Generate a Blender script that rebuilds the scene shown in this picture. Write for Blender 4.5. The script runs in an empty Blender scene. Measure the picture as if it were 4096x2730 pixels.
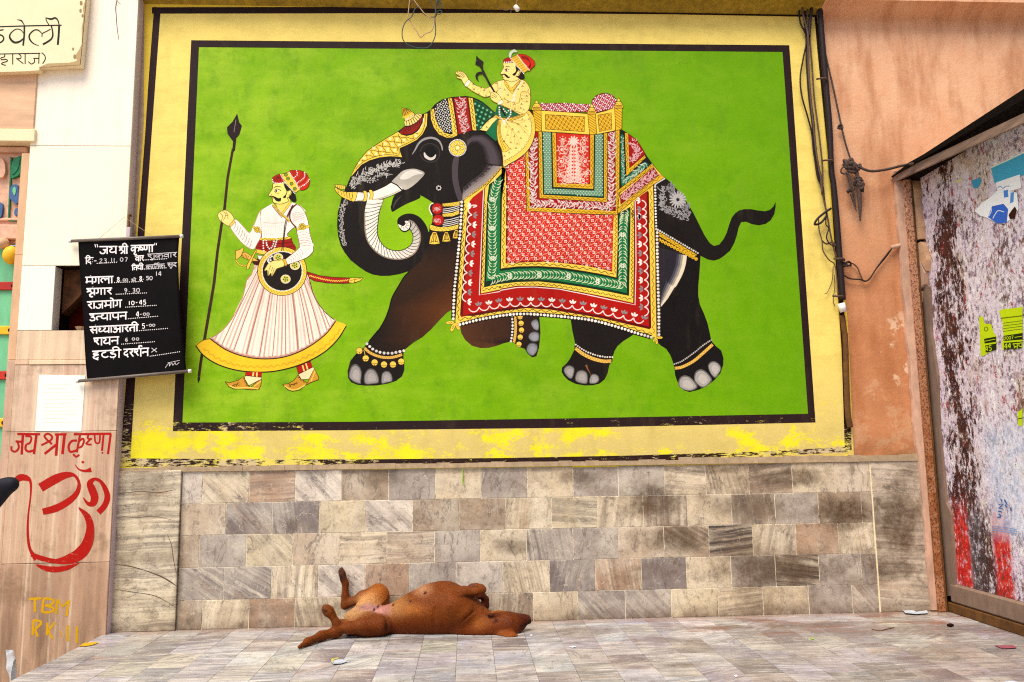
import bpy, math, random
import numpy as np
from mathutils import Vector, Matrix
from mathutils.geometry import tessellate_polygon

# ---------------------------------------------------------------- camera, world, sun, exposure
sc = bpy.context.scene
COL = sc.collection
CAMP = (1.57894, -5.48749, 1.09907)
FPX = 3247.603
cd = bpy.data.cameras.new("camera"); cam = bpy.data.objects.new("camera", cd); COL.objects.link(cam)
cam.location = CAMP; cam.rotation_euler = (1.70621, 0.01377, -0.05458)
cd.sensor_width = 36.0; cd.lens = FPX/4096*36; cd.clip_start = 0.05; cd.clip_end = 400
sc.camera = cam
SUN_EL, SUN_AZ = math.radians(60), math.radians(-150)   # azimuth measured from +Y, clockwise; light comes from front left
w = bpy.data.worlds.new("World"); sc.world = w; w.use_nodes = True
nt = w.node_tree; nt.nodes.clear()
sky = nt.nodes.new("ShaderNodeTexSky"); sky.sky_type = 'NISHITA'; sky.sun_disc = False
sky.sun_elevation = SUN_EL; sky.sun_rotation = SUN_AZ; sky.air_density = 1.0; sky.dust_density = 1.6; sky.ozone_density = 0.8
bg = nt.nodes.new("ShaderNodeBackground"); bg.inputs[1].default_value = 0.13
wo = nt.nodes.new("ShaderNodeOutputWorld")
nt.links.new(sky.outputs[0], bg.inputs[0]); nt.links.new(bg.outputs[0], wo.inputs[0])
sd = bpy.data.lights.new("sun", 'SUN'); sd.energy = 2.4; sd.angle = math.radians(32); sd.color = (1.0, 0.91, 0.78)
sun = bpy.data.objects.new("sun", sd); COL.objects.link(sun)
sdir = Vector((math.sin(SUN_AZ)*math.cos(SUN_EL), math.cos(SUN_AZ)*math.cos(SUN_EL), math.sin(SUN_EL)))
sun.rotation_euler = sdir.to_track_quat('Z', 'Y').to_euler()
sun.location = (0, -6, 8)
sc.view_settings.view_transform = 'Standard'; sc.view_settings.look = 'None'
sc.view_settings.exposure = 0.80; sc.view_settings.gamma = 1.0
sc.render.resolution_x, sc.render.resolution_y = 1024, 682
sc.cycles.use_denoising = False; sc.cycles.filter_width = 1.15
sc.cycles.max_bounces = 8; sc.cycles.diffuse_bounces = 4

# ---------------------------------------------------------------- geometry of the place seen by the lens
sc.cycles.sample_clamp_indirect = 4.0
RM = np.array(cam.rotation_euler.to_matrix())
CC = np.array(CAMP)
def ray(u, v):
    return RM @ np.array([(u-2048)/FPX, -(v-1365)/FPX, -1.0])
def at(u, v, ax, val):
    """point of the plane axis=val that lies at photo pixel (u, v)"""
    d = ray(u, v); t = (val-CC[ax])/d[ax]
    return CC+t*d
def atY(u, v, y=0.0): return at(u, v, 1, y)
def atZ(u, v, z=0.0): return at(u, v, 2, z)
def atX(u, v, x): return at(u, v, 0, x)
def srgb(c):
    return tuple(((x/255)/12.92 if x <= 10 else ((x/255+0.055)/1.055)**2.4) for x in c)

# ---------------------------------------------------------------- object helpers
def link(name, me, mat=None, parent=None, loc=None):
    o = bpy.data.objects.new(name, me); COL.objects.link(o)
    if me is not None and mat is not None and not me.materials:
        me.materials.append(mat)
    if parent is not None: o.parent = parent
    if loc is not None: o.location = loc
    return o
def empty(name, loc=(0, 0, 0)):
    o = bpy.data.objects.new(name, None); o.location = loc; o.empty_display_size = 0.1; COL.objects.link(o); return o
def tag(o, label, cat, group=None):
    o['label'] = label; o['category'] = cat
    if group: o['group'] = group
    return o
def kind(o, k): o['kind'] = k; return o
def mesh(name, vs, fs, smooth=False):
    me = bpy.data.meshes.new(name); me.from_pydata([tuple(map(float, v)) for v in vs], [], fs); me.update()
    if smooth: me.polygons.foreach_set('use_smooth', [True]*len(me.polygons))
    return me
def rel(o, parent):
    """parent an object built in world coordinates under an empty standing at its own place"""
    o.parent = parent; o.matrix_parent_inverse = Matrix.Translation(-Vector(parent.location)); return o
class MB:
    def __init__(s): s.v = []; s.f = []
    def add(s, vs, fs):
        b = len(s.v); s.v += [tuple(v) for v in vs]; s.f += [tuple(i+b for i in f) for f in fs]; return s
    def box(s, x0, x1, y0, y1, z0, z1, bev=0.0):
        if bev <= 0:
            vs = [(x, y, z) for x in (x0, x1) for y in (y0, y1) for z in (z0, z1)]
            return s.add(vs, [(0, 1, 3, 2), (4, 6, 7, 5), (0, 4, 5, 1), (2, 3, 7, 6), (0, 2, 6, 4), (1, 5, 7, 3)])
        b = bev; vs = []
        for sx, X, ix in ((0, x0, x0+b), (1, x1, x1-b)):
            for sy, Y, iy in ((0, y0, y0+b), (1, y1, y1-b)):
                for sz, Zc, iz in ((0, z0, z0+b), (1, z1, z1-b)):
                    vs += [(X, iy, iz), (ix, Y, iz), (ix, iy, Zc)]
        def V(a, b_, c, k): return (a*4+b_*2+c)*3+k
        fs = []
        for a in (0, 1):
            q = [V(a, 0, 0, 0), V(a, 0, 1, 0), V(a, 1, 1, 0), V(a, 1, 0, 0)]; fs.append(q if a == 0 else q[::-1])
            q = [V(0, a, 0, 1), V(1, a, 0, 1), V(1, a, 1, 1), V(0, a, 1, 1)]; fs.append(q if a == 0 else q[::-1])
            q = [V(0, 0, a, 2), V(0, 1, a, 2), V(1, 1, a, 2), V(1, 0, a, 2)]; fs.append(q if a == 0 else q[::-1])
        for a in (0, 1):
            for b_ in (0, 1):
                fs.append([V(0, a, b_, 1), V(1, a, b_, 1), V(1, a, b_, 2), V(0, a, b_, 2)])
                fs.append([V(a, 0, b_, 0), V(a, 1, b_, 0), V(a, 1, b_, 2), V(a, 0, b_, 2)])
                fs.append([V(a, b_, 0, 0), V(a, b_, 1, 0), V(a, b_, 1, 1), V(a, b_, 0, 1)])
        for a in (0, 1):
            for b_ in (0, 1):
                for c in (0, 1): fs.append([V(a, b_, c, 0), V(a, b_, c, 1), V(a, b_, c, 2)])
        return s.add(vs, fs)
    def tube(s, pts, r, n=8, smooth=True, sub=6, closed=False, cap=True):
        P = [np.array(p, float) for p in pts]
        if smooth and len(P) > 2: P = spline(P, sub, closed)
        rs = r if hasattr(r, '__len__') else [r]*len(P)
        if len(rs) != len(P): rs = np.interp(np.linspace(0, 1, len(P)), np.linspace(0, 1, len(rs)), rs)
        up = None; rings = []
        for i, p in enumerate(P):
            t = P[min(i+1, len(P)-1)]-P[max(i-1, 0)]; t = t/(np.linalg.norm(t)+1e-9)
            if up is None:
                a = np.array([0, 0, 1.0]) if abs(t[2]) < .9 else np.array([0, 1.0, 0]); up = np.cross(t, a)
            up = up-t*np.dot(up, t); up = up/(np.linalg.norm(up)+1e-9); sd_ = np.cross(t, up)
            rings.append([p+rs[i]*(math.cos(2*math.pi*k/n)*up+math.sin(2*math.pi*k/n)*sd_) for k in range(n)])
        vs = [v for r_ in rings for v in r_]; fs = []
        for i in range(len(P)-1):
            for k in range(n):
                a = i*n+k; b = i*n+(k+1) % n; fs.append((a, b, b+n, a+n))
        if cap: fs.append(tuple(range(n))[::-1]); fs.append(tuple(range((len(P)-1)*n, len(P)*n)))
        return s.add(vs, fs)
    def prism(s, poly, a0, a1, f):
        """poly: 2D points; f(p, a) -> 3D"""
        n = len(poly); vs = [f(p, a0) for p in poly]+[f(p, a1) for p in poly]
        fs = [(i, (i+1) % n, n+(i+1) % n, n+i) for i in range(n)]
        tr = tessellate_polygon([[Vector((p[0], p[1], 0)) for p in poly]])
        fs += [tuple(t) for t in tr]+[tuple(n+i for i in t)[::-1] for t in tr]
        return s.add(vs, fs)
    def build(s, name, mat, parent=None, smooth=False):
        me = mesh(name, s.v, s.f, smooth)
        import bmesh
        bm = bmesh.new(); bm.from_mesh(me); bmesh.ops.recalc_face_normals(bm, faces=bm.faces); bm.to_mesh(me); bm.free()
        return link(name, me, mat, parent)
def spline(P, sub=6, closed=False):
    P = [np.array(p, float) for p in P]; n = len(P); out = []
    rng = range(n) if closed else range(n-1)
    for i in rng:
        if closed: p0, p1, p2, p3 = P[(i-1) % n], P[i], P[(i+1) % n], P[(i+2) % n]
        else: p0, p1, p2, p3 = P[max(i-1, 0)], P[i], P[i+1], P[min(i+2, n-1)]
        for k in range(sub):
            t = k/sub
            out.append(.5*((2*p1)+(-p0+p2)*t+(2*p0-5*p1+4*p2-p3)*t*t+(-p0+3*p1-3*p2+p3)*t**3))
    if not closed: out.append(P[-1])
    return out

# ---------------------------------------------------------------- node helper
class N:
    def __init__(s, name):
        s.m = bpy.data.materials.new(name); s.m.use_nodes = True; s.t = s.m.node_tree; s.t.nodes.clear()
        s.out = s.n('ShaderNodeOutputMaterial'); s.b = s.n('ShaderNodeBsdfPrincipled'); s.l(s.b.outputs[0], s.out.inputs[0])
        s.b.inputs['Roughness'].default_value = .7
        s.b.inputs['Specular IOR Level'].default_value = .35
    def n(s, t, **k):
        x = s.t.nodes.new(t)
        for a, b in k.items(): setattr(x, a, b)
        return x
    def l(s, a, b): s.t.links.new(a, b)
    def inp(s, sock, v):
        if hasattr(v, 'is_linked') or isinstance(v, bpy.types.NodeSocket): s.l(v, sock)
        elif isinstance(v, tuple) and len(v) == 3 and sock.type == 'RGBA': sock.default_value = (*v, 1)
        else: sock.default_value = v
    def pos(s): return s.n('ShaderNodeNewGeometry').outputs['Position']
    def attr(s, name, typ='GEOMETRY'):
        a = s.n('ShaderNodeAttribute'); a.attribute_name = name; a.attribute_type = typ; return a
    def map(s, v, sc_=(1, 1, 1), rot=(0, 0, 0), loc=(0, 0, 0)):
        m = s.n('ShaderNodeMapping'); s.inp(m.inputs[0], v); s.inp(m.inputs['Scale'], sc_); s.inp(m.inputs['Rotation'], rot); s.inp(m.inputs['Location'], loc); return m.outputs[0]
    def noise(s, v, scale, detail=4, rough=.55, dist=0, out=0):
        x = s.n('ShaderNodeTexNoise'); s.inp(x.inputs['Vector'], v); s.inp(x.inputs['Scale'], scale); x.inputs['Detail'].default_value = detail; x.inputs['Roughness'].default_value = rough; x.inputs['Distortion'].default_value = dist; return x.outputs[out]
    def ramp(s, f, stops):
        x = s.n('ShaderNodeValToRGB'); s.inp(x.inputs[0], f); e = x.color_ramp.elements
        while len(e) < len(stops): e.new(.5)
        for i, (p, c) in enumerate(stops):
            e[i].position = p
            if not hasattr(c, '__len__'): c = (c, c, c)
            e[i].color = (*c, 1)
        return x.outputs[0]
    def mix(s, f, a, b, mode='MIX'):
        x = s.n('ShaderNodeMix'); x.data_type = 'RGBA'; x.blend_type = mode; s.inp(x.inputs[0], f); s.inp(x.inputs[6], a); s.inp(x.inputs[7], b); return x.outputs[2]
    def math(s, op, a, b=0.0, c=0.0, clamp=False):
        x = s.n('ShaderNodeMath'); x.operation = op; x.use_clamp = clamp; s.inp(x.inputs[0], a); s.inp(x.inputs[1], b); s.inp(x.inputs[2], c); return x.outputs[0]
    def rng(s, v, a, b, c=0.0, d=1.0):
        x = s.n('ShaderNodeMapRange'); x.clamp = True; s.inp(x.inputs[0], v)
        for i, q in enumerate((a, b, c, d)): s.inp(x.inputs[i+1], q)
        return x.outputs[0]
    def sep(s, v):
        x = s.n('ShaderNodeSeparateXYZ'); s.inp(x.inputs[0], v); return x.outputs
    def bump(s, h, st=.3, d=.01):
        x = s.n('ShaderNodeBump'); x.inputs['Strength'].default_value = st; x.inputs['Distance'].default_value = d; s.l(h, x.inputs['Height']); s.l(x.outputs[0], s.b.inputs['Normal'])
    def col(s, c): s.inp(s.b.inputs['Base Color'], c); return s
    def rough(s, r): s.inp(s.b.inputs['Roughness'], r); return s
def plain(name, c, rough=.7, var=.15, scale=30, bump=.15, metal=0.0, stretch=(1, 1, 1)):
    n = N(name); p = n.map(n.pos(), stretch)
    f = n.noise(p, scale, 5); g = n.noise(p, scale*.17, 3)
    a = n.mix(n.rng(f, .3, .7), tuple(x*(1-var) for x in srgb(c)), tuple(min(1, x*(1+var)) for x in srgb(c)))
    n.col(n.mix(n.rng(g, .35, .65, 0, .5), a, tuple(x*(1-var*1.3) for x in srgb(c)))); n.rough(rough)
    n.b.inputs['Metallic'].default_value = metal
    if bump: n.bump(f, bump, .003)
    return n.m

# ---------------------------------------------------------------- flat painting (brush work lying on a real surface)
class Z:
    """a window of the photograph: turns its enlarged coordinates into photo pixels"""
    def __init__(s, ox, oy, k): s.o = np.array([ox, oy], float); s.k = k
    def __call__(s, *a):
        if len(a) == 1 and hasattr(a[0], '__len__'): a = a[0]
        return (np.array(a, float).reshape(-1, 2)/s.k+s.o)
def inside(poly, p):
    x, y = p; c = False; n = len(poly); j = n-1
    for i in range(n):
        xi, yi = poly[i]; xj, yj = poly[j]
        if (yi > y) != (yj > y) and x < (xj-xi)*(y-yi)/(yj-yi)+xi: c = not c
        j = i
    return c
def resamp(P, n):
    P = np.array(P, float); d = np.r_[0, np.cumsum(np.hypot(*(P[1:]-P[:-1]).T))]
    t = np.linspace(0, d[-1], n); return np.c_[np.interp(t, d, P[:, 0]), np.interp(t, d, P[:, 1])]
def plen(P): P = np.array(P); return float(np.hypot(*(P[1:]-P[:-1]).T).sum())
LVL = 1.6e-5
class Paint:
    def __init__(s, plane, base=0.0004):
        s.plane = plane; s.base = base; s.sh = []; s.bb = np.zeros((20000, 4)); s.lv = np.zeros(20000); s.nb = 0; s.mx = 0
        s.cl = None; s.r = random.Random(5)
    def group(s, shapes):
        if not shapes: return
        B = np.array([[a[0][:, 0].min(), a[0][:, 1].min(), a[0][:, 0].max(), a[0][:, 1].max()] for a in shapes])
        lv = 0
        if s.nb:
            bb = s.bb[:s.nb]; l_ = s.lv[:s.nb]
            for b in B:
                m = (bb[:, 0] < b[2]) & (bb[:, 2] > b[0]) & (bb[:, 1] < b[3]) & (bb[:, 3] > b[1])
                if m.any(): lv = max(lv, l_[m].max()+1)
        k = len(B); s.bb[s.nb:s.nb+k] = B; s.lv[s.nb:s.nb+k] = lv; s.nb += k; s.mx = max(s.mx, lv)
        for a in shapes: s.sh.append((a[0], a[1], a[2], lv, a[3] if len(a) > 3 else None))
    # shapes
    def _poly(s, P, c, sm=0, sub=5):
        P = np.array(P, float).reshape(-1, 2)
        if sm: P = np.array(spline(P, sub, True))
        keep = np.hypot(*(P-np.roll(P, 1, 0)).T) > .05; P = P[keep]
        tr = tessellate_polygon([[Vector((p[0], p[1], 0)) for p in P]])
        return (P, [tuple(t) for t in tr], c)
    def poly(s, P, c, sm=0, out=None, ow=2.5, sub=5):
        sh = s._poly(P, c, sm, sub); s.group([sh])
        if out: s.line(np.vstack([sh[0], sh[0][:1]]), ow, out, sm=0)
        return sh[0]
    def _line(s, P, wd, c, sm=1, taper=0, sub=4):
        P = np.array(P, float).reshape(-1, 2)
        if sm and len(P) > 2: P = np.array(spline(P, sub))
        keep = np.r_[True, np.hypot(*(P[1:]-P[:-1]).T) > .05]; P = P[keep]
        n = len(P)
        if n < 2: return None
        T = np.zeros_like(P); T[1:-1] = P[2:]-P[:-2]; T[0] = P[1]-P[0]; T[-1] = P[-1]-P[-2]
        T /= (np.hypot(*T.T)[:, None]+1e-9); Nn = np.c_[-T[:, 1], T[:, 0]]
        t = np.linspace(0, 1, n)
        W = np.full(n, wd/2.0) if not hasattr(wd, '__len__') else np.interp(t, np.linspace(0, 1, len(wd)), wd)/2
        if taper == 1: W = W*np.clip(1-t, .12, 1)
        if taper == 2: W = W*np.clip(np.sin(np.pi*t)**.7, .15, 1)
        V = np.empty((2*n, 2)); V[0::2] = P+Nn*W[:, None]; V[1::2] = P-Nn*W[:, None]
        F = [(2*i, 2*i+1, 2*i+3, 2*i+2) for i in range(n-1)]
        return (V, F, c, np.repeat(t, 2))
    def line(s, P, wd, c, sm=1, taper=0, sub=4):
        a = s._line(P, wd, c, sm, taper, sub)
        if a: s.group([a])
    def lines(s, LL, wd, c, sm=1, taper=0, sub=4):
        s.group([a for a in (s._line(P, wd, c, sm, taper, sub) for P in LL) if a])
    def _ell(s, cx, cy, rx, ry, c, rot=0, n=10):
        a = np.linspace(0, 2*np.pi, n, endpoint=False); x = rx*np.cos(a); y = ry*np.sin(a); cr, sr = math.cos(rot), math.sin(rot)
        return (np.c_[cx+x*cr-y*sr, cy+x*sr+y*cr], [tuple(range(n))], c)
    def ell(s, c_, rx, ry, c, rot=0, n=24): s.group([s._ell(c_[0], c_[1], rx, ry, c, rot, n)])
    def dots(s, PP, r, c, n=8): s.group([s._ell(p[0], p[1], r, r, c, 0, n) for p in PP])
    def pearls(s, path, r, c, gap=1.12, sm=1, dark=None, rx=1.0):
        P = np.array(spline(path, 6)) if sm and len(path) > 2 else np.array(path, float)
        n = max(2, int(plen(P)/(2*r*gap)))
        if dark: s.line(P, 2*r+5, dark, sm=0)
        Q = resamp(P, n)
        s.group([s._ell(q[0]+s.r.uniform(-.4, .4), q[1]+s.r.uniform(-.4, .4), r*rx*s.r.uniform(.88, 1.04), r*s.r.uniform(.88, 1.04), tuple(np.array(c)*s.r.uniform(.86, 1.05)), 0, 8) for q in Q])
    def wave(s, path, amp, wl, wd, c, sm=1, sharp=0):
        P = np.array(spline(path, 6)) if sm and len(path) > 2 else np.array(path, float)
        L = plen(P); n = max(4, int(L/wl)*(2 if sharp else 8)); Q = resamp(P, n+1)
        T = np.gradient(Q, axis=0); T /= np.hypot(*T.T)[:, None]+1e-9; Nn = np.c_[-T[:, 1], T[:, 0]]
        ph = np.arange(n+1)*(np.pi if sharp else 2*np.pi/8)
        A = (np.cos(ph) if sharp else np.sin(ph))*amp
        s.line(Q+Nn*A[:, None], wd, c, sm=0)
    def petals(s, c_, n, r0, r1, w_, c, ph=0):
        out = []
        for k in range(n):
            a = ph+2*math.pi*k/n; m = (r0+r1)/2
            out.append(s._ell(c_[0]+m*math.cos(a), c_[1]+m*math.sin(a), (r1-r0)/2, w_/2, c, a, 8))
        s.group(out)
    def clipped(s, LL, poly, wd, c):
        out = []
        for P in LL:
            cur = []
            for p in P:
                if inside(poly, p): cur.append(p)
                else:
                    if len(cur) > 1: out.append(s._line(cur, wd, c, 0))
                    cur = []
            if len(cur) > 1: out.append(s._line(cur, wd, c, 0))
        s.group([o for o in out if o])
    def lattice(s, poly, a1, a2, sp1, sp2, wd, c, wob=0, wl=20, c2=None):
        P = np.array(poly); cx, cy = P.mean(0); R = max(np.ptp(P[:, 0]), np.ptp(P[:, 1]))*.75
        for a, sp, cc in ((a1, sp1, c), (a2, sp2, c2 or c)):
            d = np.array([math.cos(a), math.sin(a)]); m = np.array([-d[1], d[0]]); LL = []
            k = -int(R/sp)
            while k*sp < R:
                t = np.arange(-R, R, 4.0); L = np.array([cx, cy])+m*k*sp+d*t[:, None]+m*(wob*np.sin(t*2*np.pi/wl+k*math.pi))[:, None]
                LL.append(L); k += 1
            s.clipped(LL, poly, wd, cc)
    def scatter(s, poly, a1, a2, sp1, sp2, f, ox=0, oy=0):
        P = np.array(poly); c0 = P.mean(0)+np.array([ox, oy]); R = max(np.ptp(P[:, 0]), np.ptp(P[:, 1]))*.75
        m1 = np.array([-math.sin(a1), math.cos(a1)]); m2 = np.array([-math.sin(a2), math.cos(a2)]); out = []
        M = np.linalg.inv(np.array([m1, m2]))
        K = int(R/min(sp1, sp2))+2
        for i in range(-K, K):
            for j in range(-K, K):
                q = c0+M@np.array([(i+.5)*sp1, (j+.5)*sp2])
                if abs(q[0]-c0[0]) < R and abs(q[1]-c0[1]) < R and inside(poly, q): out += f(q)
        s.group(out)
    def flower4(s, q, r, d, c):
        return [s._ell(q[0]+dx*d, q[1]+dy*d, r, r, c, 0, 6) for dx, dy in ((-1, -1), (1, -1), (-1, 1), (1, 1))]
    def filigree(s, path, wid, n, c, size=11, wd=2.2, seed=1, sm=1, blobs=True, leaf=.6):
        r = random.Random(seed); P = np.array(spline(path, 8)) if sm and len(path) > 2 else np.array(path, float)
        Q = resamp(P, n); T = np.gradient(Q, axis=0); ls = []
        for i, q in enumerate(Q):
            th = math.atan2(T[i][1], T[i][0]); side = 1 if i % 2 else -1
            o = q+np.array([-math.sin(th), math.cos(th)])*r.uniform(-.5, .5)*wid*2*.5
            if r.random() < leaf:
                a = th+side*r.uniform(.5, 1.2)+math.pi; L = size*r.uniform(.7, 1.2); e = o+L*np.array([math.cos(a), math.sin(a)])
                mm = (o+e)/2+np.array([-math.sin(a), math.cos(a)])*L*.2*side; ls.append(s._line([o, mm, e], wd*1.5, tuple(np.array(c)*r.uniform(.8, 1)), 1, 2, 3))
            else:
                R = size*r.uniform(.35, .6); a0 = r.uniform(0, 6.28); sp = r.uniform(3.2, 4.8)*side
                ls.append(s._line([o+R*(1-.12*k)*np.array([math.cos(a0+sp*k/5), math.sin(a0+sp*k/5)]) for k in range(6)], wd, tuple(np.array(c)*r.uniform(.8, 1)), 1, 0, 2))
        s.group([x for x in ls if x])
    def text(s, words, c):
        pass
    def build(s, name, mat, parent=None, normal=(0, -1, 0), back=None):
        V = []; F = []; Cc = []; off = 0; nrm = np.array(normal, float)
        for P, f, c, lv, ramp in s.sh:
            W = s.wmap(P); d = s.base+lv*LVL
            dd = d+(ramp*LVL*.5 if ramp is not None else 0)
            V.append(W+nrm*(dd[:, None] if ramp is not None else d))
            if callable(c): Cc.append(np.array([srgb(c(p)) for p in P]))
            else: Cc.append(np.tile(srgb(tuple(max(0, min(255, x)) for x in c)), (len(P), 1)))
            F += [tuple(i+off for i in t) for t in f]; off += len(P)
        V = np.vstack(V); Cc = np.vstack(Cc)
        me = bpy.data.meshes.new(name); me.from_pydata([tuple(v) for v in V], [], F); me.update()
        # make every face look outwards
        a = me.attributes.new("Col", 'FLOAT_COLOR', 'POINT')
        a.data.foreach_set('color', np.c_[Cc, np.ones(len(Cc))].ravel())
        return link(name, me, mat, parent)
    def wmap(s, P):
        ax, val = s.plane
        D = np.c_[(P[:, 0]-2048)/FPX, -(P[:, 1]-1365)/FPX, -np.ones(len(P))]@RM.T
        if ax == 'plane':      # val = (point, normal)
            p0, nn = val; t = ((p0-CC)@nn)/(D@nn)
        else: t = (val-CC[ax])/D[:, ax]
        return CC+D*t[:, None]
# ---------------------------------------------------------------- materials
def mat_paint(name, rough=.55, var=.15, green=False, chips=.012, peel=None, blotch=None, gloss=.12):
    """enamel paint: colour from the brushwork, with uneven coats, chips, peeling and, on green, painted light fall-off"""
    n = N(name); P = n.pos(); s = n.sep(P); c = n.attr('Col').outputs['Color']
    big = n.noise(n.map(P, (1, 1, 1.6)), 1.7, 4, .6); mid = n.noise(n.map(P, (1, 1, .5)), 9, 5, .6); brush = n.noise(n.map(P, (14, 1, 90)), 1.0, 4, .6)
    v = n.math('ADD', n.math('MULTIPLY', n.rng(big, .3, .7), .5), n.math('ADD', n.math('MULTIPLY', n.rng(mid, .3, .7), .3), n.math('MULTIPLY', n.rng(brush, .3, .7), .2)))
    k = n.rng(v, .2, .8, 1-var, 1+var*.6)
    out = n.mix(1.0, c, n.ramp(k, [(0, 0.0), (1, 1.0)]), 'MULTIPLY')
    x = n.n('ShaderNodeVectorMath'); x.operation = 'SCALE'; n.l(c, x.inputs[0]); n.l(k, x.inputs['Scale']); out = x.outputs[0]
    if green:
        g2 = n.noise(n.map(P, (1, 1, 2.2)), 2.6, 6, .65); out = n.mix(n.rng(n.math('ADD', g2, n.rng(s[0], .8, -.6, 0, .12)), .46, .70, 0, .62), out, srgb((166, 200, 44)))  # paler towards the left: the stronger light there is painted into the green
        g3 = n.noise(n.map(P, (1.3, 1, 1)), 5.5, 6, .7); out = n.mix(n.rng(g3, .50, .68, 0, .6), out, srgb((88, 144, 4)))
        out = n.mix(n.rng(n.math('ADD', s[0], n.math('MULTIPLY', n.math('SUBTRACT', g2, .5), 2.0)), .4, 4.2, 0, .75), out, srgb((92, 152, 0)))  # darker towards the right: light fall-off painted into the green
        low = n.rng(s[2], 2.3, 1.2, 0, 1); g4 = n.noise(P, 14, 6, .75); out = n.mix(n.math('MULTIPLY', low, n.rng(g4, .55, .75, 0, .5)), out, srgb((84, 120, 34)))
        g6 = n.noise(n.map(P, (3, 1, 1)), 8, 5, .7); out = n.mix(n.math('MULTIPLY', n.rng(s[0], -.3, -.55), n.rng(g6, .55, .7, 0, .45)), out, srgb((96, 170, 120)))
    if peel:
        z0, z1, amt, under = peel
        pn = n.noise(n.map(P, (16, 1, 62)), 1.0, 9, .78); pn2 = n.noise(P, 2.6, 4, .6); thr = n.math('MULTIPLY', n.rng(s[2], z0, z1, 0, amt), n.math('ADD', n.rng(s[0], .3, 1.1, 1, .35), n.rng(s[0], 2.2, 3.6, 0, .6)))
        m = n.rng(n.math('ADD', n.math('ADD', pn, thr), n.math('MULTIPLY', n.math('SUBTRACT', pn2, .5), .35)), .70, .735)
        out = n.mix(m, out, n.mix(n.rng(n.noise(P, 5, 3), .45, .55), srgb(under[0]), srgb(under[1])))
    if blotch:
        bn = n.noise(n.map(P, (1, 1, 1.8)), 40, 9, .82); b2 = n.noise(n.map(P, (1, 1, 1.6)), 2.4, 3); b3 = n.noise(n.map(P, (1, 1, 1.6)), 7, 3)
        th = n.math('MULTIPLY', n.rng(s[2], 1.50, 1.22, 0, .335), n.rng(s[0], 4.2, 1.5, .72, 1))
        m = n.rng(n.math('ADD', n.math('ADD', n.math('MULTIPLY', bn, .8), th), n.math('ADD', n.math('MULTIPLY', n.math('SUBTRACT', b3, .5), .5), n.math('MULTIPLY', n.math('SUBTRACT', b2, .5), .9))), .69, .73)
        dull = n.rng(s[2], 1.75, 1.1, 0, .75); out = n.mix(dull, out, srgb((200, 180, 112))); out = n.mix(n.rng(n.noise(n.map(P, (1, 1, 2)), 5, 7, .7), .48, .68, 0, .4), out, srgb((190, 170, 84)))
        out = n.mix(n.math('MULTIPLY', m, .92), out, n.mix(n.rng(b3, .4, .6), srgb((226, 214, 40)), srgb((244, 228, 22))))
    # chips and pin scratches
    ch = n.noise(n.map(P, (1, 1, 1)), 34, 6, .8); out = n.mix(n.rng(ch, .755-chips*4, .775-chips*4, 0, .8), out, srgb((200, 196, 150)))
    st = n.noise(n.map(P, (3, 1, .6)), 3.2, 5, .6); out = n.mix(n.rng(st, .55, .8, 0, .22), out, srgb((110, 96, 60)))
    n.col(out); n.rough(n.rng(mid, .3, .7, rough-.08, rough+.12)); n.b.inputs['Specular IOR Level'].default_value = gloss
    n.bump(n.math('ADD', n.noise(P, 40, 5), n.math('MULTIPLY', n.noise(P, 6, 3), 1.5)), .25, .003)
    return n.m
def spot_mask(n, P, spots, ax=2):
    """irregular stains at given places of a surface"""
    s = n.sep(P); nz = n.noise(P, 7, 7, .72); nz2 = n.noise(P, 24, 5, .75); tot = None
    for a, c_, ra, rc, amt in spots:
        d = n.math('SQRT', n.math('ADD', n.math('POWER', n.math('DIVIDE', n.math('SUBTRACT', s[0], a), ra), 2.0), n.math('POWER', n.math('DIVIDE', n.math('SUBTRACT', s[ax], c_), rc), 2.0)))
        m = n.math('MULTIPLY', n.rng(n.math('ADD', d, n.math('MULTIPLY', n.math('SUBTRACT', nz, .5), 2.4)), 1.15, .45), min(1.0, amt*1.2)); tot = m if tot is None else n.math('MAXIMUM', tot, m)
    return n.math('MULTIPLY', tot, n.rng(nz2, .25, .6, .45, 1))
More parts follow.
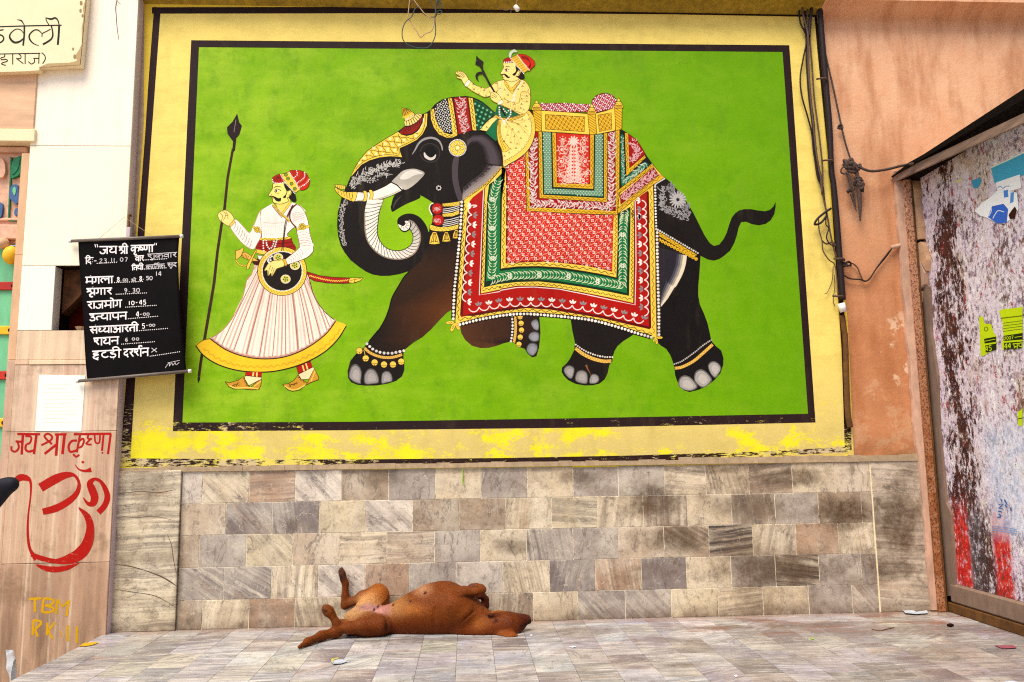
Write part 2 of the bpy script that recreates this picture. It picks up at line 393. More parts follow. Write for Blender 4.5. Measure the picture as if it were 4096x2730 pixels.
def mat_marble(name, base=None, scale=1.0, rough=.5, warm=0.0, dirt=.5, floor=False, vert=False):
    """polished and worn marble; per-piece colour and vein style come from the object colour"""
    n = N(name); tc = n.n('ShaderNodeTexCoord').outputs['Object']; oi = n.n('ShaderNodeObjectInfo')
    P = n.pos(); rnd = oi.outputs['Random']; c = oi.outputs['Color']; al = oi.outputs['Alpha']
    cmb = n.n('ShaderNodeCombineXYZ'); n.l(n.math('MULTIPLY', rnd, 37.0), cmb.inputs[0]); n.l(n.math('MULTIPLY', rnd, 91.0), cmb.inputs[1]); n.l(n.math('MULTIPLY', rnd, 53.0), cmb.inputs[2])
    add = n.n('ShaderNodeVectorMath'); add.operation = 'ADD'; n.l(tc, add.inputs[0]); n.l(cmb.outputs[0], add.inputs[1]); V = add.outputs[0]
    # vein direction: alpha 0 none, .25 upright, .5 slanting, .75 level, 1 strong dark level
    ang = n.math('MULTIPLY', n.rng(al, .25, .75, 0, 1), 1.5708)
    ang = n.math('ADD', ang, n.math('MULTIPLY', n.math('SUBTRACT', rnd, .5), .5))
    if floor: V2 = n.map(V, (1, 1, 1)); rot = n.n('ShaderNodeVectorRotate'); rot.rotation_type = 'Z_AXIS'
    else: V2 = V; rot = n.n('ShaderNodeVectorRotate'); rot.rotation_type = 'Y_AXIS'
    n.l(V2, rot.inputs['Vector']); n.l(ang, rot.inputs['Angle']); R = rot.outputs[0]
    warp = n.noise(V, 4*scale, 3, .5, out=1); mx = n.n('ShaderNodeVectorMath'); mx.operation = 'MULTIPLY_ADD'; n.l(warp, mx.inputs[0]); mx.inputs[1].default_value = (.035, .035, .035); n.l(R, mx.inputs[2])
    fr = n.math('ADD', 16.0, n.math('MULTIPLY', rnd, 34.0)); svx = n.n('ShaderNodeCombineXYZ'); n.l(fr, svx.inputs[0]); svx.inputs[1].default_value = 1.1; svx.inputs[2].default_value = 1.1
    sv = n.noise(n.map(mx.outputs[0], svx.outputs[0]), 1.0, 7, .68)
    cloud = n.noise(V, 6*scale, 7, .7); fine = n.noise(V, 85*scale, 5, .75); fleck = n.noise(V, 30*scale, 7, .85); mot = n.noise(V, 19*scale, 6, .75)
    on = n.rng(al, .1, .2); strong = n.rng(al, .8, .95)
    base = c
    dk = n.mix(.72, c, srgb((92, 84, 84)))
    out = n.mix(n.rng(cloud, .40, .64, 0, .42), base, dk)
    out = n.mix(n.rng(mot, .48, .66, 0, .45), out, n.mix(.6, c, srgb((120, 100, 84))))
    out = n.mix(n.rng(n.noise(V, 3.2*scale, 5), .45, .62, 0, .55), out, n.mix(.6, c, srgb((236, 226, 204))))
    amt = n.math('MULTIPLY', on, n.rng(n.noise(V, 4.5, 3), .35, .6, .35, 1))
    out = n.mix(n.math('MULTIPLY', amt, n.rng(sv, .48, .60, 0, .82)), out, dk)
    out = n.mix(n.math('MULTIPLY', amt, n.rng(sv, .45, .36, 0, .7)), out, n.mix(.65, c, srgb((248, 236, 208))))
    out = n.mix(n.math('MULTIPLY', strong, n.rng(sv, .49, .56, 0, .85)), out, srgb((46, 42, 44)))
    ru = n.noise(n.map(mx.outputs[0], (9, 1, 1)), 1.3*scale, 4, .6); out = n.mix(n.math('MULTIPLY', on, n.rng(ru, .60, .70, 0, .32)), out, srgb((178, 134, 92)))
    out = n.mix(n.rng(fine, .5, .72, 0, .4), out, srgb((116, 96, 78)))
    out = n.mix(n.rng(fleck, .64, .72, 0, .6), out, srgb((84, 66, 50)))
    rdg = n.math('ABSOLUTE', n.math('SUBTRACT', n.noise(n.map(mx.outputs[0], (5, 1.6, 1.6)), 1.6, 8, .62, .4), .5))
    out = n.mix(n.math('MULTIPLY', n.rng(rdg, .022, .0), n.rng(cloud, .42, .6, 0, .75)), out, srgb((92, 80, 74)))
    rdg2 = n.math('ABSOLUTE', n.math('SUBTRACT', n.noise(V, 9*scale, 6, .6, .6), .5)); out = n.mix(n.math('MULTIPLY', n.rng(rdg2, .016, .0), n.rng(mot, .45, .6, 0, .5)), out, srgb((244, 232, 206)))
    # dirt from hands, feet and damp, running across the pieces
    d1 = n.noise(n.map(P, (1, 1, 1.7)), 2.4, 7, .68); d2 = n.noise(P, 11, 5, .7)
    dm = n.math('MULTIPLY', n.rng(n.math('ADD', d1, n.rng(n.sep(P)[0], 1.5, 3.6, -.02, .07)), .52, .68, 0, 1), n.rng(d2, .25, .6, .3, 1))
    out = n.mix(n.math('MULTIPLY', dm, dirt), out, n.mix(n.noise(P, 3, 2), srgb((88, 70, 46)), srgb((112, 84, 60))))
    if floor:
        hs = n.noise(n.map(P, (5, 42, 1)), 1.0, 6, .7); out = n.mix(n.rng(hs, .5, .66, 0, .42), out, srgb((112, 106, 112))); out = n.mix(n.rng(hs, .44, .34, 0, .6), out, srgb((226, 224, 228)))
        s = n.sep(P); e = n.noise(P, 1.7, 5, .65)
        fm = spot_mask(n, P, [(atZ(u, v)[0], atZ(u, v)[1], ra, rz, am) for u, v, ra, rz, am in ((2330, 2525, .30, .14, .6), (2900, 2510, .30, .07, .75), (3250, 2500, .45, .10, .7), (3500, 2520, .5, .16, .5), (3800, 2520, .6, .2, .55), (3950, 2640, .5, .3, .35), (2650, 2560, .25, .08, .4), (2750, 2660, .12, .05, .5), (1700, 2560, .5, .08, .45), (640, 2570, .3, .1, .3), (1100, 2560, .35, .07, .3))], 1)
        out = n.mix(fm, out, n.mix(n.noise(P, 5, 3), srgb((92, 62, 46)), srgb((96, 84, 74))))
        gr = n.noise(n.map(P, (1.6, 5, 1)), 1.6, 9, .8); out = n.mix(n.rng(gr, .48, .66, 0, .6), out, srgb((104, 100, 98)))
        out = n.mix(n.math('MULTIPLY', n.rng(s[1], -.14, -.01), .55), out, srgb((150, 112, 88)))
        ra = n.math('MULTIPLY', n.rng(s[0], 2.4, 3.8), n.rng(e, .45, .65, 0, .62)); out = n.mix(n.math('MULTIPLY', ra, .6), out, srgb((132, 102, 84)))
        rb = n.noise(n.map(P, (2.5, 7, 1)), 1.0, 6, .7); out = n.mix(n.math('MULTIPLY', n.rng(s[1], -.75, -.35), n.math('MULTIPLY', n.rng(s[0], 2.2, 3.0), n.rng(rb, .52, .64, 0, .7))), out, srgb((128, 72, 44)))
    if not floor:
        sm = spot_mask(n, P, [(atY(u, v)[0], atY(u, v)[2], ra, rz, am) for u, v, ra, rz, am in ((3160, 1915, .30, .07, .7), (3370, 2050, .22, .13, .9), (2620, 2010, .22, .12, .7), (2700, 2160, .30, .10, .65), (3100, 2280, .5, .12, .7), (3590, 2090, .20, .24, .75), (3560, 2270, .2, .08, .6), (1530, 1900, .18, .08, .55), (2980, 2030, .3, .1, .5), (2050, 2185, .16, .06, .55), (590, 2230, .25, .05, .45), (600, 1930, .10, .2, .45), (720, 2250, .03, .5, .5), (2330, 1905, .2, .05, .45), (1200, 2440, .6, .04, .35), (2900, 1880, .25, .03, .5), (2560, 1860, .9, .02, .4), (1900, 1885, 1.4, .014, .35))])
        out = n.mix(sm, out, n.mix(n.noise(P, 6, 3), srgb((58, 44, 28)), srgb((98, 74, 50))))
        cor = n.noise(P, 13, 8, .8); out = n.mix(n.rng(cor, .54, .66, 0, .6), out, srgb((84, 68, 50)))
        out = n.mix(n.math('MULTIPLY', n.rng(n.sep(P)[2], .10, .005), n.rng(n.noise(P, 10, 5), .3, .6, .2, .75)), out, srgb((92, 70, 52)))
    n.col(out); n.rough(n.rng(cloud, .3, .7, rough-.12, rough+.1)); n.b.inputs['Specular IOR Level'].default_value = .4
    n.bump(n.math('ADD', fine, n.math('MULTIPLY', cloud, 1.2)), .22, .002)
    return n.m
M = {}
M['mural'] = mat_paint('mural_paint')
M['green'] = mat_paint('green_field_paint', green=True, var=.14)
M['frame'] = mat_paint('frame_paint', var=.12, peel=(1.62, 1.06, .24, ((205, 184, 140), (222, 204, 96))))
M['band'] = mat_paint('yellow_band_paint', var=.10, blotch=True)
M['tile'] = mat_marble('dado_marble', dirt=.62)
M['floor'] = mat_marble('floor_marble', rough=.36, floor=True, dirt=.36)
def mat_slab():
    n = N('pillar_marble'); P = n.pos(); s = n.sep(P); oi = n.n('ShaderNodeObjectInfo'); c = oi.outputs['Color']; al = oi.outputs['Alpha']
    st = n.noise(n.map(P, (24, 6, .55)), 1.0, 6, .6, .25); st2 = n.noise(n.map(P, (7, 6, .3)), 1.0, 4, .55, .3); fi = n.noise(n.map(P, (60, 60, 8)), 1.0, 5, .7)
    out = n.mix(n.math('MULTIPLY', al, n.rng(n.math('ADD', n.math('MULTIPLY', st, .65), n.math('MULTIPLY', n.noise(P, 8, 7, .7), .35)), .46, .60, 0, .62)), c, srgb((168, 132, 108)))
    out = n.mix(n.math('MULTIPLY', al, n.rng(st2, .54, .66, 0, .5)), out, srgb((186, 132, 112)))
    out = n.mix(n.rng(st, .42, .3, 0, .5), out, srgb((246, 232, 208)))
    out = n.mix(n.math('MULTIPLY', al, n.rng(fi, .55, .75, 0, .45)), out, srgb((120, 92, 66)))
    d = n.noise(P, 4.5, 6, .68); out = n.mix(n.math('MULTIPLY', al, n.rng(d, .56, .72, 0, .6)), out, srgb((112, 84, 54)))
    lo = n.math('MULTIPLY', n.rng(s[2], .55, .0), n.rng(n.noise(n.map(P, (9, 1, 1.2)), 1.0, 5, .6), .42, .62, 0, .65)); out = n.mix(lo, out, srgb((104, 78, 58)))
    n.col(out); n.rough(.55); n.bump(n.math('ADD', fi, d), .18, .002); return n.m
M['slab'] = mat_slab()
def mat_plaster():
    n = N('orange_plaster'); P = n.pos(); s = n.sep(P)
    b = n.noise(n.map(P, (1, 1, 1.4)), 1.4, 5, .6); m = n.noise(P, 6, 6, .65); f = n.noise(n.map(P, (5, 1, 1.2)), 1.2, 5, .6)
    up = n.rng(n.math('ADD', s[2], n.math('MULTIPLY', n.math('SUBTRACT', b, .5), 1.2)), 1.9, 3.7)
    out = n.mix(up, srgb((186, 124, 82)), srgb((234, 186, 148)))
    out = n.mix(n.rng(m, .35, .7, 0, .5), out, srgb((220, 152, 106)))
    out = n.mix(n.rng(f, .47, .64, 0, .55), out, srgb((170, 104, 62)))
    e = n.noise(P, 3.2, 7, .72)
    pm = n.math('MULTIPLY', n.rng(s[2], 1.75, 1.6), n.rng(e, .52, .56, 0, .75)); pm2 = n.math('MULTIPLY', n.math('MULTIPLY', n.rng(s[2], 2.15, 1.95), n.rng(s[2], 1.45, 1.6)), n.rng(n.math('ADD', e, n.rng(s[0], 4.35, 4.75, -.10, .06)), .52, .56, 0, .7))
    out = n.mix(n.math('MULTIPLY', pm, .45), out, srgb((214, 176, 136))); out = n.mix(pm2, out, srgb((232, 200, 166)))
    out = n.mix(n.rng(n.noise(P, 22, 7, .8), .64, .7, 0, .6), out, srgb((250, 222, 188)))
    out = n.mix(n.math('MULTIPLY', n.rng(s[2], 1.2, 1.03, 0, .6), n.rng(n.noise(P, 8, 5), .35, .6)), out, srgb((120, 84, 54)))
    out = n.mix(n.rng(n.noise(n.map(P, (3, 1, 9)), 3.3, 6, .75), .66, .72, 0, .45), out, srgb((140, 86, 54)))
    n.col(out); n.rough(.85); n.bump(n.math('ADD', n.noise(P, 45, 6, .7), n.math('MULTIPLY', m, 2)), .5, .005); return n.m
M['plaster'] = mat_plaster()
def mat_poster():
    n = N('layers_of_torn_posters'); P = n.pos(); s = n.sep(P)
    A = n.noise(n.map(P, (1, 9, 9)), 1.0, 8, .78); B = n.noise(n.map(P, (1, 3.2, 1.5)), 1.0, 6, .7); C_ = n.noise(n.map(P, (1, 14, 26)), 1.0, 7, .75); D = n.noise(n.map(P, (1, 2.2, 1.2)), 1.7, 5, .7)
    vor = n.n('ShaderNodeTexVoronoi'); n.l(n.map(P, (1, 22, 30)), vor.inputs[0]); vor.inputs['Scale'].default_value = 1.0
    base = n.ramp(A, [(.32, srgb((104, 80, 92))), (.41, srgb((176, 158, 176))), (.47, srgb((236, 222, 234))), (.56, srgb((206, 190, 200))), (.62, srgb((250, 244, 244)))])
    out = n.mix(n.rng(C_, .55, .6, 0, .75), base, srgb((244, 236, 236)))
    out = n.mix(n.rng(C_, .40, .36, 0, .6), out, srgb((96, 76, 84)))
    out = n.mix(n.rng(B, .56, .62, 0, .5), out, srgb((196, 168, 130)))
    YR = lambda u, v: float(atX(u, v, 4.825)[1])
    G_ = n.noise(n.map(P, (1, 34, 16)), 1.0, 9, .8); H_ = n.noise(n.map(P, (1, 5, 2.2), (0, 0, 0), (4, 4, 4)), 1.0, 6, .7)
    strip = n.math('MULTIPLY', n.rng(s[1], YR(3960, 1600), YR(3890, 1600)), n.rng(s[1], YR(3755, 1600), YR(3800, 1600)))
    k = n.math('ADD', n.math('MULTIPLY', G_, .55), n.math('MULTIPLY', H_, .45)); ks = n.math('ADD', k, n.math('ADD', n.math('MULTIPLY', strip, .10), n.math('MULTIPLY', n.math('SUBTRACT', D, .5), .25)))
    out = n.mix(n.rng(ks, .60, .615), out, n.mix(n.rng(C_, .45, .55), srgb((36, 13, 10)), srgb((84, 38, 22))))
    E_ = n.noise(n.map(P, (1, 12, 7), (0, 0, 0), (3, 3, 3)), 1.0, 9, .8); out = n.mix(n.rng(E_, .585, .60, 0, .9), out, srgb((168, 30, 40)))
    F_ = n.noise(n.map(P, (1, 8, 5), (0, 0, 0), (9, 1, 5)), 1.0, 9, .8); out = n.mix(n.rng(F_, .565, .58, 0, .85), out, srgb((108, 70, 40)))
    J_ = n.noise(n.map(P, (1, 10, 8), (0, 0, 0), (7, 7, 5)), 1.0, 9, .8); out = n.mix(n.rng(J_, .58, .60, 0, .9), out, srgb((252, 250, 250)))
    # lower zone: blue-white bill and red stripes
    zl = n.rng(n.math('ADD', s[2], n.math('MULTIPLY', A, .5)), 1.02, .86)
    def yb(u0, u1, v): return n.math('MULTIPLY', n.rng(s[1], YR(u1, v)-.02, YR(u1, v)+.02), n.rng(s[1], YR(u0, v)+.02, YR(u0, v)-.02))
    wob = n.math('MULTIPLY', n.math('SUBTRACT', G_, .5), 1.0)
    red = n.math('MULTIPLY', n.math('MULTIPLY', zl, n.math('MAXIMUM', yb(3832, 3900, 2300), yb(3992, 4062, 2300))), n.rng(n.math('ADD', n.math('MULTIPLY', A, .4), n.math('MULTIPLY', G_, .6)), .43, .47))
    out = n.mix(red, out, n.mix(n.rng(C_, .4, .6), srgb((196, 20, 18)), srgb((214, 62, 44))))
    out = n.mix(n.math('MULTIPLY', n.math('MULTIPLY', n.math('MULTIPLY', zl, yb(3896, 3960, 2300)), n.rng(G_, .40, .46)), .9), out, srgb((62, 50, 48)))
    q2 = n.noise(n.map(P, (1, 46, 22), (0, 0, 0), (1, 9, 2)), 1.0, 9, .85); out = n.mix(n.rng(n.math('ADD', q2, n.math('MULTIPLY', n.math('SUBTRACT', H_, .5), .3)), .535, .565, 0, .9), out, srgb((84, 50, 44))); out = n.mix(n.rng(q2, .42, .39, 0, .8), out, srgb((250, 246, 248)))
    bl = n.math('MULTIPLY', n.math('MULTIPLY', n.rng(s[2], .5, .6), n.rng(s[2], 1.3, 1.15)), n.math('MULTIPLY', n.rng(s[1], YR(3930, 1900), YR(3980, 1900)), n.rng(G_, .40, .47)))
    out = n.mix(n.math('MULTIPLY', bl, .6), out, n.mix(n.rng(A, .5, .56), srgb((226, 234, 246)), srgb((172, 192, 224))))
    n.col(out); n.rough(.75); n.bump(n.math('ADD', A, n.math('MULTIPLY', C_, .6)), .8, .006); return n.m
M['poster'] = mat_poster()
M['cement'] = plain('cement_lip', (176, 152, 120), .9, .22, 26, .4)
def mat_grout():
    n = N('grout'); P = n.pos(); f = n.noise(P, 9, 8, .8); n.col(n.ramp(f, [(.36, srgb((70, 54, 38))), (.42, srgb((190, 168, 136))), (.50, srgb((250, 238, 210)))])); n.rough(.9); return n.m
M['grout'] = mat_grout()
M['floorgrout'] = plain('floor_joint', (150, 138, 130), .9, .3, 20, .2)
M['cream'] = plain('cream_marble', (244, 226, 182), .6, .05, 9, .1)
M['lavender'] = plain('pillar_side', (206, 186, 190), .7, .12, 20, .2, stretch=(1, 1, .2))
M['olive'] = plain('olive_edge', (168, 138, 40), .75, .35, 24, .4)
M['beam'] = plain('beam_marble', (222, 180, 142), .7, .25, 9, .15, stretch=(.35, 1, 1.6))
M['jamb'] = plain('door_jamb_stone', (222, 178, 136), .75, .18, 14, .2, stretch=(1, 1, .3))
M['pinkstone'] = plain('carved_pink_stone', (226, 176, 146), .75, .2, 26, .3)
M['turq'] = plain('turquoise_door_paint', (112, 190, 140), .6, .14, 12, .15, stretch=(1.5, 1, .5))
M['redpaint'] = plain('red_door_paint', (186, 44, 22), .55, .25, 20, .15)
M['yelpaint'] = plain('yellow_door_paint', (240, 182, 30), .55, .15, 20, .15)
M['leafgreen'] = plain('leaf_green_paint', (28, 120, 74), .5, .25, 30, .15)
M['motifblue'] = plain('motif_blue_paint', (66, 98, 142), .5, .25, 30, .15)
M['dark'] = plain('dark_hollow', (40, 20, 12), .9, .4, 18, .4)
M['niche'] = plain('red_niche', (86, 14, 5), .85, .5, 11, .5)
M['nichestone'] = plain('brown_niche_roof', (96, 60, 34), .9, .55, 14, .7)  # brown, strongly mottled stone at the top of the niche
M['cable'] = plain('cable_rubber', (44, 32, 32), .55, .25, 60, .2)
M['cablebrown'] = plain('old_brown_cable', (92, 66, 52), .6, .25, 60, .3)
M['rope'] = plain('twisted_rope', (84, 66, 58), .9, .45, 190, .6)
M['wirepale'] = plain('pale_wire', (190, 150, 108), .5, .1, 60, .1)
M['wireteal'] = plain('teal_wire', (42, 70, 66), .5, .2, 60, .1)
M['white'] = plain('white_ceramic', (240, 232, 228), .35, .05, 60, .05)
M['pole'] = plain('board_pole_grey', (112, 100, 90), .45, .15, 20, .1)
M['board'] = plain('black_rexine', (15, 10, 11), .62, .35, 10, .3)
M['paper'] = plain('notice_paper', (252, 248, 232), .8, .03, 20, .15)
def mat_rust():
    n = N('rusty_iron'); P = n.pos(); f = n.noise(n.map(P, (1, 1, .8)), 75, 6, .8); g = n.noise(P, 9, 5, .7); z = n.sep(P)[2]
    out = n.mix(n.rng(z, 1.0, 3.0), srgb((150, 88, 44)), srgb((212, 160, 128))); out = n.mix(n.rng(g, .45, .6, 0, .6), out, srgb((196, 140, 100))); out = n.mix(n.rng(f, .5, .56, 0, .9), out, srgb((74, 34, 20))); n.col(out); n.rough(.9); n.bump(f, .5, .004); return n.m
M['rust'] = mat_rust()
M['pinkpost'] = plain('flaking_pink_plaster', (204, 164, 138), .85, .26, 22, .5, stretch=(1, 1, .4))
M['brokenstone'] = plain('broken_sandstone', (206, 164, 126), .85, .2, 20, .4)
M['greystrip'] = plain('grey_cement_strip', (138, 112, 94), .9, .22, 26, .4, stretch=(1, 1, .4))
M['tin'] = plain('weathered_tin', (150, 122, 108), .6, .45, 11, .4, stretch=(1, .5, 3))
M['soot'] = plain('black_roof_felt', (22, 14, 10), .9, .4, 26, .6)
M['brownmetal'] = plain('brown_channel', (104, 66, 24), .75, .4, 20, .4)
M['street'] = plain('dusty_lane', (176, 158, 140), .9, .25, 5, .4)
M['plasterplain'] = plain('old_lime_plaster', (220, 186, 150), .9, .2, 6, .4)
M['bag'] = plain('white_polythene', (250, 254, 252), .3, .04, 18, .4)
M['foil'] = plain('foil_wrapper', (196, 204, 214), .3, .25, 60, .5)
M['foilyellow'] = plain('yellow_wrapper', (206, 196, 40), .35, .2, 60, .3)
M['foilred'] = plain('red_wrapper', (150, 78, 92), .35, .2, 60, .3)
M['leaf'] = plain('fresh_leaf', (150, 196, 40), .6, .2, 60, .2)
M['drystalk'] = plain('dry_stalk', (120, 80, 40), .9, .2, 60, .2)
M['flat'] = mat_paint('print_ink', rough=.55, var=.06, chips=.0)
M['redink'] = mat_paint('red_wall_paint', rough=.5, var=.12, chips=.01, peel=(1.2, -.1, .155, ((196, 150, 118), (206, 170, 140))))
for k_, v_ in (('board', .07), ('niche', .1), ('dark', .1), ('cable', .2), ('soot', .1), ('plaster', .2), ('poster', .2)):
    for nd in M[k_].node_tree.nodes:
        if nd.type == 'BSDF_PRINCIPLED': nd.inputs['Specular IOR Level'].default_value = v_
# ---------------------------------------------------------------- the mural: brush work traced in the photograph's pixels, laid on the wall plane
K = (26, 20, 17); KB = (52, 30, 18); YE = (248, 208, 74); YD = (226, 178, 36); OC = (92, 52, 12); W_ = (250, 240, 222); RD = (182, 22, 12); RM_ = (128, 14, 14); GR = (22, 110, 58); SK = (250, 228, 132); GN = (124, 175, 0)
PK = (245, 214, 190); RO = (206, 52, 34)
def npj(*a): return np.vstack([np.array(x, float).reshape(-1, 2) for x in a])
def newP(base=.0004): return Paint((1, 0.0), base)
mural = empty('wall_mural', atY(1960, 940)); tag(mural, 'large mural on bright green of a spear bearer leading a decorated elephant', 'mural')
p = newP(.0002); p.poly([(578, -60), (3246, -60), (3262, 0), (3296, 312), (3332, 700), (3392, 1300), (3416, 1828), (3300, 1850), (2500, 1868), (1700, 1878), (470, 1882), (500, 1530), (575, 500)], (232, 200, 66))
rel(p.build('yellow_border', M['band']), mural)
p = newP(.0004)
p.poly([(640, 50), (3190, 56), (3262, 67), (3312, 700), (3364, 1400), (3384, 1790), (3000, 1812), (2000, 1838), (1300, 1846), (520, 1842), (541, 1520), (607, 533)], (246, 220, 116))
rel(p.build('yellow_field', M['band']), mural)
p = newP(.0006)
p.line([(608, 43), (1200, 42), (2000, 40), (2700, 46), (3262, 56)], 26, (38, 22, 16), sm=0)
p.line([(630, 30), (618, 190), (607, 340), (594, 533), (560, 1000), (523, 1520), (500, 1850)], [27, 28, 28, 26, 28, 36, 42], (44, 24, 24), sm=0)
p.line([(3262, 20), (3277, 200), (3289, 312), (3328, 700), (3377, 1400), (3393, 1800)], [16, 16, 18, 18, 22, 28], (40, 24, 16), sm=0)
p.line([(480, 1851), (900, 1853), (1400, 1854), (2000, 1847), (2500, 1836), (3000, 1820), (3404, 1798)], [34, 32, 30, 28, 25, 22, 20], (44, 26, 22), sm=0)
for q in ([(765, 162), (3157, 182), (3130, 209), (796, 190)], [(765, 162), (796, 190), (730, 1691), (691, 1726)], [(3157, 182), (3262, 1691), (3232, 1656), (3130, 208)], [(691, 1726), (730, 1691), (1400, 1688), (2300, 1674), (3232, 1656), (3262, 1691), (2300, 1712), (1400, 1722)]):
    p.poly(q, (42, 26, 26))
rel(p.build('black_border_lines', M['frame']), mural)
p = newP(.0006)
p.poly([(795, 189), (2000, 199), (3131, 208), (3180, 900), (3233, 1657), (2300, 1674), (1400, 1688), (729, 1692), (762, 950)], GN)
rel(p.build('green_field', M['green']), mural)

# windows used for tracing
k8 = 2353/800
G1, G2, E1, E2, R1, C1, C2, C3, L1, L2 = Z(700, 600, k8), Z(700, 1067, k8), Z(1300, 300, k8), Z(1300, 800, k8), Z(1780, 180, k8), Z(2050, 360, k8), Z(2000, 850, k8), Z(2400, 650, k8), Z(1350, 1200, k8), Z(2150, 1100, k8)

# ---- elephant
el = link('painted_elephant', mesh('painted_elephant', [(0, 0, 0)], []), M['mural'])
p = newP(.0009)
p.poly(npj(E1(1640, 252, 1500, 260, 1380, 290, 1290, 350, 1240, 410, 1200, 440, 1150, 460, 1040, 540, 930, 610, 860, 665, 740, 740, 600, 830, 500, 900, 420, 990, 350, 1100, 300, 1200, 250, 1320, 200, 1420, 165, 1568),
           E2(150, 150, 142, 300, 155, 430, 185, 540, 230, 620, 300, 710, 400, 790, 480, 845, 560, 880, 660, 897, 760, 895, 880, 875, 990, 840, 1100, 900, 1500, 1000, 1600, 300), L2(-150, 0, 300, 300, 1400, 300),
           C2(1900, 900), C3(1160, 1150, 1150, 1080, 1200, 1110, 1270, 1145, 1340, 1158, 1400, 1140, 1460, 1100, 1530, 1040, 1580, 950, 1610, 860, 1630, 770, 1660, 705, 1720, 700, 1790, 730, 1870, 743, 1950, 725, 2010, 680, 2050, 610, 2065, 530, 2066, 466, 2040, 520, 2000, 560, 1940, 577, 1860, 568, 1780, 552, 1700, 552, 1640, 565, 1590, 600, 1550, 650, 1520, 730, 1490, 830, 1450, 910, 1400, 970, 1340, 985, 1290, 950, 1230, 860, 1170, 740, 1100, 600),
           C1(2050, 1320, 1950, 1190, 1870, 1100, 1790, 1030, 1700, 940, 1620, 840, 1570, 770, 1520, 680, 1460, 590, 1380, 530, 1290, 475, 900, 470), R1(1000, 760, 600, 800), E1(2000, 450, 1860, 330, 1750, 275)), K)
# green seen inside the curl of the trunk and under the chin
p.poly(npj(E2(690, -10, 685, 20, 640, 150, 625, 260, 615, 380, 640, 470, 690, 540, 760, 585, 860, 600, 940, 580, 1010, 530, 1035, 460, 1020, 390, 985, 350, 940, 380, 900, 370, 870, 330, 850, 270, 860, 220, 910, 180, 980, 162, 1060, 175, 1130, 220, 1190, 300, 1222, 380, 1230, 330, 1255, 280, 1270, 200, 1240, 140, 1232, 90, 1255, 45), E1(1275, 1510, 1180, 1450, 1120, 1420, 1000, 1380, 860, 1330, 780, 1380, 690, 1460)), (142, 192, 6), 1)
p.poly(npj(E1(840, 1390, 800, 1450, 778, 1540), E2(772, 80, 790, 142, 850, 112, 960, 50, 1080, 0), E1(1125, 1432, 1060, 1370, 960, 1340, 880, 1350)), K, 1)
p.line(npj(E1(900, 1420, 830, 1500), E2(800, 110)), 5, (70, 70, 64), taper=2)
# legs
p.poly(npj(E2(990, 840, 930, 910, 870, 1010, 790, 1150, 755, 1280, 700, 1420, 610, 1568), L1(480, 360, 370, 490, 310, 560, 215, 640, 150, 720, 118, 840, 125, 920, 160, 970, 230, 1000, 330, 1011, 470, 1008, 600, 985, 690, 955, 760, 900, 785, 830, 787, 760, 777, 690, 777, 600, 830, 555, 900, 500, 1000, 440, 1100, 350, 1200, 240, 1290, 150, 1360, 110), E2(1560, 1300, 1600, 800, 1560, 450, 1230, 520, 1200, 560, 1130, 720)), lambda q: tuple(np.array(K)+(np.array((100, 52, 18))-np.array(K))*min(1, max(0, (1-abs(q[1]-1230)/260)))*min(1, max(0, (q[0]-1520)/140))))
p.line(npj(E2(990, 845, 930, 910, 870, 1010, 790, 1150, 755, 1280, 700, 1420, 610, 1568), L1(480, 360, 370, 490)), 5, (14, 12, 10))
p.poly(L1(1430, 230, 1440, 290, 1455, 390, 1500, 470, 1580, 540, 1680, 568, 1780, 565, 1880, 540, 1960, 510, 2030, 495, 2090, 515, 2130, 555, 2200, 575, 2240, 640, 2290, 678, 2340, 664, 2372, 560, 2388, 380, 2372, 160, 2000, 120), lambda q: (80, 46, 26) if q[0] < 2000 else (34, 22, 18))
p.poly(L2(380, 470, 395, 560, 410, 660, 440, 800, 430, 890, 380, 990, 340, 1045, 290, 1090, 283, 1140, 310, 1190, 360, 1240, 450, 1285, 560, 1303, 650, 1300, 730, 1280, 790, 1230, 825, 1160, 845, 1060, 880, 1020, 885, 960, 905, 900, 940, 840, 1010, 780, 1090, 730, 1160, 680, 1100, 600, 700, 480), K)
p.poly(L2(1400, 300, 1420, 700, 1400, 780, 1445, 830, 1510, 870, 1560, 940, 1590, 1020, 1612, 1110, 1618, 1180, 1638, 1240, 1665, 1300, 1720, 1360, 1790, 1380, 1900, 1352, 1990, 1310, 2080, 1240, 2150, 1160, 2185, 1060, 2188, 980, 2160, 890, 2100, 840, 2045, 780, 2030, 700, 2000, 570, 1960, 460, 1910, 350, 1890, 240, 1892, 120, 1905, -20, 1920, -250, 1400, -200), (20, 16, 15), 0)
# pale flank behind the saddle cloth
def flank(q):
    a = L2(1640, 60)[0]; return tuple(np.array((30, 28, 34))+(np.array((232, 218, 188))-np.array((30, 28, 34)))*min(1, max(0, ((q[0]-2690)/44))))
fl = npj(C2(1870, 560), C3(720, 1000), C3(960, 1060, 1025, 1120, 1000, 1240, 950, 1380, 880, 1500, 840, 1568), L2(1560, 260, 1445, 385, 1430, 200))
p.poly(npj(C3(690, 1000, 930, 1060, 1026, 1100, 1008, 1220, 970, 1330, 900, 1460, 835, 1568), L2(1600, 180, 1530, 290, 1448, 388, 1440, 100)), (40, 36, 42))
IN = npj(C3(905, 1075, 890, 1200, 850, 1320, 790, 1440), L2(1520, 60, 1470, 190, 1440, 330)); OUT = npj(C3(1026, 1100, 1008, 1220, 970, 1330, 900, 1460), L2(1610, 160, 1530, 290, 1448, 388))
for a_, c_ in ((0, (66, 64, 74)), (.22, (110, 106, 108)), (.42, (160, 150, 134)), (.62, (226, 212, 182))):
    A_ = IN+(OUT-IN)*a_
    p.poly(npj(A_, OUT[::-1]), c_)
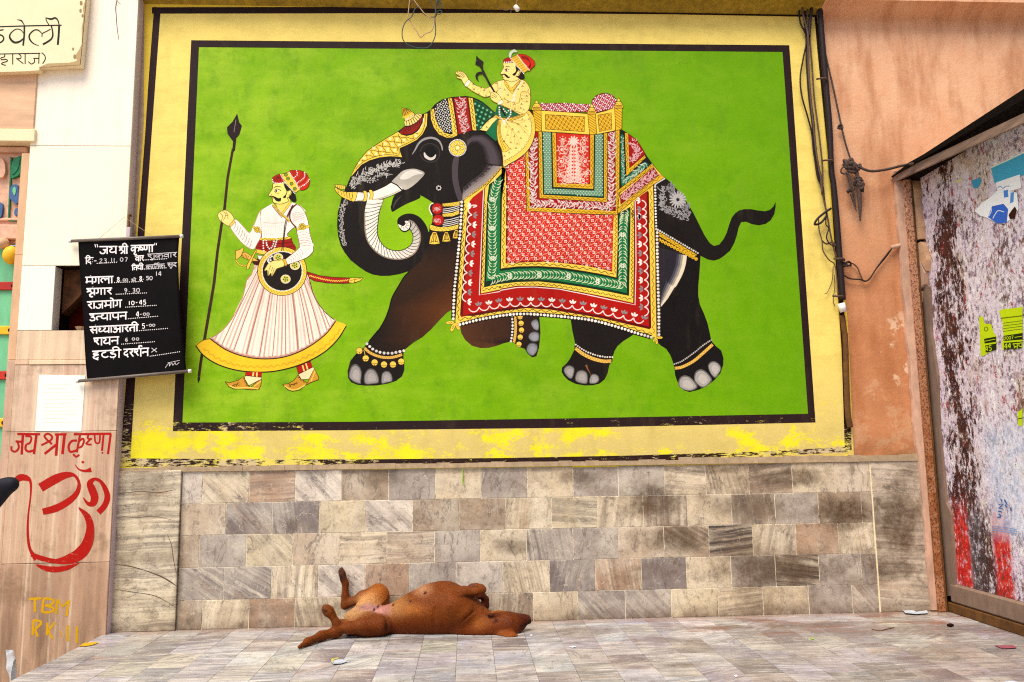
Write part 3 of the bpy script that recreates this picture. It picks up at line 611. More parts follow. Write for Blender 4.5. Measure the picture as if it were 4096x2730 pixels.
p.line(OUT, 3, (40, 20, 24))
# ear
ear = E1(1500, 742, 1560, 700, 1640, 675, 1760, 660, 1870, 670, 1960, 720, 2020, 800, 2060, 900, 2085, 980, 2096, 1060, 2060, 1125, 1980, 1205, 1880, 1295, 1760, 1385, 1640, 1465, 1610, 1500, 1500, 1500, 1440, 1300, 1430, 1000)
p.poly(ear, K, 1)
p.line(E1(1500, 742, 1560, 703, 1640, 678, 1760, 662, 1870, 672, 1960, 722, 2020, 800, 2060, 900, 2088, 980), 5, (10, 8, 8))
O1 = resamp(E1(1660, 760, 1750, 700, 1880, 700, 1980, 770, 2050, 880, 2090, 1000, 2085, 1070), 14); I1 = resamp(E1(1680, 850, 1720, 800, 1790, 795, 1850, 850, 1880, 940, 1890, 1010, 1900, 1040), 14)
for a_, c_ in ((0, (44, 36, 38)), (.12, (62, 52, 56)), (.25, (78, 68, 72))):
    p.poly(npj(O1+(I1-O1)*(.05+a_), (I1+(O1-I1)*a_)[::-1]), c_)
p.poly(E1(1545, 950, 1575, 965, 1565, 1100, 1570, 1250, 1600, 1380, 1635, 1440, 1600, 1490, 1565, 1470, 1520, 1340, 1497, 1220, 1495, 1080, 1515, 980), (74, 64, 68), 1)
OE = resamp(E1(2090, 1080, 1990, 1195, 1890, 1280, 1760, 1380, 1615, 1485), 12); IE = resamp(E1(1900, 1060, 1880, 1110, 1800, 1190, 1700, 1260, 1625, 1330), 12)
for a_, c_ in ((0, (84, 76, 76)), (.2, (112, 102, 100)), (.42, (140, 128, 122)), (.62, (158, 144, 134))):
    p.poly(npj(OE, (IE+(OE-IE)*a_)[::-1]), c_)
rr = random.Random(2)
p.lines([[IE[i]+(IE[min(i+1, 11)]-IE[i])*t_, IE[i]+(OE[i]-IE[i])*rr.uniform(.15, .4)+(IE[min(i+1, 11)]-IE[i])*t_] for i in range(11) for t_ in (0, .25, .5, .75)], 2.5, (50, 42, 44), 0)
# brow, eye, tusks
p.line(E1(1025, 938, 1060, 885, 1100, 812, 1160, 762, 1250, 742, 1330, 770, 1370, 830, 1382, 890), [2, 6, 8, 9, 8, 6, 4], (158, 152, 146))
p.line(E1(1150, 850, 1240, 800, 1320, 850, 1350, 940), 6, (14, 12, 12), taper=2)
p.ell(E1(1240, 915)[0], 22, 24, (12, 10, 10)); p.line(E1(1168, 915, 1185, 960, 1235, 990, 1280, 978, 1304, 940), [4, 12, 11, 10, 3], (214, 206, 194))
p.line(E1(1120, 905, 1145, 850, 1200, 815, 1270, 815, 1330, 860, 1350, 930, 1320, 1000, 1240, 1030, 1160, 1000, 1120, 940), 3, (62, 54, 54))
p.poly(E1(785, 1265, 850, 1190, 920, 1130, 1020, 1107, 1100, 1117, 1172, 1160, 1110, 1240, 1030, 1310, 960, 1350, 910, 1345, 860, 1300), lambda q: tuple(np.array((206, 198, 180))*(1-min(.45, abs((q[0]-1300-330)-(1100-q[1])*.0)/420))), 1)
p.poly(E1(880, 1220, 940, 1150, 1030, 1120, 1110, 1140, 1150, 1165, 1060, 1180, 960, 1230), (226, 220, 204), 1)
p.poly(E1(370, 1392, 460, 1388, 560, 1378, 700, 1320, 790, 1270, 860, 1300, 910, 1350, 820, 1400, 700, 1450, 560, 1482, 440, 1487, 340, 1488), W_, 1)
p.line(E1(380, 1480, 560, 1470, 700, 1438, 880, 1362), 4, (196, 176, 146)); p.line(E1(785, 1268, 850, 1302, 905, 1356, 930, 1350), 5, K); p.line(E1(330, 1490, 440, 1490, 560, 1485, 700, 1454, 860, 1395), 3, K)
p.poly(E1(115, 1288, 180, 1296, 242, 1305, 236, 1350, 180, 1345, 130, 1325), YE, 0, K, 2)
p.poly(E1(120, 1325, 190, 1362, 260, 1380, 330, 1388, 330, 1488, 270, 1472, 200, 1440, 145, 1392, 118, 1350), YE, 1, K, 2.2)
p.lines([E1(150+i*34, 1342+i*12, 160+i*34, 1395+i*17) for i in range(6)], 2, K, 0)
p.lines([E1(140+i*24, 1294+i*2, 148+i*22, 1330+i*4) for i in range(5)], 1.8, K, 0)
p.poly(E1(320, 1385, 350, 1378, 378, 1386, 370, 1440, 350, 1488, 320, 1490, 305, 1470, 325, 1440), YE, 1, K, 2)
for x_, y_ in ((450, 0), (518, -12)): p.poly(E1(x_, 1372+y_, x_+35, 1370+y_, x_+50, 1420+y_, x_+35, 1484+y_*.3, x_-2, 1486+y_*.3, x_+14, 1430+y_), YE, 1, K, 2)
# trunk underside with its rings
OUTt = npj(E2(500, 0, 470, 120, 468, 240, 472, 360, 500, 480, 560, 570, 640, 640, 740, 685, 860, 700, 970, 680, 1060, 620, 1110, 520, 1122, 420, 1090, 330, 1040, 265, 985, 240)); INt = npj(E2(685, 0, 640, 150, 625, 260, 615, 380, 640, 470, 690, 540, 760, 585, 860, 600, 940, 580, 1010, 530, 1035, 460, 1030, 400, 1000, 350, 990, 300))
A_ = resamp(spline(OUTt, 6), 32); B_ = resamp(spline(INt, 6), 32)
for i in range(31):
    c_ = W_ if i < 15 else tuple(np.array(W_)*(1-.016*(i-15))); p.group([(np.array([A_[i], A_[i+1], B_[i+1], B_[i]]), [(0, 1, 2, 3)], c_)])
p.line(A_[3:], 5, (150, 132, 112)); p.line(B_[2:], 3, K)
p.lines([[A_[i], (A_[i]+B_[i])/2+np.array([0, 3]), B_[i]] for i in range(1, 31)], 2.1, K)
p.poly(E2(860, 290, 880, 330, 920, 365, 970, 355, 1000, 310, 990, 262, 962, 250, 940, 254, 946, 285, 920, 312, 890, 300), W_, 1)
p.lines([E2(955, 252, 950, 285), E2(985, 262, 955, 292), E2(995, 300, 952, 302), E2(975, 345, 940, 312), E2(930, 362, 925, 320), E2(890, 340, 905, 312)], 2, (90, 70, 60), 0)
p.line(E2(1000, 250, 1006, 310, 975, 362, 925, 378), 4, K)
# forehead net
fh = npj(E1(860, 667, 900, 703, 960, 718, 1030, 702, 1090, 662, 1130, 592, 1160, 500, 1166, 458, 1208, 455, 1200, 600, 1150, 700, 1080, 770, 980, 822, 880, 866, 886, 905, 910, 972, 860, 966, 760, 962, 640, 976, 520, 1012, 430, 1062, 370, 1130, 300, 1205, 350, 1095, 420, 985, 500, 895, 600, 825, 740, 737))
p.poly(fh, YE, 0, K, 2.5)
net = npj(E1(852, 680, 900, 712, 960, 728, 1030, 715, 1120, 655, 1080, 730, 980, 790, 860, 850, 866, 900, 858, 945, 760, 935, 640, 952, 520, 985, 430, 1035, 370, 1080, 440, 985, 520, 895, 620, 825, 745, 745))
p.lattice(net, math.radians(6), math.radians(68), 22, 25, 2.2, OC, wob=2.2, wl=36)
p.scatter(net, math.radians(6), math.radians(68), 22, 25, lambda q: p.flower4(q, 2.6, 2.6, (255, 244, 190)))
p.line(E1(866, 852, 980, 800, 1080, 745, 1140, 680, 1175, 580, 1180, 470), 2.2, K); p.line(E1(866, 852, 866, 945, 760, 940, 640, 952, 520, 990, 430, 1040, 360, 1110), 2.2, K)
p.poly(E1(878, 690, 930, 706, 985, 710, 1050, 690, 1110, 640, 1150, 560, 1166, 462, 1130, 470, 1060, 540, 980, 600, 930, 615), (36, 14, 10))
p.poly(E1(880, 690, 960, 700, 1030, 685, 1090, 640, 1130, 560, 1150, 490, 1080, 560, 990, 615, 930, 620), (142, 22, 10), 1)
p.lines([E1(930+i*26, 625-i*16, 925+i*27, 700-i*18) for i in range(8)], 3, (60, 10, 8), 0)
p.lines([E1(1160, 510, 1155, 560), E1(1148, 580, 1128, 630), E1(1115, 650, 1080, 680)], 3, W_, 0)
# crown
p.poly(E1(935, 540, 945, 600, 1000, 597, 1070, 562, 1130, 505, 1137, 465, 1090, 455, 1050, 482, 1000, 518), SK, 1, K, 2)
p.lines([E1(960, 545, 965, 600), E1(985, 540, 998, 597), E1(1010, 530, 1030, 585), E1(1035, 515, 1062, 568), E1(1055, 500, 1090, 545), E1(1070, 480, 1115, 520), E1(1090, 465, 1130, 490)], 3, OC, 0)
p.poly(E1(932, 515, 948, 548, 1010, 525, 1052, 488, 1050, 455, 1020, 448, 940, 500), YE, 1, K, 2)
p.dots(E1(962, 522, 995, 508, 1028, 484), 4.2, W_); p.dots(E1(962, 522, 995, 508, 1028, 484), 2, OC)
p.poly(E1(905, 388, 912, 470, 924, 506, 975, 490, 1028, 448, 1000, 418, 960, 398), YD, 0, K, 2)
p.lines([E1(918, 400, 935, 485), E1(930, 400, 955, 475), E1(945, 402, 980, 462), E1(955, 404, 1002, 440)], 3, OC, 0); p.line(E1(912, 500, 970, 488, 1030, 445), 5, YE)
# neck cap: yellow crescent, white net, red and green bands
p.poly(E1(1240, 410, 1282, 400, 1300, 520, 1340, 610, 1400, 680, 1480, 703, 1500, 698, 1445, 282, 1490, 275, 1550, 500, 1557, 712, 1500, 740, 1430, 742, 1340, 702, 1280, 622, 1245, 522), YE, 0, OC, 2)
p.wave(E1(1262, 410, 1272, 520, 1310, 620, 1370, 690, 1450, 722, 1530, 715), 3.5, 17, 2.4, K); p.wave(E1(1470, 280, 1500, 450, 1530, 600, 1535, 700), 3.5, 17, 2.4, K)
wn = E1(1405, 292, 1438, 285, 1470, 420, 1490, 560, 1502, 690, 1440, 692, 1370, 650, 1318, 570, 1290, 480, 1288, 400, 1340, 335)
p.poly(wn, (22, 18, 18)); p.lattice(wn, math.radians(32), math.radians(-62), 17, 17, 2.2, (220, 216, 204), wob=1, wl=24)
p.scatter(wn, math.radians(32), math.radians(-62), 17, 17, lambda q: [p._ell(q[0], q[1], 3.0, 3.0, (236, 232, 216), 0, 6)])
p.poly(E1(1495, 272, 1682, 262, 1738, 652, 1558, 705), (160, 20, 14))
p.poly(E1(1495, 272, 1515, 271, 1575, 700, 1558, 705), (70, 10, 10)); p.poly(E1(1670, 262, 1684, 262, 1738, 652, 1722, 656), (70, 10, 10))
p.filigree(E1(1595, 285, 1610, 400, 1625, 520, 1640, 680), 22, 60, (246, 206, 200), size=15, wd=2.6, seed=3)
p.poly(E1(1685, 268, 1738, 275, 1765, 450, 1782, 656, 1735, 652), YE, 0, OC, 2); p.wave(E1(1712, 275, 1735, 450, 1758, 640), 3.5, 17, 2.4, K)
gc = E1(1748, 282, 1850, 332, 1925, 395, 2002, 460, 1930, 520, 1870, 570, 1820, 655, 1792, 655, 1772, 450)
p.poly(gc, (20, 92, 50)); p.lattice(gc, math.radians(28), math.radians(-70), 18, 18, 2.4, (12, 40, 26)); p.scatter(gc, math.radians(28), math.radians(-70), 18, 18, lambda q: [p._ell(q[0], q[1], 4.2, 4.2, (120, 190, 150), 0, 7), p._ell(q[0]+1, q[1]+1, 1.8, 1.8, (20, 92, 50), 0, 6)][:1])
p.line(E1(1640, 253, 1750, 276, 1860, 331, 2000, 452), 4, K)
# trunk filigree
p.filigree(E1(880, 1010, 840, 1060, 760, 1050, 680, 1080, 620, 1120, 560, 1110, 500, 1150, 430, 1190, 360, 1240, 310, 1330), 22, 150, (218, 212, 200), size=13, wd=2, seed=8)
p.filigree(E1(760, 1180, 680, 1150, 600, 1210, 520, 1240, 440, 1230, 370, 1280), 16, 60, (200, 196, 186), size=12, wd=2, seed=9)
p.filigree(npj(E1(255, 1480, 225, 1540), E2(205, 60, 200, 200, 190, 300, 205, 420, 225, 540)), 16, 110, (206, 200, 190), size=9, wd=1.8, seed=10)
# ear boss and cheek flower
c0 = E1(1560, 860)[0]; p.ell(c0, 33, 32, (40, 24, 10)); p.ell(c0, 30, 29, YE); p.petals(c0, 8, 8, 26, 8, (70, 42, 8), .2); p.petals(c0, 8, 11, 24, 4.6, (255, 236, 150), .2); p.ell(c0, 6.5, 6.5, (255, 240, 170))
p.dots([c0+np.array([33.5*math.cos(a), 32.5*math.sin(a)]) for a in np.linspace(0, 6.28, 37)[:-1]], 2.5, W_)
p.dots([E1(1338, 1332)[0]+np.array([8*math.cos(a), 8*math.sin(a)]) for a in np.linspace(0, 6.28, 8)[:-1]], 2.8, (230, 224, 214))
# rump filigree
rp = npj(C3(700, 290, 760, 270, 850, 290, 950, 400, 1030, 490, 1100, 640, 1040, 680, 930, 660, 800, 610, 730, 540, 700, 430))
p.filigree(C3(730, 300, 740, 400, 720, 500, 800, 560, 860, 590, 950, 620, 1060, 640), 24, 120, (176, 172, 172), size=15, wd=2.2, seed=12)
p.filigree(C3(800, 290, 860, 350, 920, 420, 980, 480, 1040, 560), 28, 110, (150, 148, 150), size=16, wd=2.4, seed=13)
p.petals(C3(915, 440)[0], 16, 6, 36, 7, (186, 182, 178)); p.ell(C3(915, 440)[0], 6, 6, K)
# tail band
p.poly(C3(655, 820, 690, 815, 1140, 1085, 1120, 1112, 1080, 1100, 660, 850), YD, 0, (70, 30, 10), 2); p.wave(C3(680, 835, 1125, 1100), 3, 18, 2, (90, 50, 10), sm=0)
p.pearls(C3(680, 795, 1150, 1068), 4, (222, 218, 208), sm=0); p.dots(resamp(C3(700, 912, 1130, 1138), 13), 7, YD); p.dots(resamp(C3(700, 912, 1130, 1138), 13)+[0, 1.5], 2.2, (90, 50, 10))
# nails
def nail(P_, c1=(150, 144, 138)):
    P_ = np.array(P_); c_ = P_.mean(0); p.poly(P_, tuple(np.array(c1)*.62), 1); p.poly(c_+(P_-c_)*.86+[0, 1], c1, 1); p.poly(c_+(P_-c_)*.55+[2, 3], tuple(np.minimum(255, np.array(c1)*1.14)), 1)
for q in (L1(135, 870, 160, 790, 210, 755, 260, 790, 285, 860, 275, 960, 270, 990, 200, 970, 140, 920), L1(310, 930, 325, 860, 370, 812, 430, 820, 475, 880, 487, 970, 420, 990, 330, 992), L1(515, 920, 530, 860, 575, 837, 620, 855, 645, 910, 640, 960, 580, 975, 520, 985)): nail(q)
for q in (L1(2275, 280, 2300, 240, 2350, 235, 2372, 300, 2360, 360, 2310, 345), L1(2245, 440, 2270, 390, 2330, 375, 2372, 400, 2365, 480, 2290, 490), L1(2222, 590, 2240, 530, 2290, 505, 2350, 530, 2350, 600, 2300, 660, 2250, 640)): nail(q, (134, 134, 138))
for q in (L2(308, 1130, 330, 1080, 380, 1065, 430, 1095, 430, 1160, 400, 1222, 350, 1200), L2(440, 1230, 460, 1150, 510, 1122, 570, 1140, 590, 1190, 580, 1280, 480, 1268), L2(608, 1240, 630, 1180, 670, 1165, 715, 1190, 725, 1240, 690, 1275, 620, 1280)): nail(q)
for q in (L2(1655, 1290, 1670, 1220, 1720, 1185, 1790, 1200, 1850, 1260, 1882, 1320, 1820, 1362, 1740, 1360, 1680, 1330), L2(1842, 1230, 1855, 1150, 1910, 1112, 1970, 1130, 2030, 1190, 2050, 1245, 1990, 1310, 1930, 1325, 1870, 1280), L2(2005, 1080, 2030, 1030, 2080, 1018, 2130, 1045, 2160, 1100, 2130, 1170, 2090, 1212, 2040, 1170)): nail(q, (166, 160, 152))
p.line(L2(572, 1060, 590, 1110, 615, 1150, 625, 1190), 8, (140, 84, 50), taper=1)
# anklets
def anklet(path, wy, bells=None, pw=None, br=10, pr=4.6, pc=(222, 216, 204)):
    p.line(path, wy, OC); p.line(path, wy-3, (240, 190, 84)); p.wave(path, wy*.32, 9 if wy < 16 else 12, 1.8, (70, 34, 8), sharp=1)
    if pw is not None: p.pearls(pw, pr, pc, dark=(30, 16, 12))
    if bells is not None:
        for b in bells: p.ell(b, br, br, (50, 28, 8), n=14); p.ell(b, br-1.6, br-1.6, (248, 204, 80), n=14); p.line([b+[-br+2, 3], b+[0, 5], b+[br-2, 3]], 1.6, (60, 34, 8)); p.line([b+[0, 4], b+[0, br-1]], 1.8, (60, 34, 8), 0)
anklet(L1(315, 565, 380, 622, 470, 662, 560, 680, 660, 675, 760, 645), 13, L1(257, 602, 332, 690, 437, 738, 547, 762, 653, 762, 750, 728), L1(345, 518, 390, 560, 450, 600, 540, 625, 640, 628, 730, 610, 780, 600), br=14, pr=6.2)
p.lines([L1(310, 590, 325, 650)], 2, YE, 0)
anklet(L1(2085, 185, 2095, 280, 2092, 400, 2075, 505), 13, L1(2148, 200, 2160, 277, 2165, 357, 2150, 440, 2135, 524), L1(2052, 190, 2060, 280, 2055, 400, 2040, 490), br=12, pr=5)
anklet(L2(445, 862, 540, 935, 660, 990, 780, 1018, 868, 1015), 16, None, L2(450, 822, 540, 885, 660, 938, 780, 965, 880, 970), pr=4)
anklet(L2(1615, 1100, 1700, 1085, 1830, 1020, 1950, 920, 2060, 820), 14, None, L2(1610, 1052, 1700, 1015, 1830, 925, 1950, 830, 2045, 768), pr=3.4, pc=(190, 186, 180))
# neck jewellery
p.line(npj(E1(1275, 1510), E2(1240, 60, 1228, 110, 1260, 180)), 4, W_)
for y0, y1 in ((50, 35), (170, 130)): p.poly(E2(1380, y0-5, 1500, y0-18, 1600, y1-20, 1605, y1+28, 1500, y0+28, 1385, y0+32), YE, 0, K, 2); p.wave(E2(1390, y0+15, 1500, y0+6, 1600, y1+4), 4.5, 11, 1.8, K, sharp=1)
for dy in (90, 112, 132, 222, 246, 268, 290): p.line(E2(1385, dy+22, 1480, dy+8, 1600, dy-26), 3, (222, 216, 204))
for cy in (105, 238): p.ell(E2(1320 if cy < 200 else 1332, cy)[0], 24, 24, (90, 10, 10)); p.ell(E2(1320 if cy < 200 else 1332, cy)[0], 21, 21, (186, 24, 18)); p.filigree(E2(1290, cy, 1320, cy+6, 1355, cy), 8, 14, (240, 190, 180), size=9, wd=2, seed=cy)
p.poly(E2(1240, 295, 1330, 318, 1450, 318, 1600, 285, 1605, 330, 1450, 368, 1330, 372, 1240, 352), YE, 1, K, 2); p.wave(E2(1245, 328, 1330, 345, 1450, 345, 1600, 310), 6, 15, 2, K, sharp=1)
def tassel(x, y, s_):
    P_ = E2(x-20*s_, y, x+20*s_, y, x+45*s_, y+60*s_, x+62*s_, y+135*s_, x, y+145*s_, x-62*s_, y+140*s_, x-50*s_, y+60*s_); p.poly(P_, YE, 0, OC, 2)
    p.lines([E2(x+a*.3*s_, y+10, x+a*s_, y+120*s_) for a in (-38, -14, 12, 36)], 2.4, OC, 0); p.line(E2(x-50*s_, y+128*s_, x, y+105*s_, x+50*s_, y+125*s_), 2.5, OC)
tassel(1288, 380, 1.0); tassel(1428, 382, .78); tassel(1545, 355, .7)

# ---- saddle cloth
def ring(outer, c): p.poly(outer, c)
p.poly(npj(E1(2092, 1072, 1980, 1200, 1900, 1285, 1760, 1390, 1636, 1475), E2(1630, 100, 1612, 300, 1590, 700, 1558, 1100, 1530, 1440), L1(1400, 285, 1430, 285, 1600, 235, 1800, 190, 2000, 160, 2353, 150), C2(600, 1200, 850, 1235, 1100, 1280, 1400, 1350, 1700, 1440, 1845, 1482, 1838, 1200, 1832, 900, 1830, 600, 1818, 200), C1(1664, 1440, 1655, 1110, 1790, 1035, 1700, 940, 1620, 840, 1570, 770, 1520, 680, 1460, 590, 1380, 530, 1290, 475, 300, 470, 120, 600, 0, 900)), YE, 0, (80, 46, 8), 2.5)
redb = npj(E1(2080, 1100, 1900, 1310, 1865, 1345, 1740, 1440, 1700, 1490), E2(1690, 100, 1650, 640, 1600, 1370), L1(1450, 208, 1600, 168, 1800, 130, 2000, 100), C2(300, 1117, 600, 1140, 900, 1190, 1200, 1240, 1500, 1310, 1775, 1370, 1765, 900, 1760, 500, 1742, 0), C1(1612, 1568, 1600, 1300, 1595, 1185, 1520, 1235, 1435, 1310, 1300, 1400, 600, 1200, 200, 700))
p.poly(redb, (174, 18, 10))
p.line(npj(E2(1690, 140, 1652, 640, 1604, 1362), L1(1600, 176, 1800, 138, 2000, 110), C2(300, 1112, 600, 1132, 900, 1180, 1200, 1232, 1500, 1302, 1766, 1362)), 11, (92, 10, 8), sm=0)
p.line(npj(C2(1766, 1360, 1756, 900, 1750, 500, 1735, 0), C1(1600, 1568, 1590, 1200)), 9, (96, 10, 8), sm=0)
p.line(npj(E1(1868, 1350), E2(1860, 0, 1840, 500, 1815, 1122, 2060, 1080), C2(0, 920, 200, 885, 400, 880, 700, 905, 1000, 965, 1300, 1030, 1588, 1090, 1600, 600, 1596, 0), C1(1447, 1568, 1442, 1310)), 3.4, (236, 226, 216), sm=0)
band2 = npj(E1(2085, 1090, 1880, 1330), E2(1872, 0, 1855, 500, 1832, 1102, 2060, 1060), C2(0, 905, 200, 868, 450, 868, 700, 895, 1000, 950, 1300, 1010, 1570, 1068, 1580, 500, 1578, 0), C1(1430, 1568, 1428, 1310, 1300, 1400, 800, 1200))
p.poly(band2, YE, 0, (70, 30, 8), 3)
grn = npj(E1(2078, 1160, 2000, 1240, 1930, 1290), E2(1905, 0, 1890, 500, 1870, 1032, 2060, 990), C2(0, 845, 200, 822, 450, 815, 700, 840, 1000, 885, 1300, 940, 1518, 985, 1528, 500, 1536, 0), C1(1390, 1568, 1388, 1375, 1250, 1455, 800, 1300))
p.poly(grn, (16, 44, 24)); g2_ = npj(E1(2066, 1200, 1950, 1310), E2(1925, 0, 1912, 500, 1895, 960, 2060, 935), C2(0, 812, 200, 790, 450, 788, 700, 812, 1000, 858, 1300, 910, 1490, 950, 1502, 500, 1510, 20), C1(1376, 1568, 1376, 1420, 1270, 1490, 800, 1400))
p.poly(g2_, (24, 116, 62))
p.poly(npj(E1(2080, 1085, 2130, 1080), E2(2060, 0), E2(2056, 835), C2(20, 690, 200, 665, 450, 660, 700, 675, 1000, 718, 1200, 752, 1385, 790, 1400, 400, 1400, 20), C1(1250, 1450, 600, 1300)), (14, 36, 20))
p.poly(npj(E1(2082, 1083, 2130, 1075), E2(2080, 0, 2068, 818), C2(20, 662, 200, 640, 450, 635, 700, 650, 1000, 695, 1200, 730, 1370, 768, 1385, 400, 1385, 20), C1(1250, 1445, 600, 1300)), YE, 0, OC, 2)
def redgrad(q):
    return (204, 52, 34)
fieldp = npj(E1(2128, 1060), R1(720, 1430, 860, 1350, 940, 1260, 1100, 1200), C1(800, 1400, 1200, 1470, 1190, 1568), C2(1335, 30, 1328, 400, 1320, 700, 1200, 670, 1000, 630, 800, 605, 550, 585, 300, 590, 70, 605, 75, 300, 90, 0), E2(2135, 600, 2140, 0))
p.poly(fieldp, (198, 42, 28))
p.line(npj(E1(2136, 1075), E2(2142, 0, 2136, 600, 2134, 745)), 7, (110, 14, 10), sm=0)
p.line(npj(C2(80, 595, 300, 582, 550, 577, 800, 597, 1000, 622, 1200, 662, 1312, 692)), 5, (110, 14, 10))
p.lattice(fieldp, math.radians(-38), math.radians(48), 21, 27, 1.8, (250, 190, 168), wob=2.4, wl=34, c2=(236, 110, 90))
p.scatter(fieldp, math.radians(-38), math.radians(48), 21, 27, lambda q: p.flower4(q, 2.6, 3.0, (255, 232, 214)))
# garland on the green band, scallops and lotus buds on the red band
gpath = [npj(E1(2030, 1260, 1990, 1400, 1960, 1540), E2(1975, 100, 1965, 400, 1975, 700, 1955, 900)), npj(C2(-90, 800, 30, 765, 150, 745, 300, 740, 500, 735, 750, 745, 1000, 790, 1250, 830, 1420, 860)), npj(C2(1440, 850, 1445, 500, 1440, 300, 1460, 60), C1(1310, 1540, 1320, 1440))]
for gi, g in enumerate(gpath):
    Q = resamp(spline(g, 6), max(8, int(plen(g)/22))); T = np.gradient(Q, axis=0); T /= np.hypot(*T.T)[:, None]; Nn = np.c_[-T[:, 1], T[:, 0]]; ls = []
    for i in range(len(Q)):
        for sd_ in (-1, 1):
            for j in (0, .5):
                b = Q[i]+T[i]*22*j+Nn[i]*sd_*1.5; e = b+Nn[i]*sd_*(13 if j else 16)-T[i]*15; mm = (b+e)/2+T[i]*3+Nn[i]*sd_*2
                ls.append(p._line([b, mm, e], 3.8, (214, 222, 176), 1, 2, 3))
    p.group(ls)
    for i in range(3, len(Q)-2, 5):
        p.petals(Q[i], 6, 2, 11, 6, (226, 230, 200)); p.ell(Q[i], 2.5, 2.5, (60, 110, 110), n=8)
def buds(path, step, side, a_first=0, size=1.0):
    P_ = np.array(path); n = max(2, int(plen(P_)/step)); Q = resamp(P_, n+1); ls = []; bl = []
    for i in range(n):
        a, b = Q[i], Q[i+1]; m = (a+b)/2; t = (b-a)/np.hypot(*(b-a)); nn = np.array([-t[1], t[0]])*side
        ls.append(p._line([a, a+(b-a)*.18-nn*11*size, m-nn*16*size, b-(b-a)*.18-nn*11*size, b], 4.2, (246, 222, 210), 1, 0, 4))
        cc = (246, 236, 220) if (i+a_first) % 2 else (142, 132, 130)
        for da in (-.75, 0, .75):
            d = nn*math.cos(da)+t*math.sin(da); o = b+nn*4
            bl.append(p._ell(o[0]+d[0]*11*size, o[1]+d[1]*11*size, 8.5*size, 4.0*size, cc, math.atan2(d[1], d[0]), 8))
    p.group(ls); p.group(bl)
buds(npj(E1(1740, 1560), E2(1740, 20, 1720, 300, 1700, 600, 1670, 900, 1660, 1200)), 38, -1, 1)
buds(npj(E2(1690, 1280), L1(1560, 100, 1800, 70), C2(20, 1070, 260, 1058, 500, 1062, 740, 1080, 980, 1110, 1270, 1170, 1560, 1240, 1690, 1275)), 40, -1)
buds(npj(C2(1700, 1220, 1700, 900, 1690, 600, 1680, 200, 1675, 0), C1(1530, 1500, 1520, 1300)), 34, -1)
# waves on the yellow bands
p.wave(npj(E2(1645, 40, 1620, 500, 1590, 900, 1560, 1400), ), 4.2, 29, 2.6, K); p.wave(npj(E2(1570, 1410), L1(1600, 205, 1800, 158, 2000, 128), C2(300, 1150, 600, 1170, 900, 1212, 1200, 1270, 1500, 1340, 1790, 1440)), 4.2, 33, 2.6, K)
p.wave(npj(C2(1805, 1420, 1800, 900, 1795, 500, 1780, 0), C1(1635, 1400, 1625, 1150)), 4.0, 30, 2.6, (150, 96, 8))
p.wave(npj(E2(1885, 20, 1870, 500, 1852, 1050)), 3.6, 22, 2.3, K); p.wave(npj(E2(1852, 1062, 2060, 1025), C2(0, 878, 200, 845, 450, 842, 700, 868, 1000, 918, 1300, 975, 1545, 1025)), 3.6, 22, 2.3, K); p.wave(npj(C2(1550, 1010, 1556, 500, 1560, 0), C1(1408, 1500, 1408, 1340)), 3.6, 17, 2.3, (70, 40, 8))
p.wave(npj(E1(2100, 1110), E2(2108, 0, 2100, 400, 2095, 780)), 3.8, 26, 2.4, K); p.wave(npj(C2(45, 640, 200, 612, 450, 610, 700, 625, 1000, 662, 1200, 700, 1340, 735)), 3.8, 28, 2.4, K); p.wave(npj(C2(1350, 720, 1358, 400, 1362, 40), C1(1215, 1480)), 3.8, 17, 2.3, (90, 56, 10))
# rope edge by the ear, pearl fringe and corner flowers
p.line(E1(2080, 1080, 1960, 1215, 1860, 1305, 1740, 1392, 1640, 1468), 5, YE); p.wave(E1(2080, 1080, 1960, 1215, 1860, 1305, 1740, 1392, 1640, 1468), 2, 9, 1.8, OC)
p.pearls(npj(E1(1608, 1500), E2(1605, 120, 1592, 350, 1570, 600, 1545, 850, 1520, 1100, 1510, 1400)), 6.2, W_, dark=K); p.pearls(npj(L1(1440, 292, 1600, 250, 1800, 208, 2000, 178), C2(300, 1196, 600, 1215, 850, 1240, 1100, 1275, 1400, 1355, 1600, 1420, 1780, 1470)), 6.0, W_, dark=K)
p.pearls(npj(C1(1678, 1140, 1683, 1440), C2(1835, 100, 1838, 200)), 4.8, (232, 228, 220)); p.pearls(npj(C2(1848, 240, 1850, 500, 1860, 900, 1868, 1200, 1868, 1440)), 6.0, (240, 234, 226), dark=(60, 40, 20)); p.line(C1(1795, 1042, 1690, 1105, 1678, 1140), 6, (206, 200, 196))
for c_, rs in ((L1(1383, 265)[0], ((math.pi*.98, 36), (math.pi*.63, 40), (math.pi*.33, 34))), (C2(1835, 1475)[0], ((0.0, 26), (math.pi*.45, 26), (math.pi*.7, 20)))):
    for a_, L_ in rs:
        m = c_+np.array([math.cos(a_), math.sin(a_)])*L_*.55; p.ell(m, L_*.5, L_*.22, (60, 36, 6), a_, 14); p.ell(m, L_*.46, L_*.18, YE, a_, 14); p.ell(m, L_*.2, L_*.08, (120, 74, 8), a_, 10); p.ell(m, L_*.14, L_*.04, YE, a_, 8)
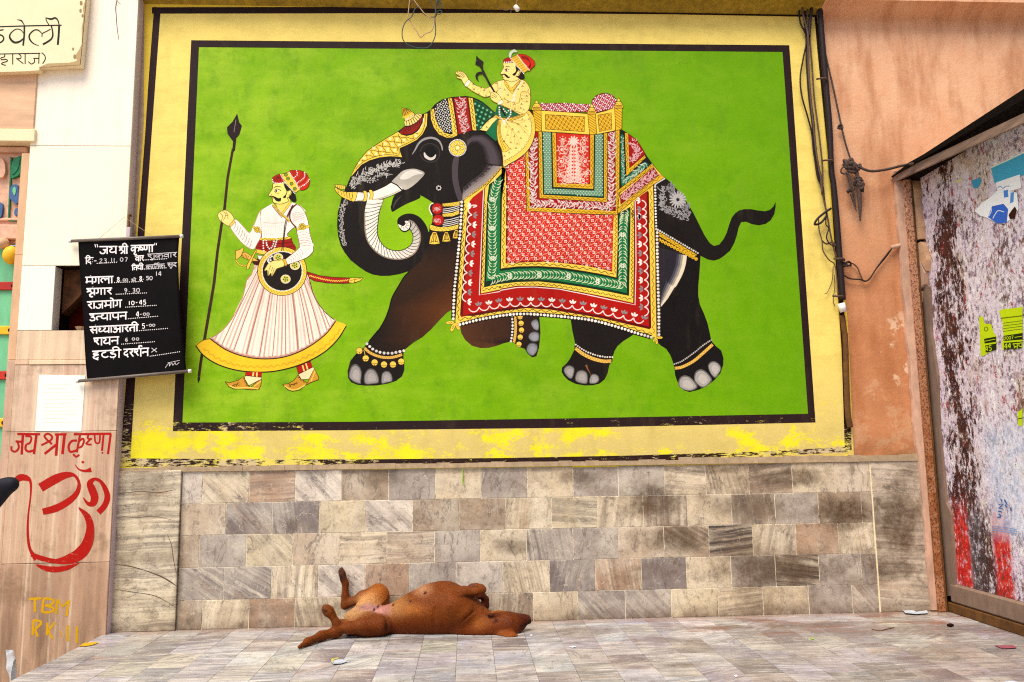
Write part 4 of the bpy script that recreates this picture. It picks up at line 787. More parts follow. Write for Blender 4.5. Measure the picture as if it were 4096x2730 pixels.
# ---- upper saddle panel
p.poly(C1(145, 640, 165, 1425, 600, 1450, 1000, 1467, 1230, 1472, 1257, 1240, 1257, 470, 150, 470), YD, 0, (70, 36, 8), 3)
p.poly(C1(183, 640, 205, 1385, 600, 1400, 1215, 1428, 1212, 470, 200, 470), (110, 12, 12)); p.poly(C1(200, 640, 222, 1368, 600, 1382, 1200, 1408, 1197, 470, 200, 470), (160, 18, 16))
p.filigree(C1(260, 580, 235, 750, 240, 950, 240, 1150, 250, 1330), 15, 95, (250, 226, 216), size=17, wd=2.8, seed=21, leaf=.9); p.filigree(C1(240, 1335, 500, 1345, 750, 1355, 1000, 1370, 1170, 1385), 13, 110, (250, 226, 216), size=17, wd=2.8, seed=22, leaf=.9); p.filigree(C1(1175, 520, 1165, 700, 1165, 950, 1165, 1200, 1165, 1380), 13, 105, (250, 226, 216), size=17, wd=2.8, seed=23, leaf=.9)
p.poly(C1(302, 480, 315, 1275, 700, 1298, 1115, 1322, 1117, 480), YD, 0, (70, 36, 8), 3)
p.poly(C1(343, 480, 358, 1237, 700, 1255, 1077, 1277, 1075, 480), (18, 52, 34)); gl = C1(358, 480, 372, 1218, 700, 1235, 1060, 1258, 1058, 480); p.poly(gl, (46, 116, 84))
p.lattice(gl, math.radians(50), math.radians(-50), 9.5, 9.5, 1.7, (136, 176, 146)); p.scatter(gl, math.radians(50), math.radians(-50), 9.5, 9.5, lambda q: [p._ell(q[0], q[1], 2.7, 2.7, (206, 222, 186), 0, 6)])
p.poly(C1(452, 480, 462, 1165, 600, 1172, 965, 1190, 975, 480), (16, 40, 26))
p.poly(C1(465, 480, 480, 1145, 600, 1150, 952, 1168, 960, 480), YD, 0, (70, 36, 8), 2); p.poly(C1(510, 480, 520, 1102, 700, 1108, 915, 1114, 915, 480), (150, 22, 14)); p.poly(C1(522, 500, 532, 1090, 700, 1096, 903, 1100, 903, 500), (208, 48, 24))
for q in (C1(165, 760, 180, 1400), C1(322, 520, 335, 1250), C1(488, 530, 500, 1120), C1(940, 560, 934, 1130), C1(1096, 530, 1096, 1290), C1(1234, 500, 1234, 1440)): p.wave(q, 3.2, 21, 2.2, (124, 80, 10), sm=0)
for q in (C1(190, 1405, 600, 1425, 1215, 1455), C1(335, 1256, 700, 1277, 1095, 1300), C1(500, 1125, 930, 1142)): p.wave(q, 3.2, 20, 2.2, (124, 80, 10), sm=0)
# flowering bush of the centre panel
cx = 720
FB = (252, 206, 186)
p.line(C1(720, 640, 722, 800, 720, 950, 715, 1080), 3, FB)
bl = []
for k, y in enumerate(range(700, 1080, 42)):
    for sd_ in (-1, 1):
        L_ = 60+k*7
        for j, (a0, ln) in enumerate(((-.9, 1), (-.45, .9), (0, .8))):
            b = (cx+sd_*4, y); e = (cx+sd_*L_*ln*math.cos(a0), y+L_*ln*math.sin(a0)*.9); mm = ((b[0]+e[0])/2+sd_*6, (b[1]+e[1])/2+14)
            bl.append(p._line(C1(b[0], b[1], mm[0], mm[1], e[0], e[1]), 5.5, FB, 1, 2, 3))
p.group(bl[::2]); p.group(bl[1::2])
p.petals(C1(718, 610)[0], 11, 5, 24, 7, FB, .3); p.poly(C1(675, 610, 700, 640, 720, 645, 750, 625, 755, 605, 718, 585), FB, 1)
for x_, y_, s_ in ((580, 700, 1), (830, 690, 1), (575, 840, .9), (850, 840, .9), (590, 590, .7), (845, 590, .7), (610, 1070, .9), (830, 1070, .9), (560, 1000, .6), (870, 990, .6)):
    q = C1(x_, y_)[0]; p.line([q+np.array([15*s_*(1-.1*k)*math.cos(1.1*k+x_), 15*s_*(1-.1*k)*math.sin(1.1*k+x_)]) for k in range(8)], 2.6, FB)
    p.ell(q, 4.5*s_, 6*s_, FB, n=10); p.petals(q, 7, 14*s_, 24*s_, 5*s_, tuple(np.array(FB)*.92), x_)
p.filigree(C1(560, 930, 640, 1010, 720, 1070, 800, 1010, 880, 920), 30, 50, FB, size=18, wd=2.6, seed=31, leaf=.8); p.filigree(C1(590, 640, 640, 760, 620, 880), 20, 28, FB, size=16, wd=2.4, seed=32, leaf=.8); p.filigree(C1(850, 640, 800, 760, 820, 880), 20, 28, FB, size=16, wd=2.4, seed=33, leaf=.8)
# ---- crupper bands behind
p.poly(C1(1262, 478, 1300, 478, 1380, 530, 1460, 590, 1520, 680, 1560, 755, 1640, 868, 1262, 1190), (20, 26, 22))
p.poly(C1(1272, 560, 1285, 520, 1308, 540, 1322, 1042, 1560, 848, 1602, 880, 1290, 1150, 1275, 1080), (30, 112, 78))
p.filigree(C1(1292, 570, 1300, 800, 1305, 1090), 5, 40, (190, 214, 186), size=9, wd=2.2, seed=41); p.filigree(C1(1330, 1090, 1450, 980, 1570, 875), 10, 40, (206, 222, 196), size=14, wd=2.4, seed=42, leaf=.9)
p.poly(C1(1320, 505, 1362, 515, 1376, 925, 1555, 768, 1568, 800, 1362, 1000, 1338, 1012), YD, 0, (70, 36, 8), 2); p.wave(C1(1342, 520, 1352, 960), 3, 20, 2.2, (124, 80, 10), sm=0); p.wave(C1(1360, 980, 1560, 788), 3, 20, 2.2, (124, 80, 10), sm=0)
p.poly(C1(1364, 522, 1460, 590, 1520, 680, 1556, 762, 1376, 918), (160, 16, 18)); p.filigree(C1(1400, 600, 1450, 680, 1480, 740, 1420, 800, 1400, 850), 20, 55, (240, 190, 190), size=14, wd=2.4, seed=43)
p.poly(C1(1638, 880, 1662, 905, 1240, 1232, 1228, 1190), YD, 0, (70, 36, 8), 2); p.wave(C1(1645, 900, 1245, 1212), 3, 22, 2.2, (124, 80, 10), sm=0)
p.poly(C1(1662, 912, 1722, 1002, 1270, 1355, 1262, 1240), (140, 16, 18)); p.filigree(C1(1680, 970, 1500, 1110, 1400, 1190, 1290, 1290), 16, 95, (244, 186, 186), size=15, wd=2.6, seed=44)
p.poly(C1(1735, 998, 1785, 1035, 1660, 1115, 1420, 1300, 1245, 1455, 1235, 1400), YD, 0, (70, 36, 8), 2); p.wave(C1(1745, 1025, 1600, 1120, 1260, 1405), 3.4, 24, 2.2, (124, 80, 10), sm=0)
o = p.build('painted_elephant', M['mural']); bpy.data.objects.remove(el); o.name = 'painted_elephant'; rel(o, mural)
print('LEVELS', p.mx, 'shapes', len(p.sh))

# ---- howdah
p = newP(.0032)
ch = npj(C1(310, 175, 330, 162, 600, 158, 880, 172, 930, 180, 905, 265, 340, 255)); p.poly(ch, (140, 12, 24)); p.lattice(ch, math.radians(-58), math.radians(35), 15, 17, 2.8, (250, 220, 222), c2=(214, 120, 130)); p.scatter(ch, math.radians(-58), math.radians(35), 15, 17, lambda q: [p._ell(q[0], q[1], 3.6, 3.6, (252, 226, 224), 0, 7)])
bo = npj(C1(925, 180, 940, 120, 985, 70, 1050, 45, 1110, 45, 1170, 65, 1215, 110, 1235, 170, 1200, 215, 980, 270)); p.poly(bo, (150, 16, 30), 0, (80, 10, 20), 2.5); p.lattice(bo, math.radians(-60), math.radians(30), 15, 16, 2.8, (250, 220, 222), c2=(214, 120, 130)); p.scatter(bo, math.radians(-60), math.radians(30), 15, 16, lambda q: [p._ell(q[0], q[1], 3.4, 3.4, (252, 226, 224), 0, 7)])
p.line(C1(335, 262, 600, 270, 890, 285), 6, (90, 10, 10), sm=0)
p.poly(C1(335, 245, 600, 262, 885, 285, 910, 530, 600, 508, 342, 492), YE, 0, (90, 56, 10), 2.5); p.poly(C1(975, 280, 1100, 250, 1205, 210, 1210, 480, 1100, 505, 985, 525), YE, 0, (90, 56, 10), 2.5)
q1 = C1(385, 295, 620, 308, 850, 322, 845, 495, 620, 480, 388, 465); q2 = C1(1003, 302, 1160, 272, 1168, 465, 1020, 495)
for q in (q1, q2): p.poly(q, (214, 160, 26), 0, (60, 34, 6), 2.5)
p.lattice(q1, math.radians(-62), math.radians(38), 14, 14, 2.2, (50, 28, 6), c2=(244, 206, 70)); p.lattice(q2, math.radians(-62), math.radians(38), 13, 13, 2.2, (50, 28, 6), c2=(244, 206, 70))
for P_ in (C1(238, 245, 335, 245, 340, 492, 265, 490), C1(885, 285, 975, 280, 990, 525, 905, 528), C1(1200, 212, 1288, 208, 1285, 465, 1212, 480)):
    p.poly(P_, (232, 186, 40), 0, (90, 56, 10), 2.5); a = resamp(P_[[0, 3]], 9); b = resamp(P_[[1, 2]], 9)
    p.lines([[a[i], b[min(8, i+2)]] for i in range(7)], 2.4, (140, 92, 12), 0)
for x_, y_, w__ in ((283, 130, 50), (932, 175, 44), (1248, 105, 44)):
    p.poly(C1(x_-w__*.92, y_+75, x_+w__*.92, y_+75, x_+w__, y_+112, x_-w__, y_+112), (236, 190, 50), 1, (90, 56, 10), 2); p.poly(C1(x_-w__*.8, y_+78, x_-w__*.75, y_+50, x_-w__*.3, y_+34, x_+w__*.3, y_+34, x_+w__*.75, y_+50, x_+w__*.8, y_+78), YE, 1, (90, 56, 10), 2); p.poly(C1(x_-16, y_+34, x_-14, y_+10, x_, y_-4, x_+14, y_+10, x_+16, y_+34), YE, 1, (90, 56, 10), 2)
    p.lines([C1(x_-w__+k*w__/4, y_+82, x_-w__+k*w__/4, y_+108) for k in range(1, 8)], 1.8, (124, 80, 10), 0); p.line(C1(x_-w__*.7, y_+60, x_, y_+66, x_+w__*.7, y_+60), 2, (124, 80, 10))
rel(p.build('painted_howdah', M['mural']), mural)

# ---- elephant driver
p = newP(.0040); JK = (252, 226, 128)
p.poly(R1(620, 700, 700, 740, 800, 790, 900, 820, 980, 770, 700, 1000, 600, 1140, 480, 1040, 560, 900), (24, 104, 60))
p.poly(R1(440, 968, 500, 900, 590, 835, 620, 870, 560, 930, 490, 1020, 410, 1005), JK, 0, (120, 84, 20), 2)
p.poly(R1(500, 1020, 560, 930, 618, 870, 640, 900, 605, 1000, 608, 1130), (24, 110, 64))
p.poly(R1(615, 960, 640, 880, 800, 850, 900, 815, 960, 775, 1010, 800, 1045, 870, 1060, 960, 1055, 1060, 1020, 1170, 950, 1270, 850, 1350, 760, 1400, 690, 1435, 680, 1330, 660, 1220, 625, 1140), JK, 1, (110, 76, 16), 2.5)
p.line(R1(975, 790, 1025, 860, 1040, 960, 1030, 1060, 995, 1165, 925, 1255, 830, 1330, 690, 1400), 11, YE); p.line(R1(960, 800, 1000, 870, 1018, 960, 1010, 1050, 975, 1150, 905, 1240, 810, 1310, 685, 1375), 2, (150, 106, 20))
p.dots(resamp(spline(R1(990, 815, 1025, 900, 1025, 1000, 1010, 1070, 940, 1190, 850, 1280, 710, 1382), 6), 15), 4.2, (150, 106, 20)); p.dots(resamp(spline(R1(990, 815, 1025, 900, 1025, 1000, 1010, 1070, 940, 1190, 850, 1280, 710, 1382), 6), 15), 2.8, SK)
p.poly(R1(640, 880, 660, 900, 650, 1000, 680, 1120, 755, 1225, 690, 1265, 655, 1210, 620, 1120, 612, 980), YE, 1, (120, 84, 20), 2); p.lines([R1(632, 900, 625, 1010, 650, 1130, 690, 1240), R1(645, 900, 640, 1010, 665, 1130, 720, 1230)], 2, (150, 106, 20))
fold = [R1(700, 900, 780+a, 1000+a*1.2, 760+a*2.0, 1150+a*.6) for a in (-30, 0, 30, 60)]+[R1(720, 895, 850, 930, 960+a, 960+a*3) for a in (-20, 20, 50)]+[R1(720, 885, 850, 890, 960, 890)]
p.lines(fold, 2, (226, 178, 84))
TRI = []
for x_, y_ in ((790, 905), (860, 940), (950, 960), (720, 965), (795, 995), (865, 1025), (935, 1025), (740, 1060), (815, 1080), (890, 1100), (695, 1135), (775, 1150), (850, 1165), (770, 1225), (835, 1215), (755, 1270), (910, 880), (985, 880), (505, 905), (490, 970), (430, 985), (570, 855), (700, 1310)):
    TRI += [p._ell(*(R1(x_+dx, y_+dy)[0]), 2, 2, (84, 56, 22), 0, 5) for dx, dy in ((-7, 6), (7, 6), (0, -6))]
p.group(TRI)
# torso and arms
p.poly(R1(610, 440, 690, 418, 760, 420, 900, 415, 960, 450, 1000, 530, 1000, 640, 985, 740, 950, 800, 900, 830, 800, 780, 700, 730, 640, 700, 620, 600, 590, 520), JK, 1, (130, 92, 24), 2)
p.poly(R1(610, 440, 560, 470, 490, 515, 430, 505, 340, 470, 290, 420, 245, 480, 330, 550, 430, 605, 480, 618, 560, 590, 620, 540), JK, 1, (130, 92, 24), 2)
p.lines([R1(x_, 470+(x_-300)*.25, x_-22, 510+(x_-300)*.25, x_-30, 540+(x_-300)*.25) for x_ in (340, 370, 405, 440, 480, 520)], 2, (224, 176, 80))
p.poly(R1(595, 830, 680, 862, 780, 862, 870, 838, 930, 805, 935, 830, 860, 870, 780, 890, 680, 885, 600, 858), YE, 1, (120, 84, 20), 2); p.wave(R1(605, 845, 700, 875, 790, 874, 870, 852, 925, 820), 2.4, 14, 1.8, (130, 92, 14))
p.poly(R1(900, 560, 960, 560, 1002, 600, 1000, 700, 980, 770, 930, 815, 880, 800, 780, 765, 660, 700, 680, 640, 760, 670, 860, 690, 880, 640), JK, 1, (150, 106, 30), 2)
p.lines([R1(700+k*32, 665+k*9, 712+k*30, 700+k*12, 700+k*30, 735+k*10) for k in range(6)]+[R1(890, 560+k*34, 940, 572+k*34, 990, 560+k*34) for k in range(4)], 2, (226, 178, 84))
TRI = []
for x_, y_ in ((335, 465), (340, 525), (400, 575), (460, 535), (480, 600), (525, 555), (420, 505), (600, 450), (645, 515), (700, 530), (740, 590), (700, 635), (860, 525), (910, 490), (980, 540), (960, 605), (900, 645), (960, 670), (900, 700), (815, 700), (740, 675), (820, 755), (890, 745), (925, 765), (600, 560), (930, 450)):
    TRI += [p._ell(*(R1(x_+dx, y_+dy)[0]), 2, 2, (84, 56, 22), 0, 5) for dx, dy in ((-7, 6), (7, 6), (0, -6))]
p.group(TRI)
p.poly(R1(700, 420, 725, 425, 790, 510, 880, 420, 900, 425, 820, 530, 790, 580, 745, 530, 705, 470), YE, 0, (120, 84, 20), 2); p.wave(R1(712, 430, 760, 520, 790, 550), 2, 10, 1.8, (130, 92, 14)); p.wave(R1(885, 430, 835, 495, 795, 550), 2, 10, 1.8, (130, 92, 14))
p.poly(R1(720, 415, 750, 400, 860, 380, 890, 400, 830, 465, 785, 505, 740, 450), SK, 1)
# ankus (goad) with its hook
p.poly(R1(368, 130, 400, 165, 455, 205, 445, 240, 450, 290, 470, 330, 520, 430, 600, 570, 580, 575, 520, 480, 470, 385, 440, 350, 410, 350, 385, 370, 385, 400, 400, 440, 365, 405, 355, 370, 370, 335, 400, 320, 435, 318, 420, 280, 400, 255, 355, 235, 366, 180), (36, 26, 22), 0)
p.line(R1(640, 730, 680, 790, 712, 840), 7, (24, 16, 12), sm=0)
def hand(P_, fingers):
    p.poly(P_, SK, 1, (130, 84, 20), 2); p.lines(fingers, 2, (130, 84, 20))
hand(R1(128, 330, 165, 312, 215, 328, 255, 370, 278, 430, 240, 470, 215, 455, 190, 410, 145, 395, 140, 375, 185, 385, 130, 345), [R1(140, 325, 200, 355, 225, 395), R1(165, 315, 215, 350, 235, 385), R1(145, 345, 185, 370, 210, 400)])
p.poly(R1(270, 418, 300, 440, 262, 495, 230, 475), (255, 246, 210), 1, (150, 120, 60), 1.6)
hand(R1(540, 570, 580, 560, 620, 580, 660, 635, 665, 680, 620, 690, 570, 670, 535, 630), [R1(560, 575, 600, 600, 610, 620), R1(545, 595, 590, 615, 600, 635), R1(540, 615, 580, 635)])
p.poly(R1(660, 650, 685, 680, 650, 705, 615, 700), (255, 246, 210), 1, (150, 120, 60), 1.6)
# necklaces
p.pearls(R1(905, 430, 860, 500, 820, 590, 800, 660), 3.2, W_); p.pearls(R1(650, 440, 640, 500, 665, 560, 650, 600), 2.4, W_); p.pearls(R1(640, 740, 640, 800, 650, 850, 690, 900, 740, 870, 770, 820, 770, 770), 3.6, W_); p.pearls(R1(690, 760, 720, 800, 745, 780), 3, W_)
p.dots(R1(695, 900, 700, 925, 815, 600, 810, 640, 790, 660), 5, W_)
# head
p.poly(R1(815, 215, 860, 270, 910, 330, 935, 370, 930, 400, 890, 410, 860, 395, 830, 370, 800, 370, 790, 350, 830, 330), (28, 20, 18), 1)
p.poly(R1(690, 215, 820, 205, 830, 260, 845, 320, 890, 310, 880, 350, 860, 372, 830, 372, 870, 400, 850, 420, 780, 440, 740, 425, 700, 415, 680, 400, 685, 385, 672, 372, 680, 358, 652, 342, 668, 310, 690, 268), SK, 1, (120, 80, 24), 2)
p.poly(R1(822, 212, 850, 270, 850, 320, 820, 368, 792, 352, 830, 320, 835, 270), (28, 20, 18), 1)
p.ell(R1(862, 335)[0], 5.5, 10, SK, .2); p.line(R1(852, 320, 872, 318, 872, 345, 850, 362), 1.8, (130, 84, 20))
p.line(R1(672, 352, 700, 352, 725, 372, 745, 388, 765, 378), [3, 6, 9, 7, 2], (28, 20, 18)); p.line(R1(700, 272, 730, 258, 775, 268), 2.6, (40, 26, 14), taper=2); p.ell(R1(725, 302)[0], 8, 5, (255, 244, 214)); p.ell(R1(722, 302)[0], 4, 4.5, (120, 60, 20)); p.line(R1(700, 300, 725, 285, 755, 298), 2.2, (40, 26, 14)); p.line(R1(705, 315, 730, 318, 750, 312), 1.6, (150, 100, 40)); p.line(R1(672, 380, 690, 386, 705, 380), 1.8, (150, 60, 30))
p.poly(R1(685, 200, 700, 172, 750, 155, 800, 175, 810, 205, 760, 215, 705, 218), (176, 26, 14), 1, (90, 14, 8), 2); p.dots(R1(700, 210, 725, 210, 750, 208, 775, 205), 3, W_)
p.poly(R1(860, 125, 930, 118, 1000, 150, 1050, 200, 1055, 240, 1010, 290, 975, 310, 900, 220), (216, 40, 14), 1, (110, 18, 8), 2); p.lines([R1(900, 135+k*8, 960+k*10, 150+k*14, 1000+k*2, 215+k*16, 985-k*4, 275+k*4) for k in range(4)], 2.4, (120, 22, 10))
p.poly(R1(770, 160, 850, 120, 885, 155, 985, 295, 930, 335, 880, 290, 800, 200), (238, 192, 62), 0, (140, 96, 20), 2.5); p.lines([R1(800+k*18, 165+k*24, 850+k*18, 140+k*24) for k in range(7)], 2.2, (176, 126, 30), 0); p.pearls(R1(855, 125, 900, 190, 990, 298), 2.6, W_, sm=0); p.pearls(R1(775, 170, 840, 250, 925, 340), 2.6, W_, sm=0)
p.poly(R1(755, 150, 752, 110, 775, 75, 815, 58, 848, 80, 848, 92, 810, 92, 785, 115, 775, 155), (216, 226, 196), 1, (150, 170, 130), 1.8)
rel(p.build('painted_elephant_driver', M['mural']), mural)

# ---- spear bearer
p = newP(.0009)
p.line(npj(G1(682, -10, 620, 330, 582, 700), G1(545, 900, 500, 1200, 460, 1568), G2(400, 550, 340, 900, 300, 1150, 282, 1290)), [10, 11, 11, 12, 12, 11], (58, 36, 28), sm=0)
p.line([(937, 560), (932, 610)], 8, (58, 36, 28), sm=0)
p.poly(G2(268, 1290, 300, 1295, 292, 1340, 272, 1375, 264, 1330), (40, 34, 30))
p.poly([(949, 455), (957, 490), (968, 505), (958, 540), (944, 556), (938, 575), (924, 556), (910, 536), (908, 510), (930, 488)], (40, 26, 24), 0); p.line([(944, 480), (936, 530)], 2.5, (140, 120, 110)); p.poly([(936, 556), (946, 556), (940, 605), (930, 605)], (44, 28, 24))
# skirt
SKc = lambda q: (254, 240, 214) if (q[0] > 960) else (246, 226, 200)
ol = spline(npj(G1(940, 1330, 900, 1470), G2(850, 150, 790, 380, 680, 600, 560, 750, 420, 850)), 5); orr = spline(npj(G1(1545, 1440), G2(1580, 140, 1620, 300, 1690, 440, 1780, 550, 1890, 640)), 5); hem = spline(G2(1890, 645, 1780, 790, 1600, 930, 1400, 1030, 1200, 1080, 980, 1085, 780, 1050, 600, 980, 480, 900, 415, 850), 6)
sk = npj(ol, hem[::-1], orr[::-1]); p.poly(sk, (254, 240, 218)); SKP = [tuple(q) for q in sk]
R_ = random.Random(3)
HB = resamp(hem[::-1], 33); TP = resamp(npj(G1(955, 1330, 1050, 1360, 1250, 1380, 1450, 1370, 1535, 1420)), 33)
for i in range(1, 32):
    cc = ((232, 196, 176), (216, 172, 152), (240, 210, 190), (252, 232, 210))[i % 4] if i < 18 else ((240, 212, 192), (206, 160, 140), (248, 226, 206), (230, 196, 176))[i % 4]
    b = (TP[i]+HB[i])/2+np.array([(16-i)*-1.2, 22]); p.clipped([spline([TP[i], b, HB[i]], 14)], SKP, 6.5 if i % 3 else 10, cc)
for i in range(3, 31, 3):
    b = (TP[i]+HB[i])/2+np.array([(16-i)*-1.0, 22]); p.clipped([spline([TP[i], b, HB[i]], 14)], SKP, 3.2, (168, 112, 92))
p.line(ol, 3, (196, 132, 112), sm=0); p.line(orr, 3, (80, 44, 40), sm=0)
p.line(np.array(hem)+[0, -4], 9, (196, 142, 124), sm=0); p.wave(np.array(hem)[::3]+[0, -9], 2, 22, 3, (222, 176, 156)); p.line(hem, 4, (60, 34, 24), sm=0)
p.poly(npj(hem, spline(G2(415, 850, 330, 870, 245, 930, 330, 1040, 480, 1140, 680, 1210, 900, 1240, 1150, 1235, 1400, 1180, 1600, 1100, 1780, 990, 1920, 850, 2015, 700, 1900, 645), 5)), (246, 200, 40))
p.line(spline(G2(245, 930, 330, 1040, 480, 1140, 680, 1210, 900, 1240, 1150, 1235, 1400, 1180, 1600, 1100, 1780, 990, 1920, 850, 2015, 700), 5), 4.5, (40, 26, 12), sm=0)
p.line(G2(415, 850, 330, 870, 245, 930), 3, (120, 80, 10)); p.line(hem, 4.5, (50, 28, 12), sm=0)
p.wave(spline(G2(340, 960, 480, 1070, 680, 1150, 900, 1180, 1150, 1175, 1400, 1120, 1600, 1040, 1780, 930, 1950, 740), 4), 4, 26, 5, (222, 170, 30))
# legs and curled slippers
for q in (G2(835, 1240, 1022, 1240, 1018, 1300, 825, 1280), G2(1430, 1180, 1595, 1115, 1618, 1180, 1450, 1262)): p.poly(q, (186, 26, 14), 0, (70, 14, 8), 2)
p.lines([G2(925, 1245, 915, 1300), G2(965, 1245, 962, 1300), G2(1500, 1160, 1520, 1230), G2(1540, 1140, 1562, 1215)], 6, (248, 220, 120), 0)
for q in (G2(830, 1285, 1015, 1305, 1018, 1325, 870, 1400, 820, 1320), G2(1450, 1270, 1620, 1185, 1640, 1200, 1600, 1320, 1490, 1330)): p.poly(q, (255, 226, 170), 0, (90, 50, 20), 2)
for q in (G2(592, 1355, 640, 1368, 740, 1340, 805, 1295, 850, 1390, 890, 1425, 960, 1360, 1020, 1325, 1010, 1400, 990, 1445, 900, 1450, 800, 1440, 690, 1440, 630, 1410), G2(1266, 1385, 1330, 1380, 1400, 1340, 1445, 1280, 1490, 1330, 1560, 1370, 1590, 1300, 1640, 1200, 1690, 1300, 1690, 1330, 1600, 1365, 1530, 1400, 1470, 1450, 1380, 1468, 1320, 1445)):
    p.poly(q, (206, 148, 44), 0, (50, 26, 10), 2.5)
p.wave(G2(805, 1310, 840, 1390, 880, 1425), 3, 12, 2.2, (60, 30, 10), sharp=1); p.wave(G2(1450, 1300, 1500, 1345, 1560, 1375), 3, 12, 2.2, (60, 30, 10), sharp=1); p.line(G2(640, 1400, 720, 1430, 870, 1425, 980, 1440), 5, (246, 206, 90)); p.line(G2(1290, 1405, 1370, 1450, 1450, 1440, 1530, 1395), 5, (246, 206, 90)); p.filigree(G2(680, 1400, 760, 1375), 6, 12, (90, 50, 10), size=8, wd=2, seed=4); p.filigree(G2(1350, 1410, 1440, 1370), 6, 12, (90, 50, 10), size=8, wd=2, seed=5); p.lines([G2(930, 1410, 1010, 1350), G2(1600, 1350, 1650, 1230)], 4, (246, 206, 90), 0)
# scabbard
p.poly(npj(G1(1550, 1435, 1700, 1480, 1850, 1500, 2060, 1508, 2215, 1506, 2180, 1540, 2120, 1565), G2(1980, 200, 1800, 195, 1640, 170, 1575, 130)), (168, 30, 24), 0, (70, 16, 10), 2.2); p.poly(npj(G1(2060, 1508, 2215, 1506, 2180, 1540), G2(2100, 195, 2050, 190, 2045, 160)), YE, 0, (70, 30, 8), 2)
p.wave(npj(G1(1580, 1480, 1750, 1525, 1900, 1545), G2(2040, 160)), 2.5, 9, 3, (244, 196, 70)); p.lines([G2(2060, 165, 2190, 140), G2(2120, 140, 2110, 190)], 2, (70, 30, 8), 0)
# sash, torso
p.poly(G1(1000, 1040, 1330, 1020, 1380, 1090, 1420, 1170, 1300, 1210, 1150, 1230, 960, 1215, 965, 1120), (160, 26, 16), 1, (70, 16, 10), 2.2); p.lines([G1(990, 1100, 1150, 1110, 1390, 1085), G1(980, 1150, 1150, 1165, 1400, 1130)], 4, (112, 16, 12))
p.poly(G1(1008, 1035, 1330, 1020, 1345, 1050, 1180, 1068, 1005, 1065), YE, 1, (90, 56, 10), 2); p.wave(G1(1020, 1050, 1180, 1055, 1330, 1038), 2.5, 16, 1.8, OC)
p.poly(G1(960, 1170, 1100, 1205, 1090, 1235, 960, 1215), YE, 1, (90, 56, 10), 2)
TO = (255, 243, 226)
p.poly(G1(1150, 632, 1080, 670, 1020, 710, 1000, 800, 1005, 900, 1020, 1000, 1010, 1035, 1180, 1040, 1330, 1022, 1325, 990, 1400, 915, 1440, 800, 1540, 720, 1480, 660, 1380, 620, 1280, 680, 1200, 680), TO, 0)
p.line(G1(1000, 740, 1003, 870, 1020, 980, 1015, 1035), 2.6, (70, 30, 30)); p.line(G1(1330, 1020, 1325, 985, 1400, 915), 2.6, (110, 50, 50)); p.lines([G1(1060+k*24, 885, 1055+k*24, 1010) for k in range(10)], 1.4, (226, 190, 176), 0); p.line(G1(1040, 855, 1160, 865, 1290, 855), 1.8, (206, 160, 150))
# left arm (holding the spear)
p.poly(G1(1020, 700, 980, 760, 945, 850, 905, 940, 870, 975, 800, 900, 710, 820, 650, 900, 740, 1040, 830, 1130, 920, 1170, 970, 1100, 1015, 1000, 1010, 850, 1000, 760), TO, 1, (206, 140, 126), 2)
p.lines([G1(715+k*27, 850+k*31, 710+k*25, 900+k*33, 688+k*25, 935+k*32) for k in range(8)], 2, (176, 116, 110))
p.poly(G1(915, 885, 1015, 920, 1015, 985, 905, 935), TO); p.poly(G1(915, 890, 1020, 965, 1018, 990, 905, 915), YE, 0, OC, 1.6); c0 = G1(968, 940)[0]; p.ell(c0, 13, 12.5, (90, 60, 8)); p.ell(c0, 11.5, 11, (232, 206, 70)); p.petals(c0, 8, 3, 10, 3, (120, 84, 10))
p.poly(G1(505, 760, 550, 720, 600, 712, 650, 740, 690, 795, 690, 840, 645, 895, 600, 885, 560, 855, 520, 820), SK, 1, (110, 80, 20), 2.2); p.lines([G1(560, 725, 600, 760, 570, 830), G1(530, 745, 560, 780, 545, 840), G1(600, 735, 625, 770, 590, 770), G1(625, 770, 620, 810)], 2, (110, 80, 20))
p.poly(G1(690, 825, 712, 850, 660, 905, 640, 890), (250, 200, 90), 0, OC, 1.6)
# right arm, shield, hand
p.poly(G1(1380, 670, 1440, 650, 1500, 690, 1550, 790, 1575, 890, 1590, 1000, 1620, 1100, 1625, 1190, 1560, 1260, 1440, 1310, 1330, 1345, 1300, 1290, 1400, 1210, 1465, 1145, 1440, 1000, 1425, 930, 1370, 850, 1350, 760), TO, 1, (120, 60, 60), 2.2)
ls = [G1(1375+k*3, 760+k*22, 1440, 735+k*22, 1530, 760+k*22) for k in range(5)]+[G1(1445, 985+k*32, 1520, 965+k*32, 1600, 1000+k*26) for k in range(6)]+[G1(1470-k*26, 1165+k*22, 1500-k*26, 1210+k*18, 1490-k*24, 1275+k*10) for k in range(6)]
SHL = True
p.lines(ls, 1.8, (214, 160, 150))
p.poly(G1(1430, 925, 1580, 885, 1585, 915, 1435, 950), YE, 0, OC, 1.6); c0 = G1(1497, 905)[0]; p.ell(c0, 14.5, 14.5, (90, 60, 8)); p.ell(c0, 13, 13, (232, 206, 70)); p.petals(c0, 10, 3, 12, 3, (120, 84, 10))
